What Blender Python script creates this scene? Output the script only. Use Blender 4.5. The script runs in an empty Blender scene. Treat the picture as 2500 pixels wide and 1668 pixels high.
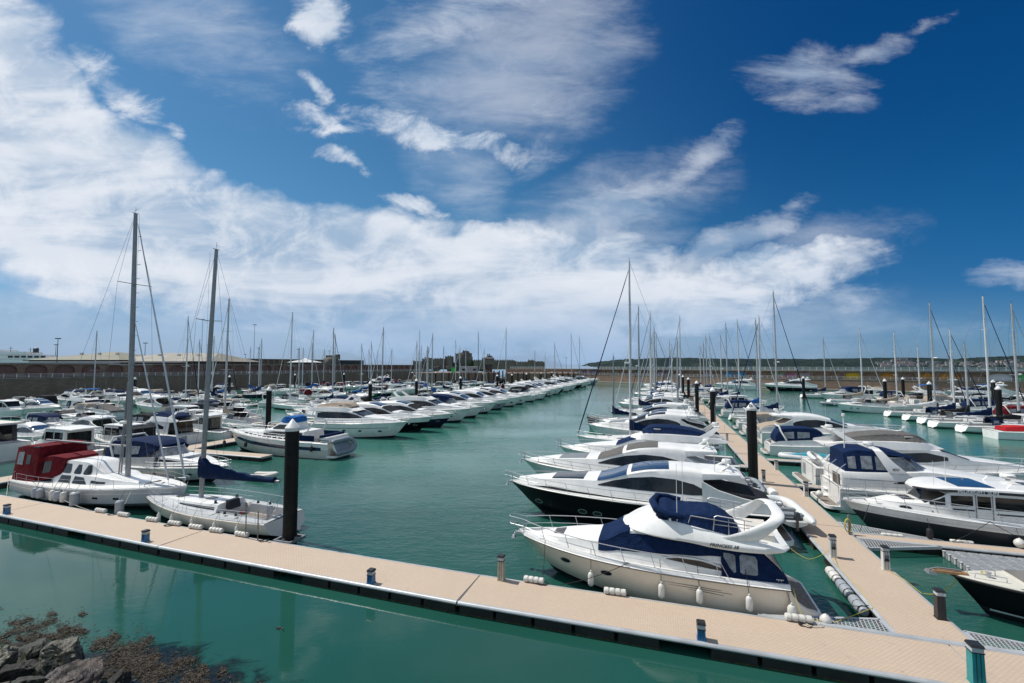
import bpy, bmesh, math, random
import numpy as np
from mathutils import Vector, Matrix
R = math.radians
rnd = random.Random(7)
sc = bpy.context.scene
COL = sc.collection
H = 10.3                      # eye height over the water
PITCH = math.atan(60/1111.0)
# ---------------------------------------------------------------- camera
cd = bpy.data.cameras.new('camera'); cam = bpy.data.objects.new('camera', cd); COL.objects.link(cam)
cd.sensor_width = 36; cd.lens = 16; cd.clip_start = .1; cd.clip_end = 20000
cam.location = (0, 0, H); cam.rotation_euler = (R(90)+PITCH, 0, 0)
sc.camera = cam
# ---------------------------------------------------------------- sun and sky
SUN_EL, SUN_AZ = R(56), R(-66)
sd = Vector((math.sin(SUN_AZ)*math.cos(SUN_EL), math.cos(SUN_AZ)*math.cos(SUN_EL), math.sin(SUN_EL)))
sl = bpy.data.lights.new('sun', 'SUN'); sl.energy = 4.3; sl.angle = R(.55); sl.color = (1, .955, .88)
so = bpy.data.objects.new('sun', sl); COL.objects.link(so); so.rotation_euler = sd.to_track_quat('Z', 'Y').to_euler()
sc.view_settings.view_transform = 'Standard'; sc.view_settings.look = 'None'
sc.view_settings.exposure = 0.12; sc.view_settings.gamma = 1
wd = bpy.data.worlds.new('World'); sc.world = wd; wd.use_nodes = True

class NT:
    """tiny node-tree writer"""
    def __init__(s, nt): s.nt = nt; nt.nodes.clear()
    def n(s, t, **kw):
        nd = s.nt.nodes.new(t)
        for k, v in kw.items(): setattr(nd, k, v)
        return nd
    def l(s, a, b): s.nt.links.new(a, b)
    def val(s, sock, v):
        if hasattr(v, 'is_output') or isinstance(v, bpy.types.NodeSocket): s.l(v, sock)
        else: sock.default_value = v
    def math(s, op, a, b=0.0, c=None, clamp=False):
        m = s.n('ShaderNodeMath', operation=op, use_clamp=clamp); s.val(m.inputs[0], a); s.val(m.inputs[1], b)
        if c is not None: s.val(m.inputs[2], c)
        return m.outputs[0]
    def ramp(s, v, a, b, lo=0.0, hi=1.0, smooth=True):
        m = s.n('ShaderNodeMapRange', interpolation_type='SMOOTHSTEP' if smooth else 'LINEAR')
        s.val(m.inputs[0], v); m.inputs[1].default_value = a; m.inputs[2].default_value = b
        m.inputs[3].default_value = lo; m.inputs[4].default_value = hi
        return m.outputs[0]
    def mix(s, f, a, b, typ='MIX'):
        m = s.n('ShaderNodeMix', data_type='RGBA', blend_type=typ); s.val(m.inputs[0], f)
        for k, v in ((6, a), (7, b)): s.val(m.inputs[k], v if isinstance(v, bpy.types.NodeSocket) else (*v, 1))
        return m.outputs[2]
    def noise(s, vec, scale, detail=4, rough=.55, dist=0.0):
        m = s.n('ShaderNodeTexNoise'); 
        if vec is not None: s.l(vec, m.inputs['Vector'])
        m.inputs['Scale'].default_value = scale; m.inputs['Detail'].default_value = detail
        m.inputs['Roughness'].default_value = rough; m.inputs['Distortion'].default_value = dist
        return m.outputs['Fac']
    def mapping(s, vec, scale=(1, 1, 1), rot=(0, 0, 0), loc=(0, 0, 0), typ='POINT'):
        m = s.n('ShaderNodeMapping', vector_type=typ); s.l(vec, m.inputs['Vector'])
        m.inputs['Location'].default_value = loc; m.inputs['Rotation'].default_value = rot; m.inputs['Scale'].default_value = scale
        return m.outputs[0]

def build_sky():
    T = NT(wd.node_tree)
    out = T.n('ShaderNodeOutputWorld'); bg = T.n('ShaderNodeBackground'); T.l(bg.outputs[0], out.inputs[0])
    sky = T.n('ShaderNodeTexSky', sky_type='NISHITA', sun_disc=False, sun_elevation=SUN_EL, sun_rotation=SUN_AZ)
    sky.air_density = 1.0; sky.dust_density = .35; sky.ozone_density = 3.0; sky.altitude = 0
    tc = T.n('ShaderNodeTexCoord'); d = tc.outputs['Generated']
    sp = T.n('ShaderNodeSeparateXYZ'); T.l(d, sp.inputs[0]); x, y, z = sp.outputs
    hs = T.n('ShaderNodeHueSaturation'); T.l(sky.outputs[0], hs.inputs['Color'])
    hs.inputs['Saturation'].default_value = 1.3; hs.inputs['Value'].default_value = .90
    # the sky deepens away from the sun, towards the right-hand zenith
    dt = T.n('ShaderNodeVectorMath', operation='DOT_PRODUCT'); T.l(d, dt.inputs[0]); dt.inputs[1].default_value = Vector((.74, .38, .56)).normalized()
    deep = T.ramp(dt.outputs['Value'], .42, 1.0, 0, 1)
    hs0 = T.mix(1.0, hs.outputs[0], (.86, .99, .90), 'MULTIPLY')
    blue = T.mix(deep, hs0, T.mix(1.0, hs.outputs[0], (.07, .46, .66), 'MULTIPLY'))
    lowb = T.ramp(z, .0, .30, 1, 0)
    blue = T.mix(lowb, blue, T.mix(1.0, blue, (.70, .65, .95), 'MULTIPLY'))
    ys = T.math('MAXIMUM', y, .12)
    u = T.math('DIVIDE', x, ys); v = T.math('DIVIDE', z, ys)
    cv = T.n('ShaderNodeCombineXYZ'); T.l(u, cv.inputs[0]); T.l(v, cv.inputs[1]); uv = cv.outputs[0]
    def uvpx(px, py):
        cx, cy = (px-1250)/1111, (834-py)/1111
        yy = math.cos(PITCH)-cy*math.sin(PITCH); zz = math.sin(PITCH)+cy*math.cos(PITCH)
        return cx/yy, zz/yy
    # cloud-plane coordinates (streets of cloud converge towards the horizon)
    zz = T.math('ADD', T.math('MAXIMUM', z, 0.0), .10)
    cp = T.n('ShaderNodeCombineXYZ'); T.l(T.math('DIVIDE', x, zz), cp.inputs[0]); T.l(T.math('DIVIDE', y, zz), cp.inputs[1])
    P = cp.outputs[0]
    # warp the direction plane so that banks get ragged outlines
    wn = T.n('ShaderNodeTexNoise'); T.l(uv, wn.inputs['Vector']); wn.inputs['Scale'].default_value = 5; wn.inputs['Detail'].default_value = 5; wn.inputs['Roughness'].default_value = .6
    ws = T.n('ShaderNodeVectorMath', operation='SUBTRACT'); T.l(wn.outputs['Color'], ws.inputs[0]); ws.inputs[1].default_value = (.5, .5, .5)
    wm = T.n('ShaderNodeVectorMath', operation='SCALE'); T.l(ws.outputs[0], wm.inputs[0]); wm.inputs['Scale'].default_value = .13
    wa = T.n('ShaderNodeVectorMath', operation='ADD'); T.l(uv, wa.inputs[0]); T.l(wm.outputs[0], wa.inputs[1]); uw = wa.outputs[0]
    def blobs(lst):
        acc = None
        for (cx, cy, rx, ry, ang, w) in lst:
            a, b = uvpx(cx, cy)
            k = 1.0/1111
            m = T.mapping(uw, (rx*k, ry*k, 1), (0, 0, -R(ang)), (a, b, 0), 'TEXTURE')
            g = T.n('ShaderNodeTexGradient', gradient_type='SPHERICAL'); T.l(m, g.inputs[0])
            o = T.math('MULTIPLY', T.math('POWER', g.outputs['Fac'], .7), w)
            acc = o if acc is None else T.math('MAXIMUM', acc, o)
        return acc
    dense = blobs([(-60, 330, 330, 360, 0, 1.6), (160, 520, 520, 230, 24, 1.5), (480, 640, 560, 165, 14, 1.5), (900, 660, 520, 170, 6, 1.4),
                   (1300, 690, 560, 170, 2, 1.3), (1650, 720, 480, 130, -6, 1.15), (1930, 690, 300, 85, -16, 1.0), (0, 140, 180, 190, 30, 1.15), (250, 430, 420, 180, 28, 1.5), (700, 560, 380, 110, 22, 1.3),
                   (1420, 830, 190, 90, 0, 1.5), (1160, 590, 120, 60, -15, 1.1), (1150, 800, 650, 95, 0, 1.0)])
    puffs = blobs([(280, 195, 190, 85, 40, 1.35), (785, 45, 115, 105, 20, 1.6), (765, 190, 75, 42, 40, 1.4), (1010, 505, 115, 45, 15, 1.3),
                   (1080, 330, 330, 65, 17, 1.15), (850, 390, 120, 32, 22, 1.0), (740, 260, 130, 60, 35, .95), (420, 320, 50, 26, 30, 1.0),
                   (780, 308, 190, 28, 0, .95), (400, 20, 60, 30, 20, .8)])
    wisp = blobs([(1180, 40, 420, 250, -30, .95), (1290, 300, 260, 170, -50, .8), (1480, 520, 330, 120, -24, 1.5), (1640, 440, 260, 60, -38, 1.2), (1740, 610, 420, 50, -22, 1.5), (1960, 190, 230, 95, 8, 1.1),
                  (2130, 130, 200, 42, -22, .95), (2260, 70, 100, 24, -22, .8), (2520, 660, 200, 46, -8, 1.0), (2080, 730, 160, 45, 10, .8), (1100, 470, 120, 120, -50, .4),
                  (500, 120, 280, 130, 50, .42), (1900, 800, 420, 22, 0, .55), (2300, 790, 320, 20, 0, .5), (1650, 800, 700, 60, 0, .5)])
    Pw = T.mapping(P, (1, .55, 1), (0, 0, R(24)))
    nb = T.noise(Pw, 1.6, 8, .60, .3)
    nf = T.noise(T.mapping(uv, (1, 1.5, 1), (0, 0, R(-22))), 7.5, 9, .62, .5)
    nw = T.noise(T.mapping(uv, (.8, 2.5, 1), (0, 0, R(34))), 5.2, 9, .66, .35)
    nbig = T.noise(T.mapping(uv, (.8, 2.4, 1), (0, 0, R(-12)), (3, 1, 0)), 3.0, 6, .55, .3)
    mixn = T.math('ADD', T.math('MULTIPLY', nb, .55), T.math('MULTIPLY', nf, .45))
    def cover(mask, noise, k, lo, hi, mask0=None):
        s = T.math('ADD', mask, T.math('MULTIPLY', T.math('SUBTRACT', noise, .5), k))
        return T.math('MULTIPLY', T.ramp(s, lo, hi), T.ramp(mask0 if mask0 is not None else mask, .0, .3))
    holes = T.math('MULTIPLY', T.math('SUBTRACT', nbig, .5), 1.5)
    cd_ = cover(T.math('ADD', T.math('MULTIPLY', dense, 1.18), holes), mixn, 2.5, .10, .98, dense)
    cp_ = T.math('MULTIPLY', cover(puffs, nf, 3.0, .34, 1.25), .95)
    cw_ = T.math('MULTIPLY', cover(wisp, nw, 2.5, .20, 1.35), .62)
    hzm = blobs([(1270, 140, 420, 300, -35, 1.0), (1120, 430, 120, 190, -50, .8), (480, 60, 420, 170, 30, .7), (1400, 790, 1000, 150, 0, 1.1), (400, 800, 900, 130, 0, 1.25), (1500, 520, 360, 170, -20, .9), (1900, 650, 420, 120, -20, .8), (2250, 800, 400, 60, 0, .5)])
    ch_ = T.math('MULTIPLY', cover(hzm, nw, 1.4, .05, 1.0), .46)
    cov = T.math('MAXIMUM', T.math('MAXIMUM', cd_, ch_), T.math('MAXIMUM', cp_, cw_))
    cov = T.math('MULTIPLY', cov, T.ramp(y, .05, .3))
    back = T.math('MULTIPLY', T.ramp(nb, .36, .58), T.ramp(y, .25, -.1))  # unseen cloud behind the camera, thickened to whiten the fill light
    cov = T.math('MAXIMUM', cov, T.math('MULTIPLY', back, .85))
    # shaded bases and bright tops inside the banks
    sh = T.noise(T.mapping(uv, (.7, 3.4, 1), (0, 0, R(-9)), (7, 2, 0)), 2.6, 7, .56, .4)
    shade = T.math('MULTIPLY', T.ramp(sh, .38, .62), T.ramp(v, .95, .15, .6, 1))
    fine = T.ramp(nf, .40, .66, .0, .65)
    cl = T.mix(T.math('MAXIMUM', shade, 0.0), (7.2, 7.7, 8.5), (3.3, 4.6, 6.3))
    cl = T.mix(fine, cl, (8.2, 8.5, 9.1))
    hz = T.ramp(v, .0, .17, .75, 0)
    cl = T.mix(hz, cl, (4.2, 5.7, 7.4))
    edge = T.math('MULTIPLY', cov, .97)
    c = T.mix(edge, blue, cl)
    # pale air close to the horizon
    hb = T.ramp(v, .0, .20, .62, 0)
    hb = T.math('MULTIPLY', hb, T.ramp(u, .1, 1.1, 1.0, .60))
    c = T.mix(hb, c, (2.4, 4.0, 6.5))
    T.l(c, bg.inputs['Color']); bg.inputs['Strength'].default_value = .095
build_sky()
wd.cycles.sampling_method = 'MANUAL'; wd.cycles.sample_map_resolution = 512
sc.cycles.max_bounces = 5; sc.cycles.diffuse_bounces = 2; sc.cycles.glossy_bounces = 3; sc.cycles.transmission_bounces = 2
sc.cycles.caustics_reflective = False; sc.cycles.caustics_refractive = False
# ---------------------------------------------------------------- marina grid: a runs along the near pontoon, b away from it
GC, GS = .9511, .3090
def W(a, b, z=0.0): return Vector((a*GC+b*GS, -a*GS+b*GC, z))
YAW = {'right': -math.asin(GS), 'left': math.pi-math.asin(GS)}
# ---------------------------------------------------------------- materials
MATS = {}
def mat(name, col, rough=.5, metal=0.0, var=None, bump=None, coat=0.0, spec=.5, streak=0.0, alpha=None):
    if name in MATS: return MATS[name]
    m = bpy.data.materials.new(name); m.use_nodes = True; MATS[name] = m
    T = NT(m.node_tree); o = T.n('ShaderNodeOutputMaterial'); p = T.n('ShaderNodeBsdfPrincipled'); T.l(p.outputs[0], o.inputs[0])
    p.inputs['Base Color'].default_value = (*col, 1); p.inputs['Roughness'].default_value = rough; p.inputs['Metallic'].default_value = metal
    p.inputs['Specular IOR Level'].default_value = spec; p.inputs['Coat Weight'].default_value = coat; p.inputs['Coat Roughness'].default_value = .06
    tc = T.n('ShaderNodeTexCoord'); ob = tc.outputs['Object']
    c = None
    if var:
        n = T.noise(ob, var[0], 5, .6)
        lo = tuple(max(0, v*(1-var[1])) for v in col); hi = tuple(min(1, v*(1+var[1]*.6)) for v in col)
        c = T.mix(T.ramp(n, .3, .7), lo, hi)
    if streak:
        s = T.noise(T.mapping(ob, (3, 3, .35)), 2.2, 5, .6)
        base = c if c is not None else col
        c = T.mix(T.math('MULTIPLY', T.ramp(s, .5, .75), streak), base, tuple(v*f for v, f in zip(col, (.62, .58, .5))))
    if c is not None: T.l(c, p.inputs['Base Color'])
    if bump:
        bn = T.n('ShaderNodeBump'); bn.inputs['Strength'].default_value = bump[1]; bn.inputs['Distance'].default_value = bump[2] if len(bump) > 2 else .05
        T.l(T.noise(ob, bump[0], 5, .6, .4), bn.inputs['Height']); T.l(bn.outputs[0], p.inputs['Normal'])
    if alpha is not None: p.inputs['Alpha'].default_value = alpha
    return m
white = mat('gelcoat_white', (.80, .79, .76), .28, var=(1.3, .08), coat=.25, streak=.22)
white2 = mat('gelcoat_soft_white', (.72, .71, .68), .4, var=(2, .07), coat=.15, streak=.2)
deckm = mat('deck_nonslip', (.64, .64, .62), .6, var=(3, .08), bump=(60, .2, .01))
deckg = mat('deck_grey', (.40, .42, .43), .6, var=(3, .08))
cream = mat('gelcoat_cream', (.80, .69, .55), .3, var=(1.2, .05), coat=.15, streak=.12)
black = mat('hull_black', (.006, .006, .009), .3, var=(1, .1), coat=.0, spec=.14)
navyh = mat('hull_navy', (.010, .016, .040), .2, coat=.0, spec=.4)
dkgrey = mat('hull_dark_grey', (.030, .034, .042), .3, var=(1, .1), spec=.25)
greenh = mat('hull_green', (.01, .16, .07), .3, coat=.3)
redh = mat('hull_red', (.42, .03, .03), .3, coat=.3)
blueh = mat('hull_blue', (.02, .09, .28), .3, coat=.3)
greyh = mat('hull_silver_grey', (.30, .32, .34), .3, coat=.3)
foul = mat('bottom_paint', (.012, .016, .02), .7, var=(3, .3))
foulg = mat('bottom_paint_green', (.02, .05, .035), .8, var=(4, .4))
glass = mat('window_glass_dark', (.018, .019, .020), .05, var=(1.1, .75), spec=.5)
glassb = mat('roof_glass_blue', (.02, .05, .11), .05, spec=.7)
clear = mat('clear_vinyl', (.20, .22, .24), .12, var=(3, .45), bump=(6, .3, .03), spec=.6)
browng = mat('window_brown_blind', (.06, .035, .02), .15, var=(9, .5))
navyc = mat('canvas_navy', (.005, .018, .062), .85, spec=.12, var=(4, .25), bump=(5, .9, .08))
bluec = mat('canvas_blue', (.015, .10, .32), .85, spec=.12, var=(4, .25), bump=(5, .9, .08))
dkc = mat('canvas_charcoal', (.022, .024, .028), .85, spec=.12, var=(4, .25), bump=(5, .9, .08))
greyc = mat('canvas_grey', (.13, .125, .12), .9, spec=.12, var=(4, .15), bump=(5, .9, .08))
lgreyc = mat('canvas_light_grey', (.36, .37, .38), .9, spec=.12, var=(4, .15), bump=(5, .9, .08))
beigec = mat('canvas_beige', (.36, .30, .24), .9, spec=.12, var=(4, .15), bump=(5, .9, .08))
redc = mat('canvas_red', (.13, .010, .016), .85, spec=.12, var=(3, .3), bump=(5, .9, .08))
whitec = mat('canvas_white', (.60, .61, .62), .9, spec=.12, var=(3, .1), bump=(6, .6, .05))
tealc = mat('canvas_teal', (.05, .26, .34), .85, spec=.12, var=(3, .2), bump=(6, .5, .04))
greenc = mat('canvas_green', (.01, .19, .11), .85, spec=.12, var=(3, .2), bump=(6, .5, .04))
steel = mat('stainless_steel', (.50, .51, .53), .45, metal=.6)
alu = mat('mast_aluminium', (.27, .275, .28), .42, metal=.35, var=(1.5, .12))
aluf = mat('mast_silver', (.44, .45, .46), .42, metal=.2, var=(1.5, .12))
aluw = mat('mast_white', (.60, .61, .62), .4, var=(1.5, .08))
blackm = mat('mast_black', (.015, .015, .018), .3)
teak = mat('teak_weathered', (.20, .17, .14), .7, var=(8, .3))
teakw = mat('teak_oiled', (.33, .19, .09), .6, var=(8, .3))
rubber = mat('rubber_black', (.012, .012, .013), .6, var=(3, .3))
tube_w = mat('inflatable_white', (.62, .63, .62), .5, var=(2, .06))
tube_g = mat('inflatable_grey', (.22, .25, .28), .5, var=(2, .08))
seatg = mat('seat_grey', (.17, .19, .21), .7, var=(3, .1))
seatw = mat('seat_cream', (.58, .55, .50), .6, var=(3, .06))
fendw = mat('fender_white', (.62, .61, .57), .45, var=(5, .12), streak=.2)
fendg = mat('fender_grey', (.30, .33, .36), .5, var=(4, .1))
ropeb = mat('rope_black', (.015, .015, .017), .9)
ropew = mat('rope_white', (.50, .48, .42), .9)
ropey = mat('rope_yellow', (.48, .40, .05), .8)
ropeb2 = mat('rope_blue', (.03, .12, .33), .8)
stay = mat('stay_wire', (.16, .17, .18), .4, metal=.6)
motor_b = mat('outboard_black', (.015, .016, .02), .2, coat=.5)
motor_g = mat('outboard_grey', (.12, .14, .17), .3, coat=.3)
orange = mat('lifebuoy_orange', (.75, .13, .03), .5)
ink = mat('lettering_dark', (.03, .035, .05), .5)
inkl = mat('lettering_light', (.75, .77, .79), .4)
stripe_b = mat('stripe_dark_blue', (.01, .02, .06), .2, coat=.4)
stripe_g = mat('stripe_taupe', (.17, .15, .13), .3)
ydk = mat('cover_yellow', (.55, .42, .03), .7)

# ---------------------------------------------------------------- mesh builder
SPLIT = False
class MB:
    def __init__(s): s.v = []; s.f = []; s.m = []
    def add(s, pts): k = len(s.v); s.v += [tuple(p) for p in pts]; return k
    def grid(s, P, mat=0, mir=False, cu=False, cv=False):
        P = np.asarray(P, float); nu, nv = P.shape[:2]
        for sg in ((1, -1) if mir else (1,)):
            Q = P*np.array([1, sg, 1]); k = s.add(Q.reshape(-1, 3))
            for i in range(nu if cu else nu-1):
                for j in range(nv if cv else nv-1):
                    a = k+i*nv+j; b = k+i*nv+(j+1) % nv; i2 = (i+1) % nu; c = k+i2*nv+(j+1) % nv; d = k+i2*nv+j
                    s.f.append((a, b, c, d)); s.m.append(mat(i, j) if callable(mat) else mat)
    def poly(s, pts, mat=0): k = s.add(pts); s.f.append(tuple(range(k, k+len(pts)))); s.m.append(mat)
    def box(s, x0, x1, y0, y1, z0, z1, mat=0, tx=0.0, ty=0.0):
        p = [(x0, y0, z0), (x1, y0, z0), (x1, y1, z0), (x0, y1, z0), (x0+tx, y0+ty, z1), (x1-tx, y0+ty, z1), (x1-tx, y1-ty, z1), (x0+tx, y1-ty, z1)]
        k = s.add(p)
        for q in ((0, 3, 2, 1), (4, 5, 6, 7), (0, 1, 5, 4), (1, 2, 6, 5), (2, 3, 7, 6), (3, 0, 4, 7)):
            s.f.append(tuple(k+i for i in q)); s.m.append(mat)
    def tube(s, pts, r, n=6, mat=0, caps=True):
        pts = [Vector(p) for p in pts]; N = len(pts); rs = r if isinstance(r, (list, tuple)) else [r]*N
        t0 = (pts[1]-pts[0]).normalized(); up = Vector((0, 0, 1)) if abs(t0.z) < .9 else Vector((1, 0, 0))
        nrm = (up-t0*up.dot(t0)).normalized(); k = len(s.v)
        for i in range(N):
            t = (pts[min(i+1, N-1)]-pts[max(i-1, 0)]).normalized()
            nrm = (nrm-t*nrm.dot(t)).normalized(); bi = t.cross(nrm)
            for q in range(n):
                an = 2*math.pi*q/n; s.v.append(tuple(pts[i]+(nrm*math.cos(an)+bi*math.sin(an))*rs[i]))
        for i in range(N-1):
            for q in range(n):
                s.f.append((k+i*n+q, k+i*n+(q+1) % n, k+(i+1)*n+(q+1) % n, k+(i+1)*n+q)); s.m.append(mat)
        if caps and n > 2:
            s.f.append(tuple(k+q for q in range(n))[::-1]); s.m.append(mat)
            s.f.append(tuple(k+(N-1)*n+q for q in range(n))); s.m.append(mat)
    def lathe(s, prof, c=(0, 0, 0), n=12, mat=0, axis='z', matf=None):
        k = len(s.v)
        for (r, h) in prof:
            for q in range(n):
                a = 2*math.pi*q/n; p = (r*math.cos(a), r*math.sin(a), h)
                if axis == 'x': p = (p[2], p[0], p[1])
                if axis == 'y': p = (p[0], p[2], p[1])
                s.v.append((p[0]+c[0], p[1]+c[1], p[2]+c[2]))
        for i in range(len(prof)-1):
            for q in range(n):
                s.f.append((k+i*n+q, k+i*n+(q+1) % n, k+(i+1)*n+(q+1) % n, k+(i+1)*n+q)); s.m.append(matf(i) if matf else mat)
    def pieces(s):
        par = list(range(len(s.v)))
        def find(i):
            while par[i] != i: par[i] = par[par[i]]; i = par[i]
            return i
        for f in s.f:
            r = find(f[0])
            for q in f[1:]: par[find(q)] = r
        g = {}
        for f, m in zip(s.f, s.m):
            k = find(f[0]); mb = g.setdefault(k, MB()); mp = mb.__dict__.setdefault('mp', {}); out = []
            for q in f:
                if q not in mp: mp[q] = len(mb.v); mb.v.append(s.v[q])
                out.append(mp[q])
            mb.f.append(tuple(out)); mb.m.append(m)
        return list(g.values())
    def build(s, name, mats, parent=None, smooth=True, ang=38, loc=None, rot=0.0, merge=True):
        if SPLIT and 'window' in name or name in ('door_frame', 'winch', 'cleat', 'antenna', 'trim_strip', 'spare_pole'):
            P = s.pieces()
            if len(P) > 1:
                for q in P[1:]: q.build_one(name, mats, parent, smooth, ang, loc, rot, merge)
                return P[0].build_one(name, mats, parent, smooth, ang, loc, rot, merge)
        return s.build_one(name, mats, parent, smooth, ang, loc, rot, merge)
    def build_one(s, name, mats, parent=None, smooth=True, ang=38, loc=None, rot=0.0, merge=True):
        me = bpy.data.meshes.new(name)
        if not isinstance(mats, (list, tuple)): mats = [mats]
        me.from_pydata(s.v, [], s.f)
        for m in mats: me.materials.append(m)
        me.polygons.foreach_set('material_index', [min(x, len(mats)-1) for x in s.m]); me.update()
        bm = bmesh.new(); bm.from_mesh(me)
        if merge: bmesh.ops.remove_doubles(bm, verts=bm.verts, dist=2e-4)
        bmesh.ops.dissolve_degenerate(bm, edges=bm.edges, dist=1e-5)
        bmesh.ops.recalc_face_normals(bm, faces=bm.faces); bm.to_mesh(me); bm.free()
        if smooth:
            me.polygons.foreach_set('use_smooth', [True]*len(me.polygons)); me.set_sharp_from_angle(angle=R(ang))
        o = bpy.data.objects.new(name, me); COL.objects.link(o)
        if parent is not None: o.parent = parent
        if loc is not None: o.location = loc
        o.rotation_euler = (0, 0, rot)
        return o
def tag(o, label=None, cat=None, group=None, kind=None):
    for k, v in (('label', label), ('category', cat), ('group', group), ('kind', kind)):
        if v: o[k] = v
    return o
def empty(name, loc=(0, 0, 0), rz=0.0, label=None, cat=None, group=None, kind=None):
    o = bpy.data.objects.new(name, None); COL.objects.link(o); o.location = loc; o.rotation_euler = (0, 0, rz); o.empty_display_size = .3
    return tag(o, label, cat, group, kind)
KIDS = {}
def copy_tree(o, parent=None):
    c = o.copy(); COL.objects.link(c); c.parent = parent
    for ch in KIDS.get(o.name) or KIDS.setdefault(o.name, list(o.children)): copy_tree(ch, c)
    return c
def text(body, size, parent, material, loc, rot, name='lettering', shear=0.0, extrude=.004, label=None, bold=.012):
    cu = bpy.data.curves.new(name, 'FONT'); cu.body = body; cu.size = size; cu.extrude = extrude; cu.align_x = 'CENTER'; cu.align_y = 'CENTER'; cu.shear = shear
    cu.offset = size*bold; cu.resolution_u = 2
    to = bpy.data.objects.new('tmp', cu); COL.objects.link(to); bpy.context.view_layer.update()
    me = bpy.data.meshes.new_from_object(to.evaluated_get(bpy.context.evaluated_depsgraph_get()))
    bpy.data.objects.remove(to); me.materials.clear(); me.materials.append(material)
    o = bpy.data.objects.new(name, me); COL.objects.link(o); o.parent = parent; o.location = loc; o.rotation_euler = rot
    if label: o['label'] = label
    return o

# ---------------------------------------------------------------- lofts
def pchip(t, Y, q):
    t = np.asarray(t, float); Y = np.asarray(Y, float); h = np.diff(t); sh = (len(h),)+(1,)*(Y.ndim-1)
    d = np.diff(Y, axis=0)/h.reshape(sh); m = np.zeros_like(Y)
    m[0] = d[0]; m[-1] = d[-1]
    if len(t) > 2:
        a, b = d[:-1], d[1:]; s = a*b > 0; w = np.where(s, 2*a*b/np.where(np.abs(a+b) < 1e-12, 1, a+b), 0); m[1:-1] = w
    i = np.clip(np.searchsorted(t, q, side='right')-1, 0, len(h)-1); hh = h[i]; s = (q-t[i])/hh
    e = (len(q),)+(1,)*(Y.ndim-1); s = s.reshape(e); hh = hh.reshape(e)
    return (2*s**3-3*s**2+1)*Y[i]+(s**3-2*s**2+s)*hh*m[i]+(-2*s**3+3*s**2)*Y[i+1]+(s**3-s**2)*hh*m[i+1]
class Loft:
    """half surface (y >= 0): stations along x, columns from the outer bottom edge to the centre top"""
    def __init__(s, xs, cols):
        A = np.asarray(cols, float); o = np.argsort(xs); s.x = np.asarray(xs, float)[o]; s.A = A[o]
        s.D = pchip(s.x, s.A, np.linspace(s.x[0], s.x[-1], 160))
    def at(s, n=None, x0=None, x1=None, q=None):
        if q is None: q = np.linspace(s.x[0] if x0 is None else x0, s.x[-1] if x1 is None else x1, n)
        return pchip(s.x, s.A, np.asarray(q, float))
    def section(s, x):
        ys, zs = [], []
        for c in range(s.D.shape[1]):
            X = s.D[:, c, 0]
            ys.append(np.interp(x, X, s.D[:, c, 1])); zs.append(np.interp(x, X, s.D[:, c, 2]))
        return np.array(ys), np.array(zs)
    def yz(s, x, z):
        ys, zs = s.section(x); zs = np.maximum.accumulate(zs+np.arange(len(zs))*1e-7)
        return float(np.interp(z, zs, ys))
    def mesh(s, mb, n=24, mat=0, cap0=True, cap1=False, x0=None, x1=None, capmat=None):
        P = s.at(n, x0, x1); mb.grid(P, mat, mir=True)
        for f, i in ((cap0, 0), (cap1, -1)):
            if f:
                r = P[i]; pts = [tuple(p) for p in r]+[(p[0], -p[1], p[2]) for p in r[::-1] if abs(p[1]) > 1e-4]
                mb.poly(pts, capmat if capmat is not None else 0)
    def side(s, mb, rows, off=.012, nz=3, mat=0, sides=(1, -1), sub=4):
        rows = sorted(rows); X = [r[0] for r in rows]; q = []
        for a, b in zip(X[:-1], X[1:]): q += list(np.linspace(a, b, sub, endpoint=False))
        q.append(X[-1]); zt = np.interp(q, X, [r[1] for r in rows]); zb = np.interp(q, X, [r[2] for r in rows])
        P = np.zeros((len(q), nz+1, 3))
        for i, x in enumerate(q):
            for j in range(nz+1):
                z = zb[i]+(zt[i]-zb[i])*j/nz; P[i, j] = (x, s.yz(x, z)+off, z)
        for sg in sides:
            Q = P*np.array([1, sg, 1]); mb.grid(Q, mat)
    def top(s, mb, x0, x1, c0, off=.015, n=8, mat=0, c1=None, mir=True):
        P = s.at(n, x0, x1); k = P.shape[1]; c1 = k-1 if c1 is None else c1
        du = np.gradient(P, axis=0); dv = np.gradient(P, axis=1); N = np.cross(du, dv); L = np.linalg.norm(N, axis=2, keepdims=True); N = N/np.maximum(L, 1e-9)
        N = np.where(N[..., 2:3] < 0, -N, N); N[:, -1, 1] = 0
        mb.grid((P+N*off)[:, c0:c1+1], mat, mir=mir)
def shell(rows, p=.55, na=5):
    """rows (x, wb, zb, wsh, zsh, ztop) -> Loft of a cabin-like body with rounded shoulders"""
    xs, cols = [], []
    for (x, wb, zb, ws, zs, zt) in rows:
        c = [(x, wb, zb), (x, wb+(ws-wb)*.5, zb+(zs-zb)*.5), (x, ws, zs)]
        for k in range(1, na+1):
            a = math.pi/2*k/na; c.append((x, ws*max(0, math.cos(a))**p if k < na else 0.0, zs+(zt-zs)*math.sin(a)**p))
        xs.append(x); cols.append(c)
    return Loft(xs, cols)
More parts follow.
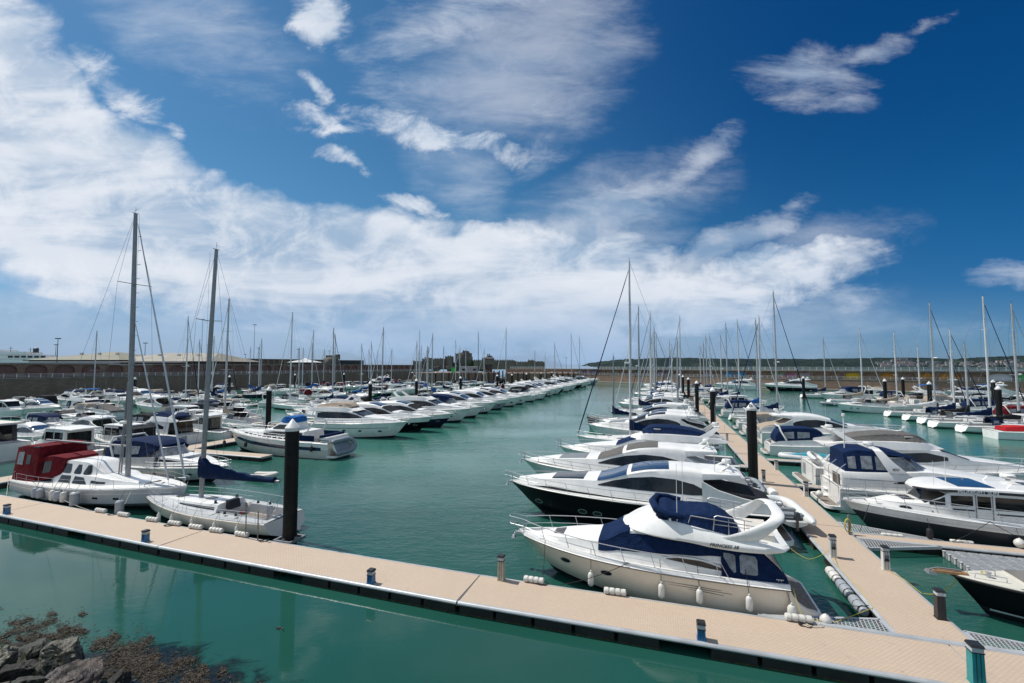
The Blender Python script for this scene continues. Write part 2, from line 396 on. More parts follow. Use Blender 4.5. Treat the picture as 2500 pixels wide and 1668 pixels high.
def hull_loft(L, B, hs, hb, rake=.09, tf=.86, full=2.3, q=.85, mid=.38, chine=.9, kn=.72, tr=0.0, draft=.4, flare=.35, n=15, pw=1.7, rnd_=.55, counter=0.0):
    """columns: keel, chine, waterline, topside, knuckle, rub, sheer"""
    xs, cols = [], []
    for i in range(n):
        s = i/(n-1); t = 1-(1-s)**1.45
        if t < mid: f = tf+(1-tf)*math.sin(math.pi/2*t/mid)
        else: f = max(0.0, 1-((t-mid)/(1-mid))**full)**q
        b = B/2*f; z = hs+(hb-hs)*t**pw; x = -L/2+L*t; rk = rake*L*t**3
        e = (1-t)**8*tr
        def X(zz): return x-rk*(1-zz/z)+e*(zz/z)
        cf = chine-flare*t**2
        zk = -draft+(draft+.05)*max(0, (t-.8)/.2)**2; zc = -.08+.35*t**3; ct = counter*max(0, 1-t/.3)**1.3; zk += (draft+.12)*ct; zc += .16*ct; cf -= .1*ct
        ed = min(1, b/.12)
        c = [(X(zk), 0, zk), (X(zc), b*cf, zc), (X(zc+.10), b*(cf+.03), zc+.12), (X(z*.45), b*(cf+(1-cf)*rnd_), zc+.12+(z*kn-zc-.12)*.5),
             (X(z*kn), b*(.97-.05*t*t), z*kn), (X(z-.10), b*.995, z-.10), (X(z-.07), b+.035*ed, z-.08), (X(z-.02), b+.035*ed, z-.03), (X(z), b, z)]
        xs.append(x); cols.append(c)
    return Loft(xs, cols)
def rail(mb, lf, x0, x1, h=.6, inset=.08, step=1.1, r=.018, nose=.25, mid=True, slant=.18, open_bow=False):
    """bow rail following the sheer from x0 forward to x1 and round the nose"""
    def P(x, dz, ins=inset, sg=1):
        A = pchip(lf.x, lf.A[:, -1], np.array([min(x, lf.x[-1])]))[0]; return (x, sg*max(A[1]-ins, .03), A[2]+dz)
    q = np.linspace(x0, x1, 16)
    xe = lf.x[-1]
    for k, hh in enumerate((h, h*.5) if mid else (h,)):
        left = [P(x, hh, inset*(1-.8*(hh/h))) for x in q]
        if k == 0: left = [P(x0-.35, .03)]+left
        zt = left[-1][2]+.04; yb = left[-1][1]
        nose_pts = [(xe+nose, yb*.8, zt+.03), (xe+nose+.1, yb*.3, zt+.04)]
        full = left+nose_pts+[(a, -b, c) for a, b, c in nose_pts[::-1]]+[(a, -b, c) for a, b, c in left[::-1]]
        if open_bow:
            mb.tube(left+nose_pts[:1], r if k == 0 else r*.7, 5); mb.tube([(a, -b, c) for a, b, c in left+nose_pts[:1]], r if k == 0 else r*.7, 5)
        else: mb.tube(full, r if k == 0 else r*.7, 5)
    n = max(2, int((x1-x0)/step)+1)
    for x in np.linspace(x0, x1, n):
        for sg in (1, -1):
            a = P(x, .0, inset, sg); b = P(min(x+slant*h*1.6, x1), h, inset*.2, sg); mb.tube([a, b], r*.85, 5)
    for sg in (1, -1):
        a = P(xe-.25, 0, .02, sg); mb.tube([a, (xe+nose, sg*.16, a[2]+h+.02)], r*.85, 5)
# ---------------------------------------------------------------- boats: shared pieces
def hull_part(root, lf, lower, upper, bottom=None, strip=None, split=4, n=22):
    mb = MB(); bot = bottom or foul; st = strip or upper
    lf.mesh(mb, n, lambda i, j: 0 if j < 2 else (3 if j in (5, 6) else (1 if j < split else 2)), cap0=True, capmat=1)
    return mb.build('hull', [bot, lower, upper, st], root)
def deck_part(root, lf, wx0=None, wx1=None, ww=.7, floor=.5, dm=None, wm=None, camber=.06, name='deck', sole=None, n=20, coam=.0):
    mb = MB(); fr = [1, .985, .96, .7, .35, 0]; dz = [0, .03, .02, .6, .9, 1]
    def line(q, lim=None):
        S = lf.at(q=q)[:, -1]; out = []
        for (x, y, z) in S:
            if lim is None: out.append([(x, y*f, z+(dz[k] if k < 3 else camber*dz[k])) for k, f in enumerate(fr)])
            else: w = min(lim, y*.9); out.append([(x, y, z), (x, y*.985, z+.03), (x, y*.96, z+.02), (x, w+(y-w)*.5, z+.02), (x, w, z+.02)])
        return out
    X0, X1 = lf.x[0], lf.x[-1]
    if wx0 is None: mb.grid(line(np.linspace(X0, X1, n)), 0, mir=True)
    else:
        q = np.append(np.linspace(wx1, X1*.97, n), X1); mb.grid(line(q), 0, mir=True)
        mb.grid(line(np.linspace(wx0, wx1, 8), ww), 0, mir=True)
        if wx0 > X0+.02: mb.grid(line(np.linspace(X0, wx0, 4)), 0, mir=True)
    d = mb.build(name, [dm or deckm], root)
    if wx0 is not None:
        mb = MB(); L = line(np.linspace(wx0, wx1, 8), ww)
        top = [r[-1] for r in L]; zf = [min(t[2] for t in top)-floor]*len(top)
        P = [[(t[0], t[1], t[2]+coam), (t[0], t[1]-.03, z+.02), (t[0], t[1]-.05, z), (t[0], 0, z)] for t, z in zip(top, zf)]
        mb.grid(P, lambda i, j: 1 if j == 2 else 0, mir=True)
        for e in (0, -1):
            t = top[e]; z = zf[e]; mb.poly([(t[0], t[1], t[2]+coam), (t[0], -t[1], t[2]+coam), (t[0], -t[1], z), (t[0], t[1], z)], 0)
        mb.build('cockpit', [wm or white2, sole or teak], root)
    return d
def platform_part(root, x0, x1, w, z, top=None):
    mb = MB(); n = 9; P = []; 
    for i in range(n):
        a = math.pi/2*i/(n-1); P.append((x0+.45*(1-math.sin(a)), w-.45*(1-math.cos(math.pi/2-a)) if 0 else w-.45*(1-math.cos(a))))
    # outline: quarter-round aft corners
    out = [(x1, w)]+[(x0+.5-.5*math.sin(t), w-.5+.5*math.cos(t)) for t in np.linspace(0, math.pi/2, 7)]
    out = out+[(x, -y) for x, y in out[::-1]]
    mb.poly([(x, y, z) for x, y in out], 0); mb.poly([(x, y, z-.22) for x, y in out[::-1]], 0)
    for i in range(len(out)):
        a, b = out[i], out[(i+1) % len(out)]; mb.poly([(*a, z), (*b, z), (*b, z-.22), (*a, z-.22)], 0)
    o = mb.build('swim_platform', [white], root)
    m2 = MB(); m2.poly([(x0+(x-x0)*.9+.08, y*.9, z+.008) for x, y in out], 0); m2.build('teak_deck', [top or teak], o)
def seat_part(root, x0, x1, y0, y1, z, m, name='seat', h=.16):
    mb = MB(); mb.box(x0, x1, y0, y1, z, z+h, 0, .03, .03); return mb.build(name, [m], root)
def porthole(root, lf, x, z, rx=.22, rz=.10, sides=(1,), rim=True, name='porthole'):
    mb = MB()
    for sg in sides:
        pts = []; rp = []
        for k in range(16):
            a = 2*math.pi*k/16; px, pz = x+rx*math.cos(a), z+rz*math.sin(a); pts.append((px, sg*(lf.yz(px, pz)+.014), pz))
            qx, qz = x+rx*1.15*math.cos(a), z+rz*1.3*math.sin(a); rp.append((qx, sg*(lf.yz(qx, qz)+.010), qz))
        mb.poly(pts, 0)
        if rim: mb.poly(rp, 1)
    mb.build(name, [glass, steel], root, smooth=False)
def outboard(root, x, y, z, m, s=1.0):
    mb = MB(); mb.box(x-.55*s, x+.02, y-.2*s, y+.2*s, z+.35*s, z+.95*s, 0, .10*s, .05*s); mb.box(x-.34*s, x-.1*s, y-.09*s, y+.09*s, z-.6*s, z+.4*s, 0, .0, .0)
    mb.build('outboard_motor', [m], root, smooth=False)
def antenna(root, x, y, z, h=2.2, r=.014, name='antenna'):
    mb = MB(); mb.tube([(x, y, z), (x, y, z+h*.4), (x, y, z+h)], [r*1.4, r, r*.6], 5); mb.build(name, [white2], root)
def radar(root, x, z, y=0, r=.3, name='radar_dome'):
    mb = MB(); mb.lathe([(.02, 0), (r*.9, .02), (r, .08), (r, .17), (r*.85, .24), (.02, .26)], (x, y, z), 14); mb.build(name, [white], root)
def windscreen(root, xf, xa, wf, wa, zb, zt, rake=.8, m=None, frame=None, back=0.0):
    """U-shaped raked screen: foot at xf, sides run aft to xa"""
    mb = MB(); fr = MB(); n = 17; B, Tt = [], []
    for i in range(n):
        a = math.pi*i/(n-1)-math.pi/2; s = math.sin(a); c = max(0, math.cos(a))
        x = xa+(xf-xa)*c**.75; y = (wf+(wa-wf)*(1-c))*np.sign(s)*abs(s)**.55
        B.append((x, y, zb)); Tt.append((x-rake*(.25+.75*c), y*.9, zt-back*(1-c)))
    mb.grid([[b, t] for b, t in zip(B, Tt)], 0); o = mb.build('windscreen', [m or glass], root)
    fr.tube(Tt, .03, 6)
    for k in (3, 8, 13): fr.tube([B[k], Tt[k]], .022, 5)
    fr.build('screen_frame', [frame or white], o)
# ---------------------------------------------------------------- express cruiser with hardtop
def sport(name='sport_cruiser', L=16, B=4.5, lower=None, upper=None, hs=1.65, hb=2.3, detail=2, cover=None, roofglass=True, sunroof=None, pad=None, rails=True, tint=None, ports=(5.6, 3.1, 2.2), well=True, ht=1.0, split=4, roofm=None, deckmat=None):
    root = empty(name); s = L/16; lower = lower or white; upper = upper or white
    lf = hull_loft(L*.94, B, hs, hb, rake=.15, tf=.9, full=2.2, q=.8, kn=.66, flare=.42)
    for D in (lf.A, lf.D): D[..., 0] += L*.03
    lf.x = lf.x+L*.03
    hull_part(root, lf, lower, upper, strip=stripe_g if detail > 1 else None, split=split)
    X = lambda v: v*s
    w2 = B/4.5; zo = hs-1.65+0.0
    def Z(v): return hs+(v-1.65)*ht
    rows = [(7.35, .15, 2.28, .12, 2.3, 2.34), (6.4, .75, 2.2, .6, 2.36, 2.48), (5.0, 1.2, 2.1, 1.0, 2.5, 2.68), (3.4, 1.5, 2.0, 1.25, 2.66, 2.86), (2.3, 1.62, 1.95, 1.38, 2.72, 2.95),
            (1.6, 1.7, 1.9, 1.42, 2.85, 3.15), (0.3, 1.78, 1.85, 1.4, 3.2, 3.72), (-1.0, 1.82, 1.8, 1.36, 3.5, 4.05), (-2.4, 1.84, 1.75, 1.34, 3.55, 4.16), (-3.6, 1.85, 1.72, 1.34, 3.5, 4.1), (-3.7, 1.85, 1.72, 1.34, 3.5, 4.08)]
    rr = [(X(r[0]), r[1]*w2, Z(r[2]) if r[0] < 6 else min(Z(r[2]), hb), r[3]*w2, Z(r[4]), Z(r[5])) for r in rows]
    cab = shell(rr)
    mb = MB(); cab.mesh(mb, 30, 0, cap0=True, capmat=1); mb.build('cabin', [roofm or white, glass], root)
    # dark side arch
    mb = MB(); arch = [(2.1, 2.62, 2.56), (1.2, 2.98, 2.55), (.2, 3.26, 2.5), (-1.0, 3.42, 2.48), (-2.2, 3.36, 2.46), (-3.2, 3.12, 2.44), (-3.68, 2.85, 2.5)]
    cab.side(mb, [(X(a), Z(b), Z(c)) for a, b, c in arch], .014); mb.build('side_window', [tint or glass], root)
    # windscreen and roof glass
    mb = MB(); P = cab.at(8, X(.35), X(2.15)); cab.top(mb, X(.45), X(2.15), 3, .02, 8, 0); mb.build('windscreen', [cover or glassb], root)
    if cover is None and detail > 0:
        mb = MB(); mb.box(X(.5), X(2.1), -.03, .03, 0, .01, 0)
    if roofglass:
        mb = MB(); cab.top(mb, X(-1.9), X(.2), 4, .02, 8, 0); mb.build('roof_window', [sunroof or glassb], root)
    # hardtop overhang
    ov = shell([(X(-5.6), 1.2*w2, Z(3.72), 1.2*w2, Z(3.8), Z(3.9)), (X(-5.0), 1.34*w2, Z(3.62), 1.36*w2, Z(3.75), Z(4.02)), (X(-3.66), 1.38*w2, Z(3.44), 1.37*w2, Z(3.55), Z(4.10))])
    mb = MB(); ov.mesh(mb, 6, 0, cap0=True); Q = ov.at(6)[:, :1]; mb.grid(np.concatenate([Q, Q*np.array([1, -1, 1])], 1), 0); mb.build('hardtop', [roofm or white], root)
    # cockpit coaming wings
    mb = MB()
    for sg in (1, -1):
        P = []
        for x, zt, w in ((-3.6, 3.45, 1.83), (-4.4, 2.95, 1.9), (-5.6, 2.55, 1.93), (-7.0, 2.25, 1.85), (-7.25, 1.9, 1.8)):
            ww = w*w2; P.append([(X(x), sg*(ww+.02), Z(1.7)), (X(x), sg*ww, Z(zt)), (X(x), sg*(ww-.18), Z(zt)), (X(x), sg*(ww-.26), Z(1.4))])
        mb = MB(); mb.grid(P, 0); mb.build('coaming', [white], root)
    deck_part(root, lf, X(-6.9), X(-3.6), 1.55*w2, .5, dm=deckmat)
    if pad is not None:
        pd = shell([(X(-7.15), 1.5*w2, Z(1.8), 1.45*w2, Z(2.1), Z(2.2)), (X(-6.2), 1.75*w2, Z(1.9), 1.6*w2, Z(2.5), Z(2.62)), (X(-4.7), 1.8*w2, Z(2.1), 1.45*w2, Z(2.75), Z(2.95)), (X(-3.72), 1.6*w2, Z(2.3), 1.3*w2, Z(3.3), Z(3.5))])
        mb = MB(); pd.mesh(mb, 12, 0); mb.build('cockpit_cover', [pad], root)
    else:
        seat_part(root, X(-6.8), X(-5.4), -1.3*w2, 1.3*w2, Z(2.0), seatg, 'sun_pad', .14); seat_part(root, X(-5.2), X(-4.2), .5*w2, 1.5*w2, Z(1.55), seatw)
    platform_part(root, -L/2, X(-7.3), B*.43, .45)
    mb = MB(); mb.box(lf.x[0]-.03, lf.x[0]+.02, -.9*w2, .9*w2, .62, hs-.25); mb.build('garage_door', [greyh], root, smooth=False)
    if detail > 0:
        mb = MB(); P = cab.at(q=[X(4.9), X(4.0)]); cab.top(mb, X(3.0), X(5.0), 4, .012, 6, 0); mb.build('foredeck_hatch', [glass if detail > 1 else seatg], root)
        for px in ports: porthole(root, lf, X(px), 1.05 if px > 5 else .95, .26, .12, (1, -1), name='porthole')
        mb = MB(); mb.tube([(X(-4.6), -.9*w2, Z(3.95)), (X(-5.1), -.85*w2, Z(4.35)), (X(-5.1), .85*w2, Z(4.35)), (X(-4.6), .9*w2, Z(3.95))], .07, 6); mb.build('radar_arch', [white], root)
        radar(root, X(-5.05), Z(4.38), 0, .28)
    if rails:
        mb = MB(); rail(mb, lf, X(-1.5), lf.x[-1]-.15, .62, .10, 1.35, .017 if detail > 1 else .022, .3); mb.build('bow_rail', [steel], root)
    if detail > 1:
        antenna(root, X(-4.3), 1.1*w2, Z(3.95), 2.4)
    anchor(root, lf)
    root['lf'] = 0; LF[root.name] = lf
    return root
LF = {}
def anchor(root, lf):
    z = lf.A[-1, -1, 2]; x = lf.x[-1]; mb = MB(); mb.box(x-.25, x+.18, -.07, .07, z-.10, z-.02, 0); mb.tube([(x-.1, 0, z-.02), (x+.2, 0, z-.12), (x+.26, 0, z-.28)], .03, 5)
    mb.box(x+.16, x+.34, -.16, .16, z-.34, z-.22, 0, .03, .05); mb.build('anchor', [steel], root)
# ---------------------------------------------------------------- flybridge cruiser
def fly(name='flybridge_cruiser', L=15, B=4.6, lower=None, upper=None, hs=1.75, hb=2.3, detail=1, bimini=None, flycover=None, dark=True, enclosure=None, winged=False, rails=True, wcover=None, split=4, ports=(4.6, 2.8, 1.0)):
    root = empty(name); s = L/15; lower = lower or white; upper = upper or white; w2 = B/4.6; X = lambda v: v*s; Z = lambda v: hs+(v-1.75)
    lf = hull_loft(L*.95, B, hs, hb, rake=.13, tf=.9, full=2.3, q=.8, kn=.7, flare=.4)
    for D in (lf.A, lf.D): D[..., 0] += L*.025
    lf.x = lf.x+L*.025
    hull_part(root, lf, lower, upper, split=split); LF[root.name] = lf
    rows = [(6.6, .3, 2.15, .2, 2.3, 2.34), (5.2, 1.0, 2.0, .8, 2.45, 2.6), (3.6, 1.45, 1.9, 1.2, 2.65, 2.82), (2.5, 1.6, 1.85, 1.4, 2.75, 2.95), (2.0, 1.68, 1.85, 1.45, 2.9, 3.15), (.8, 1.75, 1.8, 1.5, 3.35, 3.6),
            (-1.5, 1.8, 1.75, 1.55, 3.5, 3.66), (-4.2, 1.8, 1.7, 1.55, 3.5, 3.62), (-4.3, 1.8, 1.7, 1.55, 3.5, 3.62)]
    cab = shell([(X(r[0]), r[1]*w2, Z(r[2]) if r[0] < 5 else hb-.08, r[3]*w2, Z(r[4]), Z(r[5])) for r in rows], .4)
    mb = MB(); cab.mesh(mb, 26, 0, cap0=True, capmat=1); mb.build('cabin', [white, glass], root)
    mb = MB(); band = [(2.2, 2.78, 2.72), (1.4, 3.12, 2.62), (.4, 3.38, 2.55), (-1.5, 3.42, 2.52), (-3.2, 3.38, 2.5), (-4.0, 3.2, 2.55)] if dark else [(1.2, 3.05, 2.8), (0, 3.35, 2.6), (-1.6, 3.2, 2.5), (-3.2, 2.8, 2.45)]
    cab.side(mb, [(X(a), Z(b), Z(c)) for a, b, c in band], .014); mb.build('side_window', [glass], root)
    mb = MB(); cab.top(mb, X(.85), X(2.45), 3, .02, 8, 0); mb.build('windscreen', [wcover or glass], root)
    # flybridge moulding with a hollow
    fr = [(1.3, .9, 3.55, .85, 3.62, 3.66), (.6, 1.35, 3.5, 1.2, 3.85, 3.95), (-.2, 1.6, 3.45, 1.45, 4.1, 4.15), (-2.5, 1.75, 3.42, 1.6, 4.1, 4.12), (-4.8, 1.75, 3.42, 1.65, 3.95, 4.0), (-6.0, 1.6, 3.5, 1.5, 3.72, 3.76)]
    mb = MB(); P = []
    for (x, wb, zb, wsx, zsx, zt) in fr:
        wi = (wsx-.16)*w2 if x < .3 else .02; zi = Z(3.55) if x < .3 else Z(zt)
        P.append([(X(x), 0, Z(zb)), (X(x), wb*w2*.96, Z(zb)), (X(x), wb*w2, Z(zb)+.08), (X(x), wsx*w2, Z(zsx)), (X(x), max(wi, .02)+.04, Z(zt)), (X(x), max(wi, .02), zi), (X(x), 0, zi)])
    P = pchip(np.array([p[0][0] for p in P])[::-1], np.array(P)[::-1], np.linspace(P[-1][0][0], P[0][0][0], 18)); mb.grid(P, 0, mir=True); fb = mb.build('flybridge', [white], root)
    windscreen(root, X(.25), X(-1.0), 1.2*w2, 1.4*w2, Z(4.1), Z(4.5), .45, tint_small if not flycover else glass)
    if flycover:
        cv = shell([(X(-4.6), 1.2*w2, Z(3.95), 1.1*w2, Z(4.1), Z(4.2)), (X(-3.5), 1.5*w2, Z(4.0), 1.2*w2, Z(4.35), Z(4.55)), (X(-1.8), 1.52*w2, Z(4.05), 1.15*w2, Z(4.5), Z(4.78)), (X(-.4), 1.45*w2, Z(4.1), 1.1*w2, Z(4.55), Z(4.72)), (X(.35), 1.0*w2, Z(4.1), .6*w2, Z(4.2), Z(4.25))])
        mb = MB(); cv.mesh(mb, 18, 0, cap1=True); mb.build('flybridge_cover', [flycover], root)
    else:
        seat_part(root, X(-1.6), X(-.8), -.9, .9, Z(3.6), seatw, 'helm_seat', .5); seat_part(root, X(-4.2), X(-2.6), .3, 1.4*w2, Z(3.6), seatw, 'seat', .35)
    if bimini:
        bm_ = shell([(X(-4.4), 1.4*w2, Z(5.35), 1.3*w2, Z(5.4), Z(5.48)), (X(-2.5), 1.5*w2, Z(5.42), 1.35*w2, Z(5.5), Z(5.62)), (X(-.8), 1.35*w2, Z(5.35), 1.2*w2, Z(5.4), Z(5.48))])
        mb = MB(); bm_.mesh(mb, 8, 0, cap1=True); o = mb.build('bimini', [bimini], root); f2 = MB()
        for x in (-4.0, -1.2):
            for sg in (1, -1): f2.tube([(X(x), sg*1.5*w2, Z(4.0)), (X(x), sg*1.38*w2, Z(5.4))], .02, 5)
        f2.build('bimini_frame', [steel], o)
    # radar arch
    mb = MB()
    for sg in (1, -1):
        P = []
        for x, z, w, ln in ((-4.6, 3.95, 1.62, .9), (-5.1, 4.4, 1.5, .6), (-5.5, 4.85, 1.3, .45)):
            P.append([(X(x), sg*w*w2, Z(z)), (X(x)+ln, sg*w*w2, Z(z)), (X(x)+ln, sg*(w-.1)*w2, Z(z)), (X(x), sg*(w-.1)*w2, Z(z))])
        mb.grid(P, 0, cv=True)
    mb.box(X(-5.5), X(-5.5)+.45, -1.3*w2, 1.3*w2, Z(4.8), Z(4.9)); mb.build('radar_arch', [white], root)
    radar(root, X(-5.3), Z(4.92), 0, .3)
    if detail > 0: antenna(root, X(-5.2), 1.1*w2, Z(4.9), 2.0)
    deck_part(root, lf, X(-6.5), X(-4.3), 1.6*w2, .6)
    seat_part(root, X(-6.4), X(-5.8), -1.3*w2, 1.3*w2, hs-.15, seatw)
    if enclosure:
        en = shell([(X(-6.6), 1.75*w2, Z(1.8), 1.6*w2, Z(2.2), Z(2.3)), (X(-5.6), 1.8*w2, Z(1.8), 1.6*w2, Z(3.3), Z(3.5)), (X(-4.25), 1.82*w2, Z(1.8), 1.62*w2, Z(3.4), Z(3.56))], .35)
        mb = MB(); en.mesh(mb, 10, 0); mb.build('cockpit_enclosure', [enclosure], root)
        mb = MB(); en.side(mb, [(X(-5.6), Z(3.1), Z(2.4)), (X(-4.7), Z(3.2), Z(2.4))], .02); mb.build('vinyl_window', [clear], root)
    platform_part(root, -L/2, X(-7.0), B*.44, .45)
    mb = MB(); mb.box(lf.x[0]-.03, lf.x[0]+.02, .7*w2, 1.4*w2, .6, hs-.15); mb.build('transom_door', [greyh], root, smooth=False)
    mb = MB(); [mb.tube([(lf.x[0]-.06, y*w2, .55), (lf.x[0]-.1, y*w2, hs+.6), (lf.x[0]+.5, y*w2, hs+.65)], .022, 5) for y in (1.5, -1.5)]; mb.build('stern_rail', [steel], root)
    mb = MB(); lf.side(mb, [(X(-6.8), hs*.62, hs*.62-.07), (X(5.5), hb*.66, hb*.66-.07)], .02, 1, sub=12); mb.build('rubbing_strake', [stripe_g], root)
    for px in ports: porthole(root, lf, X(px), 1.05, .26, .11, (1, -1))
    if rails:
        mb = MB(); rail(mb, lf, X(-2.5), lf.x[-1]-.15, .65, .10, 1.4, .022, .25); mb.build('bow_rail', [steel], root)
    anchor(root, lf); return root
tint_small = mat('acrylic_tinted', (.03, .035, .04), .08, spec=.6)
# ---------------------------------------------------------------- open sports boat with canvas
def opener(name='motor_cruiser', L=10, B=3.2, lower=None, upper=None, hs=1.15, hb=1.6, canvas=None, tonneau=None, detail=1, arch=True, engines=0, ports=(2.6, 1.5), split=4, rails=True, seatc=None):
    root = empty(name); s = L/10; w2 = B/3.2; X = lambda v: v*s; Z = lambda v: hs+(v-1.15)*(.6+.4*s)
    lf = hull_loft(L*.95, B, hs, hb, rake=.12, tf=.9, full=2.2, q=.8, kn=.68, flare=.4)
    for D in (lf.A, lf.D): D[..., 0] += L*.025
    lf.x = lf.x+L*.025; LF[root.name] = lf
    hull_part(root, lf, lower or white, upper or white, split=split)
    cab = shell([(X(4.3), .2, hb-.08, .15, hb, hb+.04), (X(3.2), .75*w2, Z(1.45), .6*w2, Z(1.66), Z(1.78)), (X(1.8), 1.1*w2, Z(1.35), .95*w2, Z(1.78), Z(1.95)), (X(.6), 1.2*w2, Z(1.3), 1.05*w2, Z(1.85), Z(2.0))])
    mb = MB(); cab.mesh(mb, 14, 0); mb.build('foredeck', [white], root)
    mb = MB(); cab.side(mb, [(X(.7), Z(1.78), Z(1.62)), (X(1.6), Z(1.76), Z(1.6)), (X(2.5), Z(1.66), Z(1.6))], .012); mb.build('side_window', [glass], root)
    mb = MB(); cab.top(mb, X(2.0), X(2.6), 5, .012, 4, 0); mb.build('deck_hatch', [glass], root)
    windscreen(root, X(1.3), X(-.9), 1.0*w2, 1.32*w2, Z(1.88), Z(2.55), .8, glass if not canvas else clear, steel)
    for sg in (1, -1):
        mb = MB(); mb.grid([[(X(x), sg*(w*w2), Z(1.15)), (X(x), sg*w*w2*.98, Z(z)), (X(x), sg*(w*w2-.16), Z(z)), (X(x), sg*(w*w2-.2), Z(.9))] for x, z, w in ((.6, 1.95, 1.36), (-1.5, 1.8, 1.42), (-3.6, 1.6, 1.4), (-4.4, 1.3, 1.36))], 0); mb.build('coaming', [white], root)
    deck_part(root, lf, X(-4.2), X(.6), 1.2*w2, .45)
    seat_part(root, X(-3.9), X(-3.1), -1.1*w2, 1.1*w2, Z(1.05), seatc or seatw, 'seat', .3); seat_part(root, X(-1.2), X(-.5), -.9*w2, -.2, Z(.95), seatc or seatw, 'helm_seat', .5)
    if canvas:
        cv = shell([(X(-3.9), 1.32*w2, Z(1.55), 1.15*w2, Z(2.0), Z(2.1)), (X(-3.3), 1.34*w2, Z(1.6), 1.15*w2, Z(2.75), Z(2.95)), (X(-1.5), 1.36*w2, Z(1.7), 1.15*w2, Z(2.85), Z(3.1)), (X(.0), 1.3*w2, Z(2.1), 1.1*w2, Z(2.75), Z(2.95)), (X(.35), 1.2*w2, Z(2.4), .95*w2, Z(2.6), Z(2.7))], .4)
        mb = MB(); cv.mesh(mb, 16, 0, cap1=True); mb.build('canopy', [canvas], root)
        mb = MB(); cv.side(mb, [(X(-3.1), Z(2.55), Z(1.95)), (X(-2.2), Z(2.65), Z(1.95))], .02); cv.side(mb, [(X(-1.9), Z(2.65), Z(1.98)), (X(-.8), Z(2.65), Z(2.1))], .02); mb.build('vinyl_window', [clear], root)
    elif tonneau:
        cv = shell([(X(-4.2), 1.2*w2, Z(1.4), 1.0*w2, Z(1.5), Z(1.55)), (X(-2.0), 1.32*w2, Z(1.75), 1.0*w2, Z(1.95), Z(2.1)), (X(-.3), 1.3*w2, Z(1.9), .9*w2, Z(2.4), Z(2.55)), (X(.3), 1.1*w2, Z(2.1), .7*w2, Z(2.5), Z(2.58)), (X(1.2), .8*w2, Z(1.95), .4*w2, Z(2.0), Z(2.02))])
        mb = MB(); cv.mesh(mb, 16, 0); mb.build('cover', [tonneau], root)
    if arch:
        mb = MB(); mb.tube([(X(-2.9), 1.36*w2, Z(1.7)), (X(-3.4), 1.25*w2, Z(2.7)), (X(-3.5), 1.0*w2, Z(3.15)), (X(-3.5), -1.0*w2, Z(3.15)), (X(-3.4), -1.25*w2, Z(2.7)), (X(-2.9), -1.36*w2, Z(1.7))], .09, 6); mb.build('radar_arch', [white], root)
    platform_part(root, -L/2, X(-4.6), B*.42, .38)
    for k in range(engines): outboard(root, X(-4.7), (k-(engines-1)/2)*.6, .55, motor_b, 1.15)
    for px in ports: porthole(root, lf, X(px), .8, .17, .08, (1, -1))
    if rails:
        mb = MB(); rail(mb, lf, X(.2), lf.x[-1]-.1, .5, .08, 1.2, .018, .2); mb.build('bow_rail', [steel], root)
    anchor(root, lf); return root
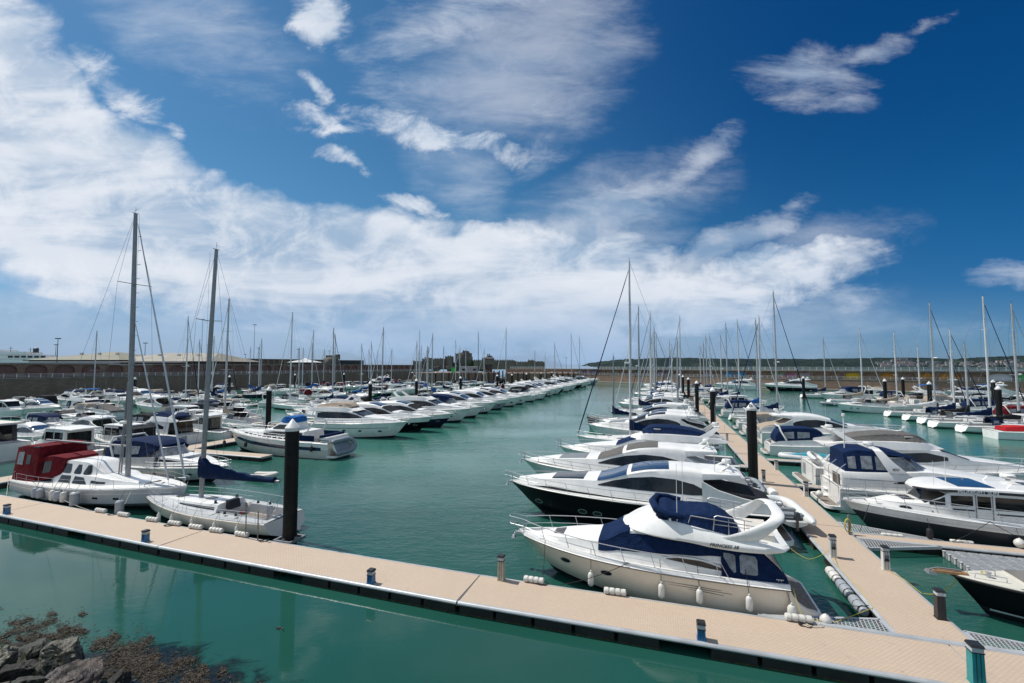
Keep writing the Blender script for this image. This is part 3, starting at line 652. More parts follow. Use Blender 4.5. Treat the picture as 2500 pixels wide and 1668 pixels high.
# ---------------------------------------------------------------- wheelhouse boat
def wheel(name='wheelhouse_boat', L=8, B=2.8, housem=None, lower=None, upper=None, hs=1.0, hb=1.5, canvas=None, engines=1, roofm=None, motor=None, split=4, aftcab=False):
    root = empty(name); s = L/8; w2 = B/2.8; X = lambda v: v*s; q = .5+.5*s; Z = lambda v: hs+(v-1.0)*q
    lf = hull_loft(L, B, hs, hb, rake=.1, tf=.88, full=2.1, q=.8, kn=.66, flare=.35); LF[root.name] = lf
    hull_part(root, lf, lower or white, upper or white, split=split)
    fd = shell([(X(3.6), .15, hb-.08, .1, hb, hb+.03), (X(2.4), .7*w2, Z(1.25), .6*w2, Z(1.5), Z(1.6)), (X(1.2), .95*w2, Z(1.15), .85*w2, Z(1.65), Z(1.78))])
    mb = MB(); fd.mesh(mb, 10, 0); mb.build('foredeck', [white], root)
    h = shell([(X(-1.2), 1.05*w2, Z(1.0), .98*w2, Z(2.55), Z(2.62)), (X(.9), 1.05*w2, Z(1.05), .98*w2, Z(2.6), Z(2.68)), (X(1.15), 1.02*w2, Z(1.1), .9*w2, Z(2.35), Z(2.45)), (X(1.9), .85*w2, Z(1.3), .7*w2, Z(1.6), Z(1.7))], .3)
    mb = MB(); h.mesh(mb, 14, 0, cap1=True); mb.build('wheelhouse', [housem or white], root)
    mb = MB()
    for a, b in ((-1.05, -.15), (-.05, .85)): h.side(mb, [(X(a), Z(2.45), Z(1.75)), (X(b), Z(2.45), Z(1.75))], .015)
    h.side(mb, [(X(.95), Z(2.4), Z(1.75)), (X(1.5), Z(1.9), Z(1.75))], .015); mb.build('side_window', [glass], root)
    mb = MB(); h.top(mb, X(1.0), X(1.75), 3, .02, 5, 0); mb.build('windscreen', [glass], root)
    mb = MB(); mb.box(X(-1.2)-.02, X(-1.2)+.01, -.8*w2, .8*w2, Z(1.1), Z(2.4)); mb.build('cabin_door', [glass], root, smooth=False)
    mb = MB(); rf = shell([(X(-2.0), 1.05*w2, Z(2.66), 1.05*w2, Z(2.69), Z(2.76)), (X(.4), 1.08*w2, Z(2.68), 1.08*w2, Z(2.72), Z(2.82)), (X(1.35), .85*w2, Z(2.62), .85*w2, Z(2.64), Z(2.7))], .4); rf.mesh(mb, 8, 0, cap1=True)
    Q = rf.at(8)[:, :1]; mb.grid(np.concatenate([Q, Q*np.array([1, -1, 1])], 1), 0); mb.build('roof', [roofm or white], root)
    deck_part(root, lf, X(-3.6), X(-1.2), 1.05*w2, .4)
    seat_part(root, X(-3.5), X(-3.0), -.9*w2, .9*w2, Z(.85), seatw)
    if canvas:
        cv = shell([(X(-3.3), 1.1*w2, Z(1.05), 1.0*w2, Z(2.4), Z(2.5)), (X(-1.1), 1.1*w2, Z(1.05), 1.02*w2, Z(2.6), Z(2.7))], .35)
        mb = MB(); cv.mesh(mb, 8, 0); mb.build('canopy', [canvas], root)
        mb = MB(); cv.side(mb, [(X(-3.1), Z(2.25), Z(1.5)), (X(-2.3), Z(2.3), Z(1.5))], .02); cv.side(mb, [(X(-2.1), Z(2.3), Z(1.5)), (X(-1.3), Z(2.35), Z(1.5))], .02); mb.build('vinyl_window', [clear], root)
    for k in range(engines): outboard(root, X(-3.95), (k-(engines-1)/2)*.6, .5, motor or motor_b, 1.05)
    mb = MB(); rail(mb, lf, X(.4), lf.x[-1]-.1, .5, .08, 1.1, .018, .15); mb.build('bow_rail', [steel], root)
    return root
# ---------------------------------------------------------------- sailing yacht
def sail(name='sailing_yacht', L=12, B=3.7, lower=None, upper=None, hs=1.1, hb=1.35, mast=17, mx=.10, cover=None, furl=None, deckmat=None, mastm=None, detail=1, sprayhood=None, bottom=None, split=8, stern='open', stripe=None, boomup=0.0, radar_=False, spr=(.42, .72), bimini=None, sag=0.0, wheel_=True, inner=None, mr=.115, boomz=1.25, booml=.36, rake=.12, roof=True, fwd=0.0):
    root = empty(name); X = lambda v: v*L/12
    lf = hull_loft(L, B, hs, hb, rake=.05, tf=.78, full=1.9, q=.9, chine=.66, kn=.55, flare=.40, draft=.35, tr=.55, mid=.42, pw=2.0, rnd_=.78, counter=1.0); LF[root.name] = lf
    hull_part(root, lf, lower or white, upper or white, bottom or foul, strip=stripe, split=split)
    cab = shell([(X(4.3), .15, hb-.03, .1, hb+.02, hb+.05), (X(3.2), .5, 1.2+hs-1.1, .4, hs+.28, hs+.34), (X(1.5), .95, hs+.08, .8, hs+.36, hs+.46), (X(-.4), 1.1, hs+.05, .95, hs+.42, hs+.54), (X(-1.5), 1.12, hs+.04, .95, hs+.44, hs+.56)])
    mb = MB(); cab.mesh(mb, 16, 0); mb.build('coachroof', [white], root)
    mb = MB(); cab.side(mb, [(X(-1.3), hs+.36, hs+.2), (X(.4), hs+.34, hs+.2), (X(1.8), hs+.28, hs+.2)], .01); mb.build('side_window', [glass], root)
    mb = MB()
    for x in (X(2.6), X(.1)): mb.box(x-.27, x+.27, -.27, .27, hs+.40 if x > X(2) else hs+.5, hs+.44 if x > X(2) else hs+.56, 0)
    mb.build('deck_hatch', [glass], root)
    deck_part(root, lf, X(-5.6), X(-1.6), .95, .45, dm=deckmat, camber=.08, coam=.12, sole=teak)
    bx = X(-1.55)
    # mast, spreaders, boom
    xm = X(12*mx); zm = hs+.45; zt = mast; mm = mastm or alu
    mb = MB(); mb.tube([(xm, 0, hs+.2), (xm-rake*.5, 0, zt*.6), (xm-rake, 0, zt)], [mr, mr, mr*.72], 8); m = mb.build('mast', [mm], root)
    mb = MB(); sw = B*.27; mb.tube([(xm-rake, 0, zt), (xm-rake, 0, zt+.5)], .012, 4); mb.tube([(xm-rake, -.25, zt+.02), (xm-rake, .25, zt+.02)], .02, 4); mb.tube([(xm-rake-.2, 0, zt+.25), (xm-rake+.25, 0, zt+.3)], .014, 4)
    mb.build('masthead_instruments', [stay], m)
    rg = .010 if detail > 1 else .014; tips = []
    for k, f in enumerate(spr):
        mb = MB(); z = zt*f+.6; w = sw*(1.15-.25*k); tips.append((xm-.18, w, z))
        for sg in (1, -1): mb.tube([(xm, 0, z), (xm-.18, sg*w, z+.05)], .028, 5)
        mb.build('spreader', [mm], root)
    mb = MB(); A = lf.at(q=[xm-.15])[0, -1]
    for sg in (1, -1):
        pts = [(xm-.15, sg*(A[1]-.12), A[2])]+[(a, sg*b, c) for a, b, c in tips]+[(xm-rake, 0, zt-.1)]
        mb.tube(pts, rg, 4); mb.tube([(xm-.5, sg*(A[1]-.15), A[2]), (xm, 0, tips[0][2]-.1)], rg, 4)
    bw = lf.A[-1, -1]; st = lf.A[0, -1]
    mb.tube([(xm-rake, 0, zt-.05), (st[0]+.2, 0, st[2]+1.5)], rg, 4)
    for sg in (1, -1): mb.tube([(st[0]+.2, 0, st[2]+1.5), (st[0]+.15, sg*st[1]*.8, st[2])], rg, 4)
    mb.tube([(bw[0]-.15, 0, bw[2]), (xm-.05, 0, zt*.96)], rg, 4)
    mb.tube([(xm-.02, .05, hs+.4), (xm-.10, .06, zt-.1)], rg*.8, 4); mb.build('rigging', [stay], root)
    if furl:
        mb = MB(); a = Vector((bw[0]-.2, 0, bw[2]+.35)); b = Vector((xm-.05, 0, zt*.95)); n = 12
        mb.tube([a.lerp(b, k/n) for k in range(n+1)], [.05]+[.085-.05*k/n for k in range(1, n)]+[.02], 7); mb.build('furled_sail', [furl], root)
    if inner:
        mb = MB(); a = Vector((bw[0]-1.9, 0, bw[2]+.25)); b = Vector((xm, 0, zt*.62)); n = 8
        mb.tube([a.lerp(b, k/n) for k in range(n+1)], [.05]+[.075-.04*k/n for k in range(1, n)]+[.02], 7); mb.build('staysail', [inner], root)
    bl = L*booml; zb = hs+boomz
    mb = MB(); mb.tube([(xm-.1, 0, zb), (xm-bl, 0, zb+boomup)], .075, 7); bo = mb.build('boom', [mm], root)
    if cover:
        mb = MB(); n = 16; P = []
        for k in range(n+1):
            t = k/n; x = xm+.14-(bl-.25)*t; hgt = (.62*(1-t)**1.4+.34)*(1+.10*math.sin(k*2.1)); wd_ = .22-.05*t+.03*math.sin(k*1.7); zc = zb+boomup*t-.13
            P.append([(x, wd_*math.sin(a)*1.0, zc+hgt*.5-hgt*.5*math.cos(a)+(.55*(1-t)**5 if math.cos(a) < 0 else 0)) for a in np.linspace(0, 2*math.pi, 10, endpoint=False)])
        mb.grid(P, 0, cv=True); mb.poly(P[0], 0); mb.poly(P[-1][::-1], 0); mb.build('sail_cover', [cover], bo)
    mb = MB(); mb.tube([(xm-bl*.92, 0, zb+boomup), (xm-bl*.95, 0, hs+.2)], .012, 4); mb.build('mainsheet', [ropew], root)
    if sprayhood:
        h = shell([(X(-2.5), 1.0, hs+.3, .8, hs+1.1, hs+1.25), (X(-1.6), 1.0, hs+.35, .8, hs+1.1, hs+1.25), (X(-.8), .85, hs+.5, .6, hs+.6, hs+.66)], .5)
        mb = MB(); h.mesh(mb, 8, 0, cap0=False); mb.build('sprayhood', [sprayhood], root)
        mb = MB(); h.side(mb, [(X(-2.2), hs+.95, hs+.6), (X(-1.6), hs+.95, hs+.6)], .02); mb.build('vinyl_window', [clear], root)
    if bimini:
        h = shell([(X(-5.2), 1.2, hs+1.9, 1.1, hs+1.95, hs+2.0), (X(-4.0), 1.25, hs+1.95, 1.1, hs+2.05, hs+2.12), (X(-2.9), 1.15, hs+1.85, 1.0, hs+1.92, hs+1.98)]); mb = MB(); h.mesh(mb, 6, 0, cap1=True)
        for x in (X(-5.0), X(-3.1)):
            for sg in (1, -1): mb.tube([(x, sg*1.2, hs+.1), (x, sg*1.15, hs+1.9)], .015, 4)
        mb.build('bimini', [bimini], root)
    if wheel_:
        mb = MB(); c = (X(-4.6), 0, hs+.55); mb.tube([(c[0], .42*math.cos(a), c[2]+.42*math.sin(a)) for a in np.linspace(0, 2*math.pi, 15)], .018, 5)
        for a in (0, 2.1, 4.2): mb.tube([c, (c[0], .42*math.cos(a), c[2]+.42*math.sin(a))], .012, 4)
        mb.box(c[0]+.04, c[0]+.3, -.12, .12, hs-.4, hs+.5, 0); mb.build('steering_wheel', [steel], root)
    if radar_: radar(root, xm+.35, zt*.45, 0, .28)
    mb = MB(); r = .014 if detail > 1 else .018
    q = np.linspace(X(-5.2), X(5.2), 9); S = lf.at(q=q)[:, -1]
    for sg in (1, -1):
        up = []
        for (x, y, z) in S: up.append((x, sg*(y-.07), z+.6)); mb.tube([(x, sg*(y-.07), z), up[-1]], r, 4)
        mb.tube(up, r*.6, 4); mb.tube([(a, b, c-.3) for a, b, c in up], r*.5, 4)
    zz = bw[2]; xx = bw[0]
    mb.tube([up[-1], (xx, -.15, zz+.62), (xx+.1, 0, zz+.64), (xx, .15, zz+.62), (up[-1][0], -up[-1][1], up[-1][2])], r, 5)
    for sg in (1, -1): mb.tube([(xx-.2, sg*.1, zz), (xx, sg*.15, zz+.62)], r, 4); mb.tube([(st[0]+.3, sg*(st[1]-.1), st[2]), (st[0]+.2, sg*(st[1]-.1), st[2]+.62), (st[0]+.15, sg*.35, st[2]+.62)], r, 4)
    mb.build('guard_rail', [steel], root)
    return root
# ---------------------------------------------------------------- inflatable tender
def rib(name='inflatable_tender', L=3.8, B=1.8, tubem=None, floor=None, console=True, cover=None, engine=True):
    root = empty(name); r = .24*B/1.8; tm = tubem or tube_w; w = B/2-r; pts = []
    for t in np.linspace(0, 1, 9): pts.append((-L/2+.05+t*(L*.62), w, .35+.10*t*t))
    for a in np.linspace(0, math.pi/2, 6)[1:]: pts.append((-L/2+.05+L*.62+math.sin(a)*(L*.38-r-.05), w*math.cos(a)**.8 if a < 1.57 else 0, .45+.12*math.sin(a)))
    full = pts+[(x, -y, z) for x, y, z in pts[::-1][1:]]
    mb = MB(); n = len(full); mb.tube(full, [r*.35]+[r*.9]+[r]*(n-4)+[r*.9]+[r*.35], 10); mb.build('inflatable_tube', [tm], root)
    mb = MB(); lf = [( -L/2+.35, w), (L*.12, w), (L*.36, w*.35), (L*.4, 0)]
    mb.grid([[(x, y, .28), (x, y*.6, .10), (x, 0, -.08)] for x, y in lf], 0, mir=True); mb.poly([(-L/2+.35, w, .28), (-L/2+.35, -w, .28), (-L/2+.35, -w*.6, .1), (-L/2+.35, 0, -.08), (-L/2+.35, w*.6, .1)], 0)
    mb.grid([[(x, y, .26), (x, 0, .26)] for x, y in lf], 1, mir=True); mb.build('hull', [white, floor or deckg], root)
    if cover:
        h = shell([(-L/2+.1, w+r*.6, .5, w*.8, .62, .68), (0, w+r*.6, .52, w*.7, .85, .95), (L*.42, .25, .6, .1, .66, .7)]); mb = MB(); h.mesh(mb, 10, 0); mb.build('cover', [cover], root)
    if console:
        seat_part(root, -L*.32, -L*.2, -w*.8, w*.8, .42, seatg, 'seat', .16); seat_part(root, -L*.06, L*.05, -w*.8, w*.8, .42, seatg, 'seat', .16)
        mb = MB(); mb.box(L*.08, L*.18, -.05, .4, .26, .75, 0, .04, .03); cpt = (L*.06, .17, .78)
        co = mb.build('console', [white], root); mb = MB(); mb.tube([(cpt[0]+.05*math.sin(a), cpt[1]+.17*math.cos(a), cpt[2]+.15*math.sin(a)) for a in np.linspace(0, 2*math.pi, 13)], .018, 5); mb.build('steering_wheel', [rubber], co)
    if engine: outboard(root, -L/2+.3, 0, .25, motor_b, .7)
    return root
def put(root, a, b, face='right', dz=0.0, twist=0.0, scale=None):
    root.location = W(a, b, dz); root.rotation_euler = (0, 0, YAW[face]+R(twist))
    if scale: root.scale = (scale, scale, scale) if not isinstance(scale, tuple) else scale
    return root
# ---------------------------------------------------------------- water
def build_water():
    m = bpy.data.materials.new('harbour_water'); m.use_nodes = True; T = NT(m.node_tree)
    o = T.n('ShaderNodeOutputMaterial'); p = T.n('ShaderNodeBsdfPrincipled'); T.l(p.outputs[0], o.inputs[0])
    g = T.n('ShaderNodeNewGeometry'); P = g.outputs['Position']
    n1 = T.noise(T.mapping(P, (1, 1.6, 1), (0, 0, R(15))), .035, 4, .55)
    sp = T.n('ShaderNodeSeparateXYZ'); T.l(P, sp.inputs[0]); bb = T.math('ADD', T.math('MULTIPLY', sp.outputs[0], GS), T.math('MULTIPLY', sp.outputs[1], GC))
    b_tone = T.ramp(T.math('ADD', bb, T.math('MULTIPLY', n1, 14)), 22, 75)  # base colour grows paler away from the near pontoon
    T.l(T.mix(b_tone, T.mix(T.ramp(n1, .3, .7), (.009, .056, .042), (.016, .080, .062)), T.mix(T.ramp(n1, .3, .7), (.020, .112, .086), (.034, .155, .122))), p.inputs['Base Color'])
    p.inputs['Roughness'].default_value = .03; p.inputs['IOR'].default_value = 1.33
    sp = T.n('ShaderNodeSeparateXYZ'); T.l(P, sp.inputs[0])
    calm = T.ramp(T.noise(T.mapping(P, (.6, 1, 1)), .06, 3, .5), .35, .65, .35, 1.0)
    # the strip between the rocks and the near pontoon lies sheltered
    bb = T.math('ADD', T.math('MULTIPLY', sp.outputs[0], GS), T.math('MULTIPLY', sp.outputs[1], GC))
    shel = T.ramp(bb, 17.0, 24.0, .085, 1.0)
    a = T.noise(T.mapping(P, (1, 2.2, 1), (0, 0, R(12))), 1.5, 5, .62, .5)
    b = T.noise(T.mapping(P, (1, 1.9, 1), (0, 0, R(-18))), .42, 3, .5, .4)
    hgt = T.math('ADD', T.math('MULTIPLY', a, .55), T.math('MULTIPLY', b, .9))
    bn = T.n('ShaderNodeBump'); bn.inputs['Distance'].default_value = .11
    T.l(T.math('MULTIPLY', T.math('MULTIPLY', calm, shel), .75), bn.inputs['Strength']); T.l(hgt, bn.inputs['Height']); T.l(bn.outputs[0], p.inputs['Normal'])
    mb = MB(); mb.poly([(-9000, -300, 0), (9000, -300, 0), (9000, 9000, 0), (-9000, 9000, 0)]); w = mb.build('water', [m], None, smooth=False); tag(w, kind='structure')
    w['label'] = 'green harbour water'
build_water()
# ---------------------------------------------------------------- pontoons
def deckmat_pattern():
    m = bpy.data.materials.new('pontoon_decking'); m.use_nodes = True; T = NT(m.node_tree)
    o = T.n('ShaderNodeOutputMaterial'); p = T.n('ShaderNodeBsdfPrincipled'); T.l(p.outputs[0], o.inputs[0]); p.inputs['Roughness'].default_value = .75
    tc = T.n('ShaderNodeTexCoord'); ob = tc.outputs['Object']
    br = T.n('ShaderNodeTexBrick'); T.l(T.mapping(ob, (1, 1, 1), (0, 0, R(0))), br.inputs['Vector']); br.inputs['Scale'].default_value = 1.0
    br.inputs['Brick Width'].default_value = .17; br.inputs['Row Height'].default_value = .085; br.inputs['Mortar Size'].default_value = .014; br.inputs['Mortar Smooth'].default_value = .4
    br.inputs['Color1'].default_value = (.485, .385, .29, 1); br.inputs['Color2'].default_value = (.525, .415, .315, 1); br.inputs['Mortar'].default_value = (.38, .295, .225, 1)
    n = T.noise(ob, .5, 5, .6); n2 = T.noise(ob, 6, 4, .6)
    c = T.mix(T.ramp(n, .35, .75, 0, .30), br.outputs['Color'], (.40, .31, .235)); c = T.mix(T.ramp(n2, .6, .8, 0, .22), c, (.30, .24, .19)); c = T.mix(T.ramp(T.noise(ob, 1.7, 6, .7, .6), .62, .70, 0, .45), c, (.27, .22, .17)); c = T.mix(T.ramp(T.noise(ob, 9, 2, .5), .74, .78, 0, .6), c, (.62, .58, .50))
    T.l(c, p.inputs['Base Color']); bn = T.n('ShaderNodeBump'); bn.inputs['Strength'].default_value = .35; bn.inputs['Distance'].default_value = .006; bn.invert = True
    T.l(br.outputs['Fac'], bn.inputs['Height']); T.l(bn.outputs[0], p.inputs['Normal']); return m
pdeck = deckmat_pattern()
galv = mat('galvanised_edge', (.42, .44, .45), .45, metal=.2, var=(1.2, .15))
pfloat = mat('pontoon_float', (.012, .014, .014), .6, var=(1.5, .4), bump=(8, .4, .02))
weed = mat('float_weed', (.035, .045, .012), .9, var=(6, .5), bump=(20, 1, .03))
conc = mat('float_concrete', (.32, .31, .28), .8, var=(2, .2))
DZ = .50
def pontoon(p0, p1, width, label, side=1, name='pontoon', parts=True, group=None, floatw=1.5, cat='pontoon', gap=.12):
    """deck from p0 to p1 (left edge when looking along, offset to the right by width), a/b coordinates"""
    A, Bv = W(*p0), W(*p1); d = (Bv-A); L = d.length; yaw = math.atan2(d.y, d.x); root = empty(name, A, yaw, label, cat, group)
    w = width
    mb = MB(); mb.box(.03, L-.03, -w+.10, -.10, DZ-.12, DZ); mb.build('decking', [pdeck], root, smooth=False)
    mb = MB()
    for yy in (-.06, -w+.06):
        sgn = 1 if yy > -w/2 else -1
        prof = [(yy-.05*sgn, DZ+.005), (yy+.03*sgn, DZ+.012), (yy+.08*sgn, DZ-.02), (yy+.10*sgn, DZ-.07), (yy+.08*sgn, DZ-.12), (yy-.02*sgn, DZ-.14), (yy-.08*sgn, DZ-.14)]
        mb.grid([[(x, y, z) for y, z in prof] for x in (0, L)], 0)
    for x in (0.0, L): mb.box(x-.03 if x else .0, x if x else .03, -w+.06, -.06, DZ-.2, DZ-.03)
    mb.build('edge_beam', [galv], root)
    n = max(1, int(L/(floatw+.05)))
    for k in range(min(n, 90)):
        x0 = (k+.04)*L/n; x1 = (k+.96)*L/n
        if k % 6 == 5 and n > 6: continue
        mb = MB(); mb.box(x0, x1, -w+.03, -.03, -.35, DZ-.13, 0, .01, .01); mb.box(x0-.01, x1+.01, -w+.01, -.01, -.3, .035+.02*rnd.random(), 1, .0, .0); mb.build('float', [pfloat, weed], root, smooth=False)
    return root
MAIN = [(-75, 22.6), (-60, 21.95), (-42.2, 21.3), (-26.1, 20.75), (-8.2, 20.45), (9.5, 20.62), (27, 20.9), (48, 21.2)]
ords = ['first', 'second', 'third', 'fourth', 'fifth', 'sixth', 'seventh', 'eighth', 'ninth', 'tenth', 'eleventh', 'twelfth', 'thirteenth', 'fourteenth', 'fifteenth', 'sixteenth', 'seventeenth', 'eighteenth', 'nineteenth', 'twentieth']
mlab = ['', 'beige decked pontoon section at the far left under the blue post', 'beige pontoon section beside the red canopied ketch', 'beige pontoon section beside the white racing yacht', 'beige pontoon section in mid picture with one short blue post and open water behind', 'beige pontoon section alongside the cream hulled flybridge cruiser', 'beige pontoon section with the tall teal post at lower right', '']
for i in range(len(MAIN)-1):
    if i in (0,): continue
    pontoon(MAIN[i], MAIN[i+1], 2.6, mlab[i] if mlab[i] else 'beige decking running out beyond the right edge', group='near pontoon sections')
def main_far(a):  # b of the far edge of the near pontoon
    return float(np.interp(a, [p[0] for p in MAIN], [p[1] for p in MAIN]))
# central walkway: sections along b, left edge a=8.0, width 2.5
dl = ['nearest section of the central beige walkway, joining the near pontoon', 'central walkway section between two white pedestals and the pile marked D', 'central walkway section just beyond the pile marked D']
seg = [20.75, 33.2, 47, 62, 77, 92, 107, 122, 137, 152, 167, 182, 197]
for i in range(len(seg)-1):
    b0 = seg[i] if i else main_far(9)+.05
    lab = dl[i] if i < 3 else 'beige walkway section running away between the boats, %s from the near pontoon' % ords[i]
    pontoon((8.0, b0), (8.0, seg[i+1]), 2.5, lab, group='central walkway sections', name='walkway_section')
for i in range(0, 9):
    pontoon((-55.5, 22.2+i*22), (-55.5, 22.2+(i+1)*22), 2.5, 'beige walkway section between the left-hand boats, %s from the near pontoon' % ords[i], group='left walkway sections', name='walkway_section', floatw=3)
pontoon((-139, 70), (-139, 230), 2.5, 'beige walkway along the boats below the stone arches', name='walkway_section', floatw=5)
pontoon((58.0, 84), (58.0, 170), 2.5, 'beige walkway behind the row of white yachts at right', name='walkway_section', floatw=4)
# finger pontoons
def finger(a0, a1, b, w, label, grp='finger pontoons'):
    pontoon((a0, b+w/2), (a1, b+w/2), w, label, group=grp, name='finger_pontoon', floatw=2.4)
finger(10.6, 32, 31.85, .9, 'narrow finger pontoon between the dark-hulled wheelhouse boat and the grey floating dock')
finger(10.6, 22, 43.6, .9, 'finger pontoon beside the blue canopied motor yacht with the 450 mark')
finger(10.6, 21, 54.6, .9, 'finger pontoon in front of the covered teal tender')
finger(-.5, 7.9, 34.9, .9, 'finger pontoon behind the black hulled sport cruiser')
finger(-1, 7.9, 50.3, 1.1, 'finger pontoon behind the navy covered flybridge yacht')
finger(-53, -41, 39.6, 1.6, 'wide finger pontoon left of the boat carrying a grey dinghy on its stern')
finger(-53, -41, 29.0, 1.0, 'finger pontoon behind the red canopied ketch')
# triangular gratings at the junction
grate = mat('grating_steel', (.30, .31, .32), .5, metal=.4)
def gusset(pts, label):
    c = W(*pts[0]); root = empty('corner_grating', c, 0, label, 'grating', 'triangular corner gratings')
    Pp = [W(*p)-c for p in pts]; mb = MB()
    for i in range(3):
        p, q = Pp[i], Pp[(i+1) % 3]; d = (q-p).normalized(); nn = Vector((-d.y, d.x, 0))*.06
        mb.poly([p-nn+Vector((0, 0, DZ)), q-nn+Vector((0, 0, DZ)), q+nn+Vector((0, 0, DZ)), p+nn+Vector((0, 0, DZ))])
        mb.poly([p-nn+Vector((0, 0, DZ-.15)), q-nn+Vector((0, 0, DZ-.15)), q-nn+Vector((0, 0, DZ)), p-nn+Vector((0, 0, DZ))])
    mb.build('frame', [galv], root, smooth=False)
    m = bpy.data.materials.get('grating_mesh')
    if not m:
        m = bpy.data.materials.new('grating_mesh'); m.use_nodes = True; T = NT(m.node_tree); o = T.n('ShaderNodeOutputMaterial'); p = T.n('ShaderNodeBsdfPrincipled'); T.l(p.outputs[0], o.inputs[0])
        tc = T.n('ShaderNodeTexCoord'); vo = T.n('ShaderNodeTexVoronoi', distance='CHEBYCHEV'); vo.inputs['Randomness'].default_value = 0; vo.inputs['Scale'].default_value = 7.5
        T.l(T.mapping(tc.outputs['Object'], (1, 1, 1), (0, 0, R(27))), vo.inputs['Vector'])
        f = T.math('GREATER_THAN', vo.outputs['Distance'], .36); p.inputs['Base Color'].default_value = (.38, .39, .40, 1); T.l(f, p.inputs['Alpha']); p.inputs['Roughness'].default_value = .5
    mb = MB(); mb.poly([p+Vector((0, 0, DZ-.01)) for p in Pp]); mb.build('mesh_panel', [m], root, smooth=False)
gusset([(7.95, 20.7), (7.95, 21.75), (3.9, 20.7)], 'triangular perforated metal corner plate on the left of the walkway junction')
gusset([(10.55, 20.75), (10.55, 21.75), (16.0, 20.8)], 'triangular perforated metal corner plate on the right of the walkway junction')
gusset([(10.55, 32.4), (10.55, 34.2), (15.0, 32.4)], 'perforated metal corner plate beside the coiled yellow hose')
gusset([(10.55, 31.35), (10.55, 29.9), (14.4, 31.35)], 'perforated metal corner plate with a rusty chain near the grey dock')
# aluminium cover strip where the walkway meets the pontoon
mb = MB(); A = W(3.5, 20.62, DZ+.016); Bq = W(15.5, 20.78, DZ+.016); n_ = W(0, .11)-W(0, 0)
mb.poly([A-n_, Bq-n_, Bq+n_, A+n_]); tag(mb.build('hinge_plate', [galv], None, smooth=False), 'long grey metal strip across the pontoon where the central walkway joins', 'metal strip')
# ---------------------------------------------------------------- piles
pblack = mat('pile_black', (.006, .0065, .007), .6, var=(2.5, .6), bump=(5, .3, .03), streak=.5, spec=.25)
pcap = mat('pile_cap_white', (.66, .66, .65), .4, streak=.25)
pgrow = mat('pile_growth', (.06, .06, .045), .9, var=(7, .4), bump=(12, 1, .03))
def pile_proto():
    root = empty('mooring_pile')
    mb = MB(); r = .38; mb.lathe([(r, -3.0), (r*1.02, .45), (r, .75), (r, 3.0), (r, 6.55), (r*.98, 6.62)], n=20, matf=lambda i: 1 if i < 1 else 0); mb.build('pile', [pblack, pgrow], root)
    mb = MB(); mb.lathe([(r*1.04, 6.56), (r*1.06, 6.60), (r*1.06, 6.76), (r*.98, 6.79), (.03, 7.24), (.0, 7.25)], n=20); mb.build('cap', [pcap], root)
    return root
PP = pile_proto()
steelb = mat('pile_collar', (.22, .23, .24), .5, metal=.4)
def collar_for(o, side):
    mb = MB(); x = .62
    for sg in (1, -1): mb.box(-.6, .6, sg*.55-.06, sg*.55+.06, DZ-.12, DZ+.02); mb.box(sg*.55-.06, sg*.55+.06, -.6, .6, DZ-.11, DZ+.03)
    for k in range(4): mb.lathe([(.09, -.08), (.09, .08)], (.45*math.cos(k*1.57), .45*math.sin(k*1.57), DZ+.05), 8)
    mb.build('guide_collar', [steelb], o, smooth=False)
def pile(a, b, label, group='black mooring piles with white caps', sc_=1.0, first=False, dz=0.0):
    o = PP if first else copy_tree(PP); o.location = W(a, b, dz); o.rotation_euler = (0, 0, YAW['right']); tag(o, label, 'mooring pile', group); return o
p = pile(-20.3, 21.35, 'tall black pile with white cone cap standing at the near pontoon by the racing yacht', first=True); collar_for(p, 1)
p = pile(7.3, 43.2, 'tall black pile whose white cone is marked D, beside the central walkway'); collar_for(p, 1)
pz = 6.75
text('D', .36, p, ink, (-.09, -.275, 6.95), (R(55), 0, R(-14)), bold=.035)
for i, b in enumerate((73.3, 104, 134, 165, 195)):
    p = pile(7.3, b, 'black pile beside the central walkway, %s beyond the one marked D' % ords[i])
    if i < 2: collar_for(p, 1)
for i, (a, b) in enumerate(((-56.4, 54.5), (-57.2, 81), (-57, 99.5), (-57.2, 126), (-57, 158), (-57.2, 176), (-56.6, 195), (-56.8, 222), (-57, 247))):
    pile(a, b, 'black pile among the left-hand boats, %s along the left walkway from the front' % ords[i])
for i, (a, b) in enumerate(((-140, 89), (-137, 116), (-141, 149), (-133, 169), (-127, 217), (-115, 221))):
    pile(a, b, 'small far black pile below the arched wall, %s from the left' % ords[i])
for i, (a, b) in enumerate(((41, 158), (51.8, 133.4), (64.4, 155), (52, 114.6), (72, 132.7), (50.9, 92.7))):
    pile(a, b, ['black pile standing alone in open water before the large white motor yachts', 'black pile behind the yellow covered yacht', 'thin dark pile left of the red topped boat', 'black pile between the white yachts, right of the blue cover', 'dark pile near the small blue roofed ferry', 'black pile with white cone farthest right among the sterns'][i])
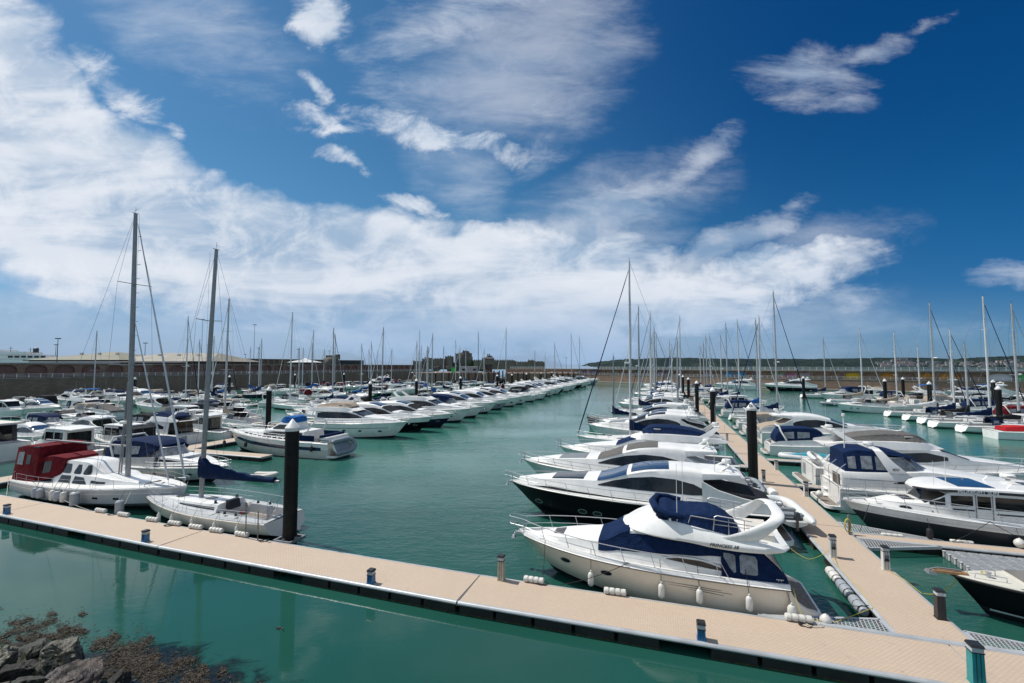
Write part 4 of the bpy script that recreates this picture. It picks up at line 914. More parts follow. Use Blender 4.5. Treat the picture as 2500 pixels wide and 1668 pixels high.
# ---------------------------------------------------------------- pedestals
pedw = mat('pedestal_white', (.60, .60, .58), .4, streak=.2); pedc = mat('pedestal_cream', (.46, .42, .32), .5, var=(5, .25), streak=.4)
pedb = mat('pedestal_blue', (.03, .16, .34), .4, var=(4, .2)); pedt = mat('pedestal_teal', (.02, .26, .27), .4, var=(3, .15)); pedk = mat('pedestal_black', (.02, .021, .022), .4)
lensm = mat('pedestal_lens', (.48, .50, .52), .25)
def pedestal(a, b, h, m, label, w=.28, sockets=False, mark=None, back=None, turn=0):
    root = empty('service_post', W(a, b, DZ), YAW['right']+R(turn), label, 'service post', 'service posts on the pontoons')
    mb = MB(); mb.box(-w/2, w/2, -w/2, w/2, 0, h-.24, 0, .01, .01); mb.box(-w/2-.015, w/2+.015, -w/2-.015, w/2+.015, 0, .03, 0)
    for x in (-w*.17, w*.17): mb.box(x-.008, x+.008, -w/2-.004, -w/2+.01, .04, h-.26, 1)
    mb.build('body', [m, ink], root, smooth=False)
    mb = MB(); mb.box(-w/2+.01, w/2-.01, -w/2+.01, w/2-.01, h-.24, h-.08); mb.build('lamp', [lensm], root, smooth=False)
    mb = MB(); mb.box(-w/2-.02, w/2+.02, -w/2-.02, w/2+.02, h-.08, h, 0, .03, .03); mb.box(-w/2-.008, w/2+.008, -w/2-.008, w/2+.008, h-.25, h-.225, 0); mb.build('cap', [pedk], root, smooth=False)
    if sockets:
        for k, z in enumerate((h-.45, h-.62)): 
            mb = MB(); mb.box(-.09, .09, -w/2-.05, -w/2, z-.06, z+.06, 0, .01, 0); mb.build('socket', [pedk if k else motor_g], root, smooth=False)
    if mark: text(mark, .16, root, inkl, (.0, -w/2-.012, h-.16) if mark != '8' else (0, -w/2-.012, h-.16), (R(90), 0, 0))
    return root
E = main_far
pedestal(-41.5, 18.95, .62, pedb, 'short blue post at the left edge of the picture')
pedestal(-27.6, 18.45, .62, pedb, 'short blue post on the near pontoon beside the racing yacht')
pedestal(-12.6, 18.15, .62, pedb, 'short blue post on the near pontoon nearest the picture centre')
pedestal(-7.1, 20.25, 1.12, pedc, 'tall weathered cream post at the far edge of the near pontoon', sockets=False)
pedestal(1.25, 18.2, .62, pedb, 'short blue post in front of the cream hulled cruiser')
pedestal(8.3, 27.9, 1.12, pedw, 'tall white post with blue plugs at the left edge of the walkway', sockets=True)
pedestal(10.2, 27.0, 1.12, pedw, 'tall white post with a yellow hose at the right edge of the walkway', sockets=True)
pedestal(10.2, 22.5, 1.12, pedk, 'tall black post at the corner of the walkway near the black hulled open boat', sockets=False, mark='D  8')
pedestal(9.15, 18.35, 1.22, pedt, 'tall teal post with dark cap on the near pontoon at lower right', w=.32)
pedestal(8.2, 43.9, 1.0, pedw, 'white post beside the pile marked D', sockets=True); pedestal(10.3, 40.0, 1.1, pedw, 'white post at the stern of the blue canopied motor yacht', sockets=True)
pedestal(10.3, 49.2, .9, pedw, 'small grey post before the covered teal tender'); pedestal(8.2, 66, 1.0, pedw, 'pale post on the left of the walkway behind the lifebuoy'); 
# ---------------------------------------------------------------- block fenders on the pontoon edge
def block_fender_proto():
    root = empty('block_fender'); mb = MB(); L = .95; prof = []
    for k in range(4):
        x0 = -L/2+k*L/4; prof += [(.10, x0+.01), (.135, x0+.04), (.14, x0+L/8), (.135, x0+L/4-.04), (.10, x0+L/4-.01)]
    mb.lathe([(0, -L/2)]+prof+[(0, L/2)], (0, 0, .13), 10, axis='x'); mb.build('foam_roll', [fendw], root)
    mb = MB()
    for x in (-L/4, 0, L/4): mb.tube([(x, .14*math.cos(a), .13+.14*math.sin(a)) for a in np.linspace(0, 2*math.pi, 9)], .008, 4)
    mb.build('strap', [ropew], root); return root
BF = block_fender_proto(); first = True
for i, (a, lab) in enumerate(((-35.85, 'beside the ketch, at its bow'), (-33.5, 'in the gap between ketch and racing yacht'), (-30.7, 'by the racing yacht bow, nearest the bowsprit'), (-28.65, 'second along the racing yacht from its bow'), (-26.8, 'third along the racing yacht from its bow'), (-25.1, 'fourth along the racing yacht from its bow'), (-23.1, 'nearest the tall near pile'),
                     (-5.6, 'right of the weathered cream post'), (-2.0, 'under the bow third of the cream hulled cruiser'), (4.9, 'at the stern corner of the cream hulled cruiser'))):
    o = BF if first else copy_tree(BF); first = False
    o.location = W(a, E(a)-.02, DZ); o.rotation_euler = (0, 0, YAW['right']+R(rnd.uniform(-3, 3))); tag(o, 'white foam roll '+lab, 'fender', 'white foam rolls on the near pontoon edge')
for i, b in enumerate((26.1, 24.7, 23.2)):
    root = empty('dock_fender', W(7.75, b, .28), YAW['right'], 'large grey cylinder fender on the walkway edge, %s' % ['farthest of three with white end', 'middle of three', 'nearest of three'][i], 'fender', 'three large grey cylinder fenders')
    mb = MB(); mb.lathe([(.02, -.62), (.15, -.6), (.22, -.5), (.23, 0), (.22, .5), (.15, .6), (.02, .62)], (0, 0, 0), 12, axis='y'); mb.build('cylinder', [fendg if i else fendw], root)
    mb = MB(); [mb.tube([(.235*math.cos(t), y, .235*math.sin(t)) for t in np.linspace(0, 2*math.pi, 11)], .012, 4) for y in (-.5, 0, .5)]; mb.build('strap', [ropeb], root)
# ---------------------------------------------------------------- modular floating dock of grey cubes
cubem = mat('dock_cube_grey', (.22, .235, .25), .6, var=(3, .15), bump=(30, .2, .01))
root = empty('cube_dock', W(14.4, 28.3, 0), YAW['right'], 'grey floating dock of plastic cubes beside the open black boat', 'floating dock')
mb = MB(); k = 0
for i in range(30):
    for j in range(6):
        if k >= 90: break
        x, y = i*.52, j*.50; z1 = .34+.02*rnd.random(); m1 = MB(); m1.box(x+.005, x+.515, y+.005, y+.495, -.15, z1-.05, 0); m1.box(x+.005, x+.515, y+.005, y+.495, z1-.05, z1, 0, .06, .06); m1.build('dock_cube', [cubem], root, smooth=False); k += 1
for j in range(6):
    mb = MB(); mb.lathe([(.05, .05), (.05, .34), (.07, .34), (.07, .37), (.0, .37)], (-.03, j*.5+.25, 0), 8); mb.build('connector_pin', [fendw], root)
from mathutils import noise as mnoise
# ---------------------------------------------------------------- stone walls, arches, railings
def stone(name, c1, c2, mort, sx=1.1, sy=.42, dirt=.5):
    m = bpy.data.materials.new(name); m.use_nodes = True; T = NT(m.node_tree); MATS[name] = m
    o = T.n('ShaderNodeOutputMaterial'); p = T.n('ShaderNodeBsdfPrincipled'); T.l(p.outputs[0], o.inputs[0]); p.inputs['Roughness'].default_value = .9
    tc = T.n('ShaderNodeTexCoord'); sp = T.n('ShaderNodeSeparateXYZ'); T.l(tc.outputs['Object'], sp.inputs[0])
    cb = T.n('ShaderNodeCombineXYZ'); T.l(T.math('ADD', sp.outputs[0], sp.outputs[1]), cb.inputs[0]); T.l(sp.outputs[2], cb.inputs[1])
    br = T.n('ShaderNodeTexBrick'); T.l(cb.outputs[0], br.inputs['Vector']); br.inputs['Scale'].default_value = 1; br.inputs['Brick Width'].default_value = sx; br.inputs['Row Height'].default_value = sy
    br.inputs['Mortar Size'].default_value = .04; br.inputs['Color1'].default_value = (*c1, 1); br.inputs['Color2'].default_value = (*c2, 1); br.inputs['Mortar'].default_value = (*mort, 1)
    n = T.noise(T.mapping(tc.outputs['Object'], (1, 1, .5)), .25, 6, .65); c = T.mix(T.ramp(n, .35, .7, 0, dirt), br.outputs['Color'], tuple(v*.45 for v in c1))
    T.l(c, p.inputs['Base Color']); return m
st_l = stone('wall_stone_dark', (.27, .185, .14), (.20, .14, .108), (.11, .082, .062))
st_b = stone('arch_brick_pink', (.30, .16, .14), (.21, .12, .108), (.07, .05, .045), .5, .2, .45)
st_r = stone('wall_stone_brown', (.30, .20, .14), (.22, .15, .11), (.14, .10, .075), 1.3, .5, .4)
st_c = stone('castle_stone', (.23, .185, .145), (.16, .13, .105), (.08, .065, .055), 2.2, 1.2, .6)
cope = mat('coping_stone', (.22, .20, .18), .9, var=(.4, .3)); railw = mat('railing_white', (.70, .71, .72), .5)
def arch_bay(mb, x0, w, z0, z1, pier, rise, depth, ym, fill=1):
    """one bay of a wall in the x-z plane facing -y: pier, arched recess"""
    xl, xr = x0+pier/2, x0+w-pier/2; zs = z1-rise-.5; n = 8
    arc = [(xl+(xr-xl)*(.5-.5*math.cos(math.pi*k/n)), zs+rise*math.sin(math.pi*k/n)) for k in range(n+1)]
    mb.poly([(x0, ym, z0), (xl, ym, z0), (xl, ym, z1), (x0, ym, z1)], 0); mb.poly([(xr, ym, z0), (x0+w, ym, z0), (x0+w, ym, z1), (xr, ym, z1)], 0)
    for (a, b), (c, d) in zip(arc[:-1], arc[1:]):
        mb.poly([(a, ym, b), (c, ym, d), (c, ym, z1), (a, ym, z1)], 0); mb.poly([(a, ym, b), (c, ym, d), (c, ym+depth, d), (a, ym+depth, b)], 0)
    mb.poly([(xl, ym, z0), (xl, ym, zs), (xl, ym+depth, zs), (xl, ym+depth, z0)], 0); mb.poly([(xr, ym, z0), (xr, ym, zs), (xr, ym+depth, zs), (xr, ym+depth, z0)], 0)
    return [(x, ym+depth, z) for x, z in [(xl, z0)]+arc+[(xr, z0)]]
def arched_wall(name, A, Bv, ztop, zwalk, nb, pier, rise, inner, label, paints=None, slab=.0, back=8.0, depth=.8, walkw=4.0, copem=None, skip=()):
    """A -> Bv world xy (left to right as seen from the water)"""
    A = Vector((*A, 0)); Bv = Vector((*Bv, 0)); d = Bv-A; L = d.length; yaw = math.atan2(d.y, d.x); root = empty(name, A, yaw, label, 'harbour wall')
    mb = MB(); w = L/nb
    for k in range(nb):
        pts = arch_bay(mb, k*w, w, zwalk, ztop-slab, pier, rise, depth, walkw)
        if not paints or k not in paints: mb.poly(pts, 1)
        else:
            m2 = MB(); m2.poly(pts, 0); m2.build('arch_panel', [paints[k][0]], root, smooth=False, ang=10)['label'] = paints[k][1]
    mb.poly([(0, 0, zwalk), (L, 0, zwalk), (L, walkw+.01, zwalk), (0, walkw+.01, zwalk)], 2)
    mb.poly([(0, 0, -2), (L, 0, -2), (L, 0, zwalk-.35), (0, 0, zwalk-.35)], 0)
    for x in (0, L): mb.poly([(x, 0, -2), (x, walkw+back, -2), (x, walkw+back, ztop), (x, walkw, ztop), (x, walkw, zwalk), (x, 0, zwalk)], 0)
    mb.poly([(0, walkw+back, -2), (L, walkw+back, -2), (L, walkw+back, ztop), (0, walkw+back, ztop)], 0)
    mb.build('wall', [st, inner, cope], root, smooth=False) if False else mb.build('wall', [inner[0], inner[1], cope], root, smooth=False)
    mb = MB(); mb.box(0, L, -.12, .5, zwalk-.35, zwalk+.05, 0); mb.box(0, L, walkw-.25-.6*(slab > 0), walkw+back, ztop-max(slab, .35)+.0, ztop, 0); mb.build('coping', [copem or cope], root, smooth=False)
    return root, L, yaw, A
def railing(A, Bv, z, h, step, label, r=.05, rails=3):
    A = Vector((*A, z)); Bv = Vector((*Bv, z)); d = Bv-A; L = d.length; yaw = math.atan2(d.y, d.x); root = empty('railing', A, yaw, label, 'railing')
    mb = MB()
    for k in range(rails): mb.box(0, L, -r*.6, r*.6, h*(k+1)/rails-r*1.2, h*(k+1)/rails)
    mb.build('rail', [railw], root, smooth=False)
    n = int(L/step)+1; pm = MB(); pm.box(-r, r, -r, r, 0, h+.04, 0); first = None
    near = A.length < Bv.length; idx = list(range(n)) if near else list(range(n))[::-1]
    for q, k in enumerate(idx[:95]):
        if first is None: first = pm.build('post', [railw], root, smooth=False); first.location = (k*step, 0, 0)
        else: c = first.copy(); COL.objects.link(c); c.parent = root; c.location = (k*step, 0, 0)
    if n > 95:
        m2 = MB()
        for k in idx[95:]: m2.box(k*step-r, k*step+r, -r, r, 0, h+.04)
        tag(m2.build('post', [railw], root, smooth=False), kind='stuff')
    return root
LW0, LW1 = (-178, 60), (-62, 366)
lw0, lw1 = Vector((*LW0, 0)), Vector((*LW1, 0)); ld = (lw1-lw0).normalized(); ln = Vector((-ld.y, ld.x, 0))
arched_wall('left_sea_wall', LW0, LW1, 11.2, 6.7, 46, 1.7, 1.5, (st_l, st_b), 'long dark stone wall with brick-filled arches behind the left-hand boats', back=30, walkw=5)
railing(tuple((lw0+ln*.25)[:2]), tuple((lw1+ln*.25)[:2]), 6.75, 1.2, 2.75, 'white railing along the dark arched wall at left')
# end of the left wall beside the harbour mouth
RW = [(-3.2, 352), (18, 334), (54, 300), (92, 252), (128, 206), (160, 180), (222, 146)]
mur = []
for i, cs in enumerate((((.02, .30, .32), (.30, .05, .20)), ((.05, .12, .40), (.45, .10, .30)), ((.35, .22, .05), (.10, .06, .03)), ((.20, .03, .30), (.05, .10, .20)), ((.02, .45, .15), (.6, .08, .2)))):
    m = bpy.data.materials.new('mural_paint'); m.use_nodes = True; T = NT(m.node_tree); o = T.n('ShaderNodeOutputMaterial'); p = T.n('ShaderNodeBsdfPrincipled'); T.l(p.outputs[0], o.inputs[0])
    tc = T.n('ShaderNodeTexCoord'); n1 = T.n('ShaderNodeTexVoronoi'); T.l(tc.outputs['Object'], n1.inputs['Vector']); n1.inputs['Scale'].default_value = .9
    c = T.mix(T.ramp(T.noise(tc.outputs['Object'], .6, 3), .42, .58), cs[0], cs[1]); c = T.mix(.35, c, (.03, .03, .04)); c2 = T.mix(.28, c, n1.outputs['Color']); T.l(c2, p.inputs['Base Color']); p.inputs['Roughness'].default_value = .7; mur.append(m)
yel = mat('paint_yellow', (.60, .40, .01), .6); orp = mat('paint_orange', (.50, .22, .02), .7, var=(.4, .3)); whp = mat('paint_white', (.58, .60, .63), .6); blp = mat('paint_sky_blue', (.05, .26, .45), .6, var=(.5, .2)); grp = mat('paint_green_base', (.05, .4, .1), .6)
def paints(lst): return {k: v for k, v in lst}
secs = [
 (0, 6, {}, 'short brown arched wall beside the harbour mouth', 1),
 (1, 9, {6: (mur[0], 'teal mural'), 7: (mur[1], 'purple mural'), 8: (mur[1], 'blue mural')}, 'brown arched wall across the far end of the channel', 2),
 (2, 11, {2: (mur[2], 'ochre mural'), 5: (mur[3], 'violet mural'), 8: (mur[3], 'dark purple mural')}, 'brown arched wall behind the tallest cluster of masts', 3),
 (3, 10, {2: (mur[1], 'blue mural'), 4: (blp, 'sky blue painted arch'), 5: (blp, 'pale blue painted arch'), 8: (mur[4], 'colourful mural'), 9: (mur[4], 'green and red mural')}, 'brown arched wall with sky blue arches behind two motor yachts', 4),
 (4, 7, {0: (mur[4], 'green mural'), 3: (yel, 'bright yellow painted arch'), 5: (orp, 'orange and white mural')}, 'brown arched wall with one bright yellow arch', 5),
 (5, 10, {0: (orp, 'orange mural'), 1: (orp, 'orange mural with pale panels'), 3: (whp, 'white painted arch'), 4: (grp, 'green painted arch')}, 'brown arched wall with orange and white arches at far right', 6)]
for (i, nb, pt, lab, q) in secs:
    A, Bv = RW[i], RW[i+1]; arched_wall('sea_wall_section', A, Bv, 8.5, 4.75, nb, .5, 1.0, (st_r, st_r), lab, paints=pt, slab=.5, back=5, walkw=3.5, depth=.7)
    dv = (Vector(Bv)-Vector(A)).normalized(); nn = Vector((-dv.y, dv.x))
    railing(tuple(Vector(A)+nn*.2), tuple(Vector(Bv)+nn*.2), 4.8, 1.05, 2.2, 'lower white railing of the '+lab[6:], .045, 2)
    railing(tuple(Vector(A)+nn*2.9), tuple(Vector(Bv)+nn*2.9), 8.5, 1.35, 2.6, 'upper white railing of the '+lab[6:], .07, 3)
    mb = MB(); L = (Vector(Bv)-Vector(A)).length; mb.box(0, L, -3.0, -.4, .1, .45); o = mb.build('landing_stage', [conc], None, smooth=False, loc=(*A, 0), rot=math.atan2(dv.y, dv.x)); tag(o, 'pale landing stage under the '+lab[6:], 'landing stage')
# quay arm at the harbour mouth: stone block with timber posts
def prism(pts, z0, z1, name, m, label, cat, parent=None):
    mb = MB(); k = len(pts); mb.poly([(*p, z1) for p in pts]); 
    for i in range(k): a, b = pts[i], pts[(i+1) % k]; mb.poly([(*a, z0), (*b, z0), (*b, z1), (*a, z1)])
    o = mb.build(name, m if isinstance(m, list) else [m], parent, smooth=False)
    if label: tag(o, label, cat)
    return o
r = empty('quay', (0, 0, 0), 0, 'stone quay with timber posts right of the harbour mouth', 'quay')
prism([(-4, 262), (40, 262), (40, 300), (-4, 300)], -2, 6.2, 'wall', st_r, None, None, r)
prism([(-4, 292), (42, 292), (42, 300), (-4, 300)], 6.2, 8.3, 'parapet', st_r, None, None, r)
timber = mat('timber_dark', (.06, .05, .035), .9)
for k in range(14):
    mb = MB(); x = -3+k*3.2; mb.box(x-.35, x+.35, 261.2, 261.95, -1, 6.6); mb.build('timber_post', [timber], r, smooth=False)
railing((-3, 262.6), (39.5, 262.6), 6.2, 1.1, 2.2, 'white railing on the quay right of the harbour mouth', .045, 2)
r = empty('pier_head', (0, 0, 0), 0, 'dark stone pier head left of the harbour mouth', 'quay')
prism([(-58, 262), (-12, 262), (-8, 300), (-54, 330)], -2, 6.4, 'wall', st_l, None, None, r)
railing((-57, 262.5), (-12.5, 262.5), 6.4, 1.1, 2.2, 'white railing on the dark pier head left of the harbour mouth', .045, 2)
for k in range(8):
    mb = MB(); x = -40+k*3.8; mb.box(x-.35, x+.35, 261.2, 261.95, -1, 6.6); mb.build('timber_post', [timber], r, smooth=False)
for i, x in enumerate((-7.2, -5.2, -10.2)):
    pl = empty('gate_pile', (x, 258, 0), 0, 'slender white-capped pile in the harbour mouth, %s' % ['left of the pair', 'right of the pair', 'outer one at the pier head'][i], 'mooring pile', 'piles in the harbour mouth')
    mb = MB(); mb.lathe([(.38, -1), (.38, 7.6)], n=10); mb.build('pile', [navyh], pl); mb = MB(); mb.lathe([(.4, 7.6), (.4, 7.9), (.02, 8.7)], n=10); mb.build('cap', [pcap], pl)
cb = empty('harbour_cabin', (-24, 268, 6.4), 0, 'pale grey flat-roofed cabin beside the harbour mouth', 'cabin')
mb = MB(); mb.box(-6.6, 3.5, 0, 5, 0, 3.4); mb.build('wall', [lgreyc], cb, smooth=False); mb = MB(); mb.box(-7, 4, -.4, 5.4, 3.4, 3.7); mb.build('roof', [white2], cb, smooth=False)
for x in (-5.5, 1): mb = MB(); mb.box(x, x+2, -.06, -.01, 1.2, 2.4); mb.build('window', [glass], cb, smooth=False)
gs = empty('green_signal', (-34, 266, 6.4), 0, 'bright green navigation panel on the pier beside the cabin', 'sign')
mb = MB(); mb.box(-1.4, 1.4, -.1, .1, -1.5, 3.0); mb.build('panel', [mat('signal_green', (.01, .42, .05), .5)], gs, smooth=False); mb = MB(); mb.tube([(0, .2, -2), (0, .2, 3.6)], .12, 6); mb.build('pole', [alu], gs)
bt = empty('brown_hut', (-13, 275, 6.4), 0, 'dark brown control hut beside the pale cabin', 'hut'); mb = MB(); mb.box(-4, 1, 0, 4, 0, 4.6); mb.build('wall', [mat('hut_brown', (.07, .045, .035), .8)], bt, smooth=False); mb = MB(); mb.box(-3.2, .2, -.06, -.01, 2.6, 3.8); mb.build('window', [glass], bt, smooth=False); mb = MB(); mb.box(-4.3, 1.3, -.4, 4.4, 4.6, 4.9); mb.build('roof', [dkgrey], bt, smooth=False)
# rock armour at the mouth
def rock(mb, c, s, seed, mat=0):
    rr = random.Random(seed); bm = bmesh.new(); bmesh.ops.create_icosphere(bm, subdivisions=5 if seed >= 100 and seed < 200 else 3, radius=1)
    ax = [Vector((rr.gauss(0, 1), rr.gauss(0, 1), rr.gauss(0, 1))).normalized() for _ in range(15)]; of = [rr.uniform(.42, .88) for _ in ax]
    M = Matrix.Rotation(rr.uniform(0, 6.28), 3, 'Z') @ Matrix.Rotation(rr.uniform(-.4, .4), 3, 'X')
    for v in bm.verts:
        p = v.co.copy()
        for a, o_ in zip(ax, of):
            dd = p.dot(a)
            if dd > o_: p -= a*(dd-o_)
        nz = mnoise.fractal(p*2.3+Vector((seed, 0, 0)), .8, 2.2, 6); rg = 1-abs(mnoise.noise(p*3.1+Vector((0, seed, 0)))); p *= 1+.11*nz-.10*rg**6; p = M @ Vector((p.x*s[0], p.y*s[1], p.z*s[2])); v.co = p+Vector(c)
    k = len(mb.v); mb.v += [tuple(v.co) for v in bm.verts]
    for f in bm.faces: mb.f.append(tuple(k+v.index for v in f.verts)); mb.m.append(mat)
    bm.free()
rockd = mat('rock_far', (.12, .10, .085), .9, var=(.6, .4))
for k in range(9):
    mb = MB(); rock(mb, (0, 0, 0), (2.6, 2, 1.6), k+40); o = mb.build('boulder', [rockd], None, loc=(-11+k*.75+(k % 3), 285+(k % 4)*3, .8+(k % 3)*.5)); tag(o, 'grey boulder in the pile at the harbour mouth', 'rock', 'boulders at the harbour mouth')
# ---------------------------------------------------------------- buildings behind the left wall
def hip_roof(root, x0, x1, y0, y1, z0, z1, inset, m, name='roof'):
    mb = MB(); ym = (y0+y1)/2; a = (x0+inset, ym, z1); b = (x1-inset, ym, z1); c = [(x0, y0, z0), (x1, y0, z0), (x1, y1, z0), (x0, y1, z0)]
    mb.poly([c[0], c[1], b, a]); mb.poly([c[1], c[2], b]); mb.poly([c[2], c[3], a, b]); mb.poly([c[3], c[0], a]); mb.poly(c[::-1]); return mb.build(name, [m], root, smooth=False)
roofg = mat('roof_olive_sheet', (.17, .165, .115), .7, var=(.15, .2), streak=.3); roofb = mat('roof_pale_sheet', (.25, .235, .19), .7, var=(.2, .25), streak=.3); bwall = mat('terminal_wall', (.09, .055, .045), .8)
def at_px(px, Y): return (px-1250)/1111*Y
def terminal(pxl, pxr, Y, dep, ztop, zeave, m, lab, inset=14):
    x0, x1 = at_px(pxl, Y), at_px(pxr, Y); r = empty('terminal_building', (x0, Y, 0), 0, lab, 'building'); L = x1-x0
    mb = MB(); mb.box(1, L-1, 1, dep-1, 4, zeave); mb.build('wall', [bwall], r, smooth=False); hip_roof(r, 0, L, 0, dep, zeave, ztop, inset, m)
    mb = MB(); mb.box(-.3, L+.3, -.3, .1, zeave-.4, zeave+.0); mb.build('fascia', [ink], r, smooth=False)
    for k in range(3): mb = MB(); mb.box(L*(.3+.2*k)-.5, L*(.3+.2*k)+.5, dep*.3, dep*.3+1, zeave+(ztop-zeave)*.5, zeave+(ztop-zeave)*.75+.4); mb.build('roof_vent', [white2], r, smooth=False)
terminal(60, 292, 205, 44, 17.4, 13.1, roofg, 'low terminal with olive green hipped roof at far left', 20)
terminal(258, 512, 212, 44, 17.0, 12.6, roofb, 'long terminal with pale ribbed roof behind the tall ketch mast', 10)
r = empty('canopy_building', (at_px(700, 300), 300, 0), 0, 'small pavilion with pyramid roof behind the arched wall', 'building'); L = 17
mb = MB(); mb.box(3, L-3, 3, L-3, 9, 12.8); mb.build('wall', [bwall], r, smooth=False); hip_roof(r, 0, L, 0, L, 12.8, 14.9, L/2-1.5, white2); hip_roof(r, L/2-2.3, L/2+2.3, L/2-2.3, L/2+2.3, 14.5, 15.6, 2.2, white2, 'roof_lantern')
r = empty('kiosk', (at_px(8, 190)-20, 186, 0), 0, 'flat pale awnings along the top of the left wall', 'awning')
mb = MB(); mb.box(12, 70, 0, 3, 11.3, 11.75); mb.build('roof', [lgreyc], r, smooth=False); mb = MB(); mb.box(30, 95, 4, 7, 11.9, 12.2); mb.build('roof', [white2], r, smooth=False)
for k in range(8): mb = MB(); mb.box(14+k*9, 14.3+k*9, 1, 1.3, 10.5, 11.6); mb.build('column', [alu], r, smooth=False)
r = empty('ferry', (at_px(-60, 250), 250, 0), 0, 'white ferry superstructure showing above the wall at far left', 'ship'); 
for k, (x0, x1, z0, z1) in enumerate(((0, 42, 10, 14.2), (2, 36, 14.2, 16.6), (0, 27, 16.6, 18.2), (4, 13, 18.2, 19.3))):
    mb = MB(); mb.box(x0, x1, 0, 10, z0, z1, 0, .4 if k else 0, .3); mb.build('deckhouse', [white], r, smooth=False)
for k in range(6): mb = MB(); mb.box(18+k*3.6, 20.6+k*3.6, -.08, -.02, 14.9, 16.0); mb.build('window', [glass], r, smooth=False)
for k in range(3): mb = MB(); mb.tube([(5+k*11, 3, 18), (5+k*11, 3, 22-k*.8)], .12, 5); mb.tube([(3.5+k*11, 3, 21-k*.8), (6.5+k*11, 3, 21-k*.8)], .08, 5); mb.build('aerial', [ink], r)
mb = MB(); mb.lathe([(1.2, 0), (1.2, 2.4), (.9, 2.6)], (29, 4, 17.8), 10); mb.build('funnel', [ink], r)
# high rear wall with arches
arched_wall('rear_wall', (at_px(480, 330), 330), (at_px(795, 420), 420), 16.2, 9.5, 22, 1.6, 1.8, (st_l, st_b), 'higher dark arched wall showing above the left wall', back=4, walkw=.5)
r = empty('headland_rock', (at_px(812, 520), 520, 0), 0, 'small dark rock with a ruin left of the castle', 'rock'); mb = MB(); rock(mb, (0, 0, 9), (17, 9, 13), 77); mb.build('crag', [rockd], r); mb = MB(); mb.box(-7, 3, -2, 2, 19, 22.5); mb.box(4, 8, -2, 2, 18, 23.5); mb.build('ruin', [st_c], r, smooth=False)
prism([(at_px(800, 520), 520), (at_px(882, 540), 540), (at_px(882, 540), 550), (at_px(800, 520), 540)], 0, 17.2, 'flat_quay', dkgrey, 'flat dark quay right of the small rock', 'quay')
# ---------------------------------------------------------------- lamp posts
def lamp(px, ytop, Y, zbase, label, heads=2, w=2.2):
    x = at_px(px, Y); zt = H+(894-ytop)/1111*Y; r = empty('lamp_post', (x, Y, zbase), 0, label, 'lamp post', 'lamp posts behind the walls')
    mb = MB(); mb.tube([(0, 0, 0), (0, 0, zt-zbase)], [.17, .10], 6); mb.build('pole', [alu if heads > 2 else dkgrey], r); h = zt-zbase
    for k in range(heads):
        sg = -1 if k == 0 else 1; mb = MB(); mb.box(min(.1*sg, w/2*sg), max(.1*sg, w/2*sg), -.3, .3, h-.15, h+.22, 0, .05, .05); mb.build('lamp_head', [dkgrey], r, smooth=False)
for i, (px, yt, Y, w, lab) in enumerate(((140, 827, 190, 2.3, 'left of the olive roof'), (136, 842, 260, 1.0, 'short thin one beside it'), (354, 838, 230, 1.6, 'over the pale roof'), (510, 843, 260, 1.6, 'above the end of the pale roof'), (620, 793, 300, 2.0, 'tallest, left of the pavilion'), (599, 866, 380, 1.5, 'small one over the rear wall'), (631, 850, 340, 1.8, 'over the rear wall'), (728, 853, 330, 2.4, 'directly behind the pavilion'), (804, 857, 400, 1.8, 'near the small rock'), (492, 780, 300, 2.0, 'thin tall one left of the racing mast'), (1382, 874, 400, .5, 'thin one beyond the right wall'), (1527, 877, 420, .5, 'thin one before the wooded hill'), (1822, 878, 300, .8, 'with round head on the right wall'), (2438, 872, 190, .6, 'dark one at far right'))):
    lamp(px, yt, Y, 8 if px > 1300 else 10.5, 'lamp post '+lab)
# ---------------------------------------------------------------- castle
r = empty('castle', (0, 0, 0), 0, 'ruined stone castle on a rocky islet at the horizon', 'castle'); Yc = 620; leafd = mat('scrub_green', (.045, .065, .03), .95, var=(.08, .5))
def cbox(pl, pr, yt, yb=897, dy=0, m=None, dep=18, nm='wall', cren=0):
    Y = Yc+dy; x0, x1 = at_px(pl, Y), at_px(pr, Y); z1 = H+(894-yt)/1111*Y; z0 = H+(894-yb)/1111*Y-3
    mb = MB(); mb.box(x0, x1, Y, Y+dep, z0, z1, 0, .3, .3)
    if cren:
        n = max(2, int((x1-x0)/3.2))
        for k in range(n): xx = x0+.5+(x1-x0-1)*k/n; mb.box(xx, xx+1.5, Y+.4, Y+1.6, z1, z1+1.1)
    mb.build(nm, [m or st_c], r, smooth=False); return x0, x1, z0, z1, Y
for a in ((1008, 1030, 882), (1030, 1086, 877, 897, 8), (1036, 1052, 874, 880, 9), (1060, 1082, 876, 880, 9), (1086, 1100, 871, 897, 10), (1092, 1104, 870), (1133, 1152, 871, 897, 12), (1120, 1150, 862, 897, 20), (1129, 1143, 857, 866, 22), (1110, 1128, 864, 897, 16), (1156, 1220, 880, 897, -4), (1176, 1186, 875, 897, 2), (1184, 1206, 875, 897, 4), (1214, 1262, 882, 897, -8), (1220, 1256, 880, 897, 4), (1262, 1330, 884, 897, -12), (1289, 1306, 880, 897, -10), (1306, 1328, 884, 897, -14)): cbox(*a, cren=1)
x0, x1, z0, z1, Y = cbox(1184, 1205, 876, 897, 3)
hip_roof(r, x0-1, x1+1, Y-1, Y+14, z1, z1+4.5, 4, mat('slate_roof', (.06, .065, .08), .7))
mb = MB(); mb.box(x0+3, x0+4.5, Y+4, Y+5.5, z1+2, z1+7); mb.box(x0+5.5, x0+6.8, Y+4, Y+5.5, z1+2, z1+6.6); mb.build('chimney', [st_c], r, smooth=False)
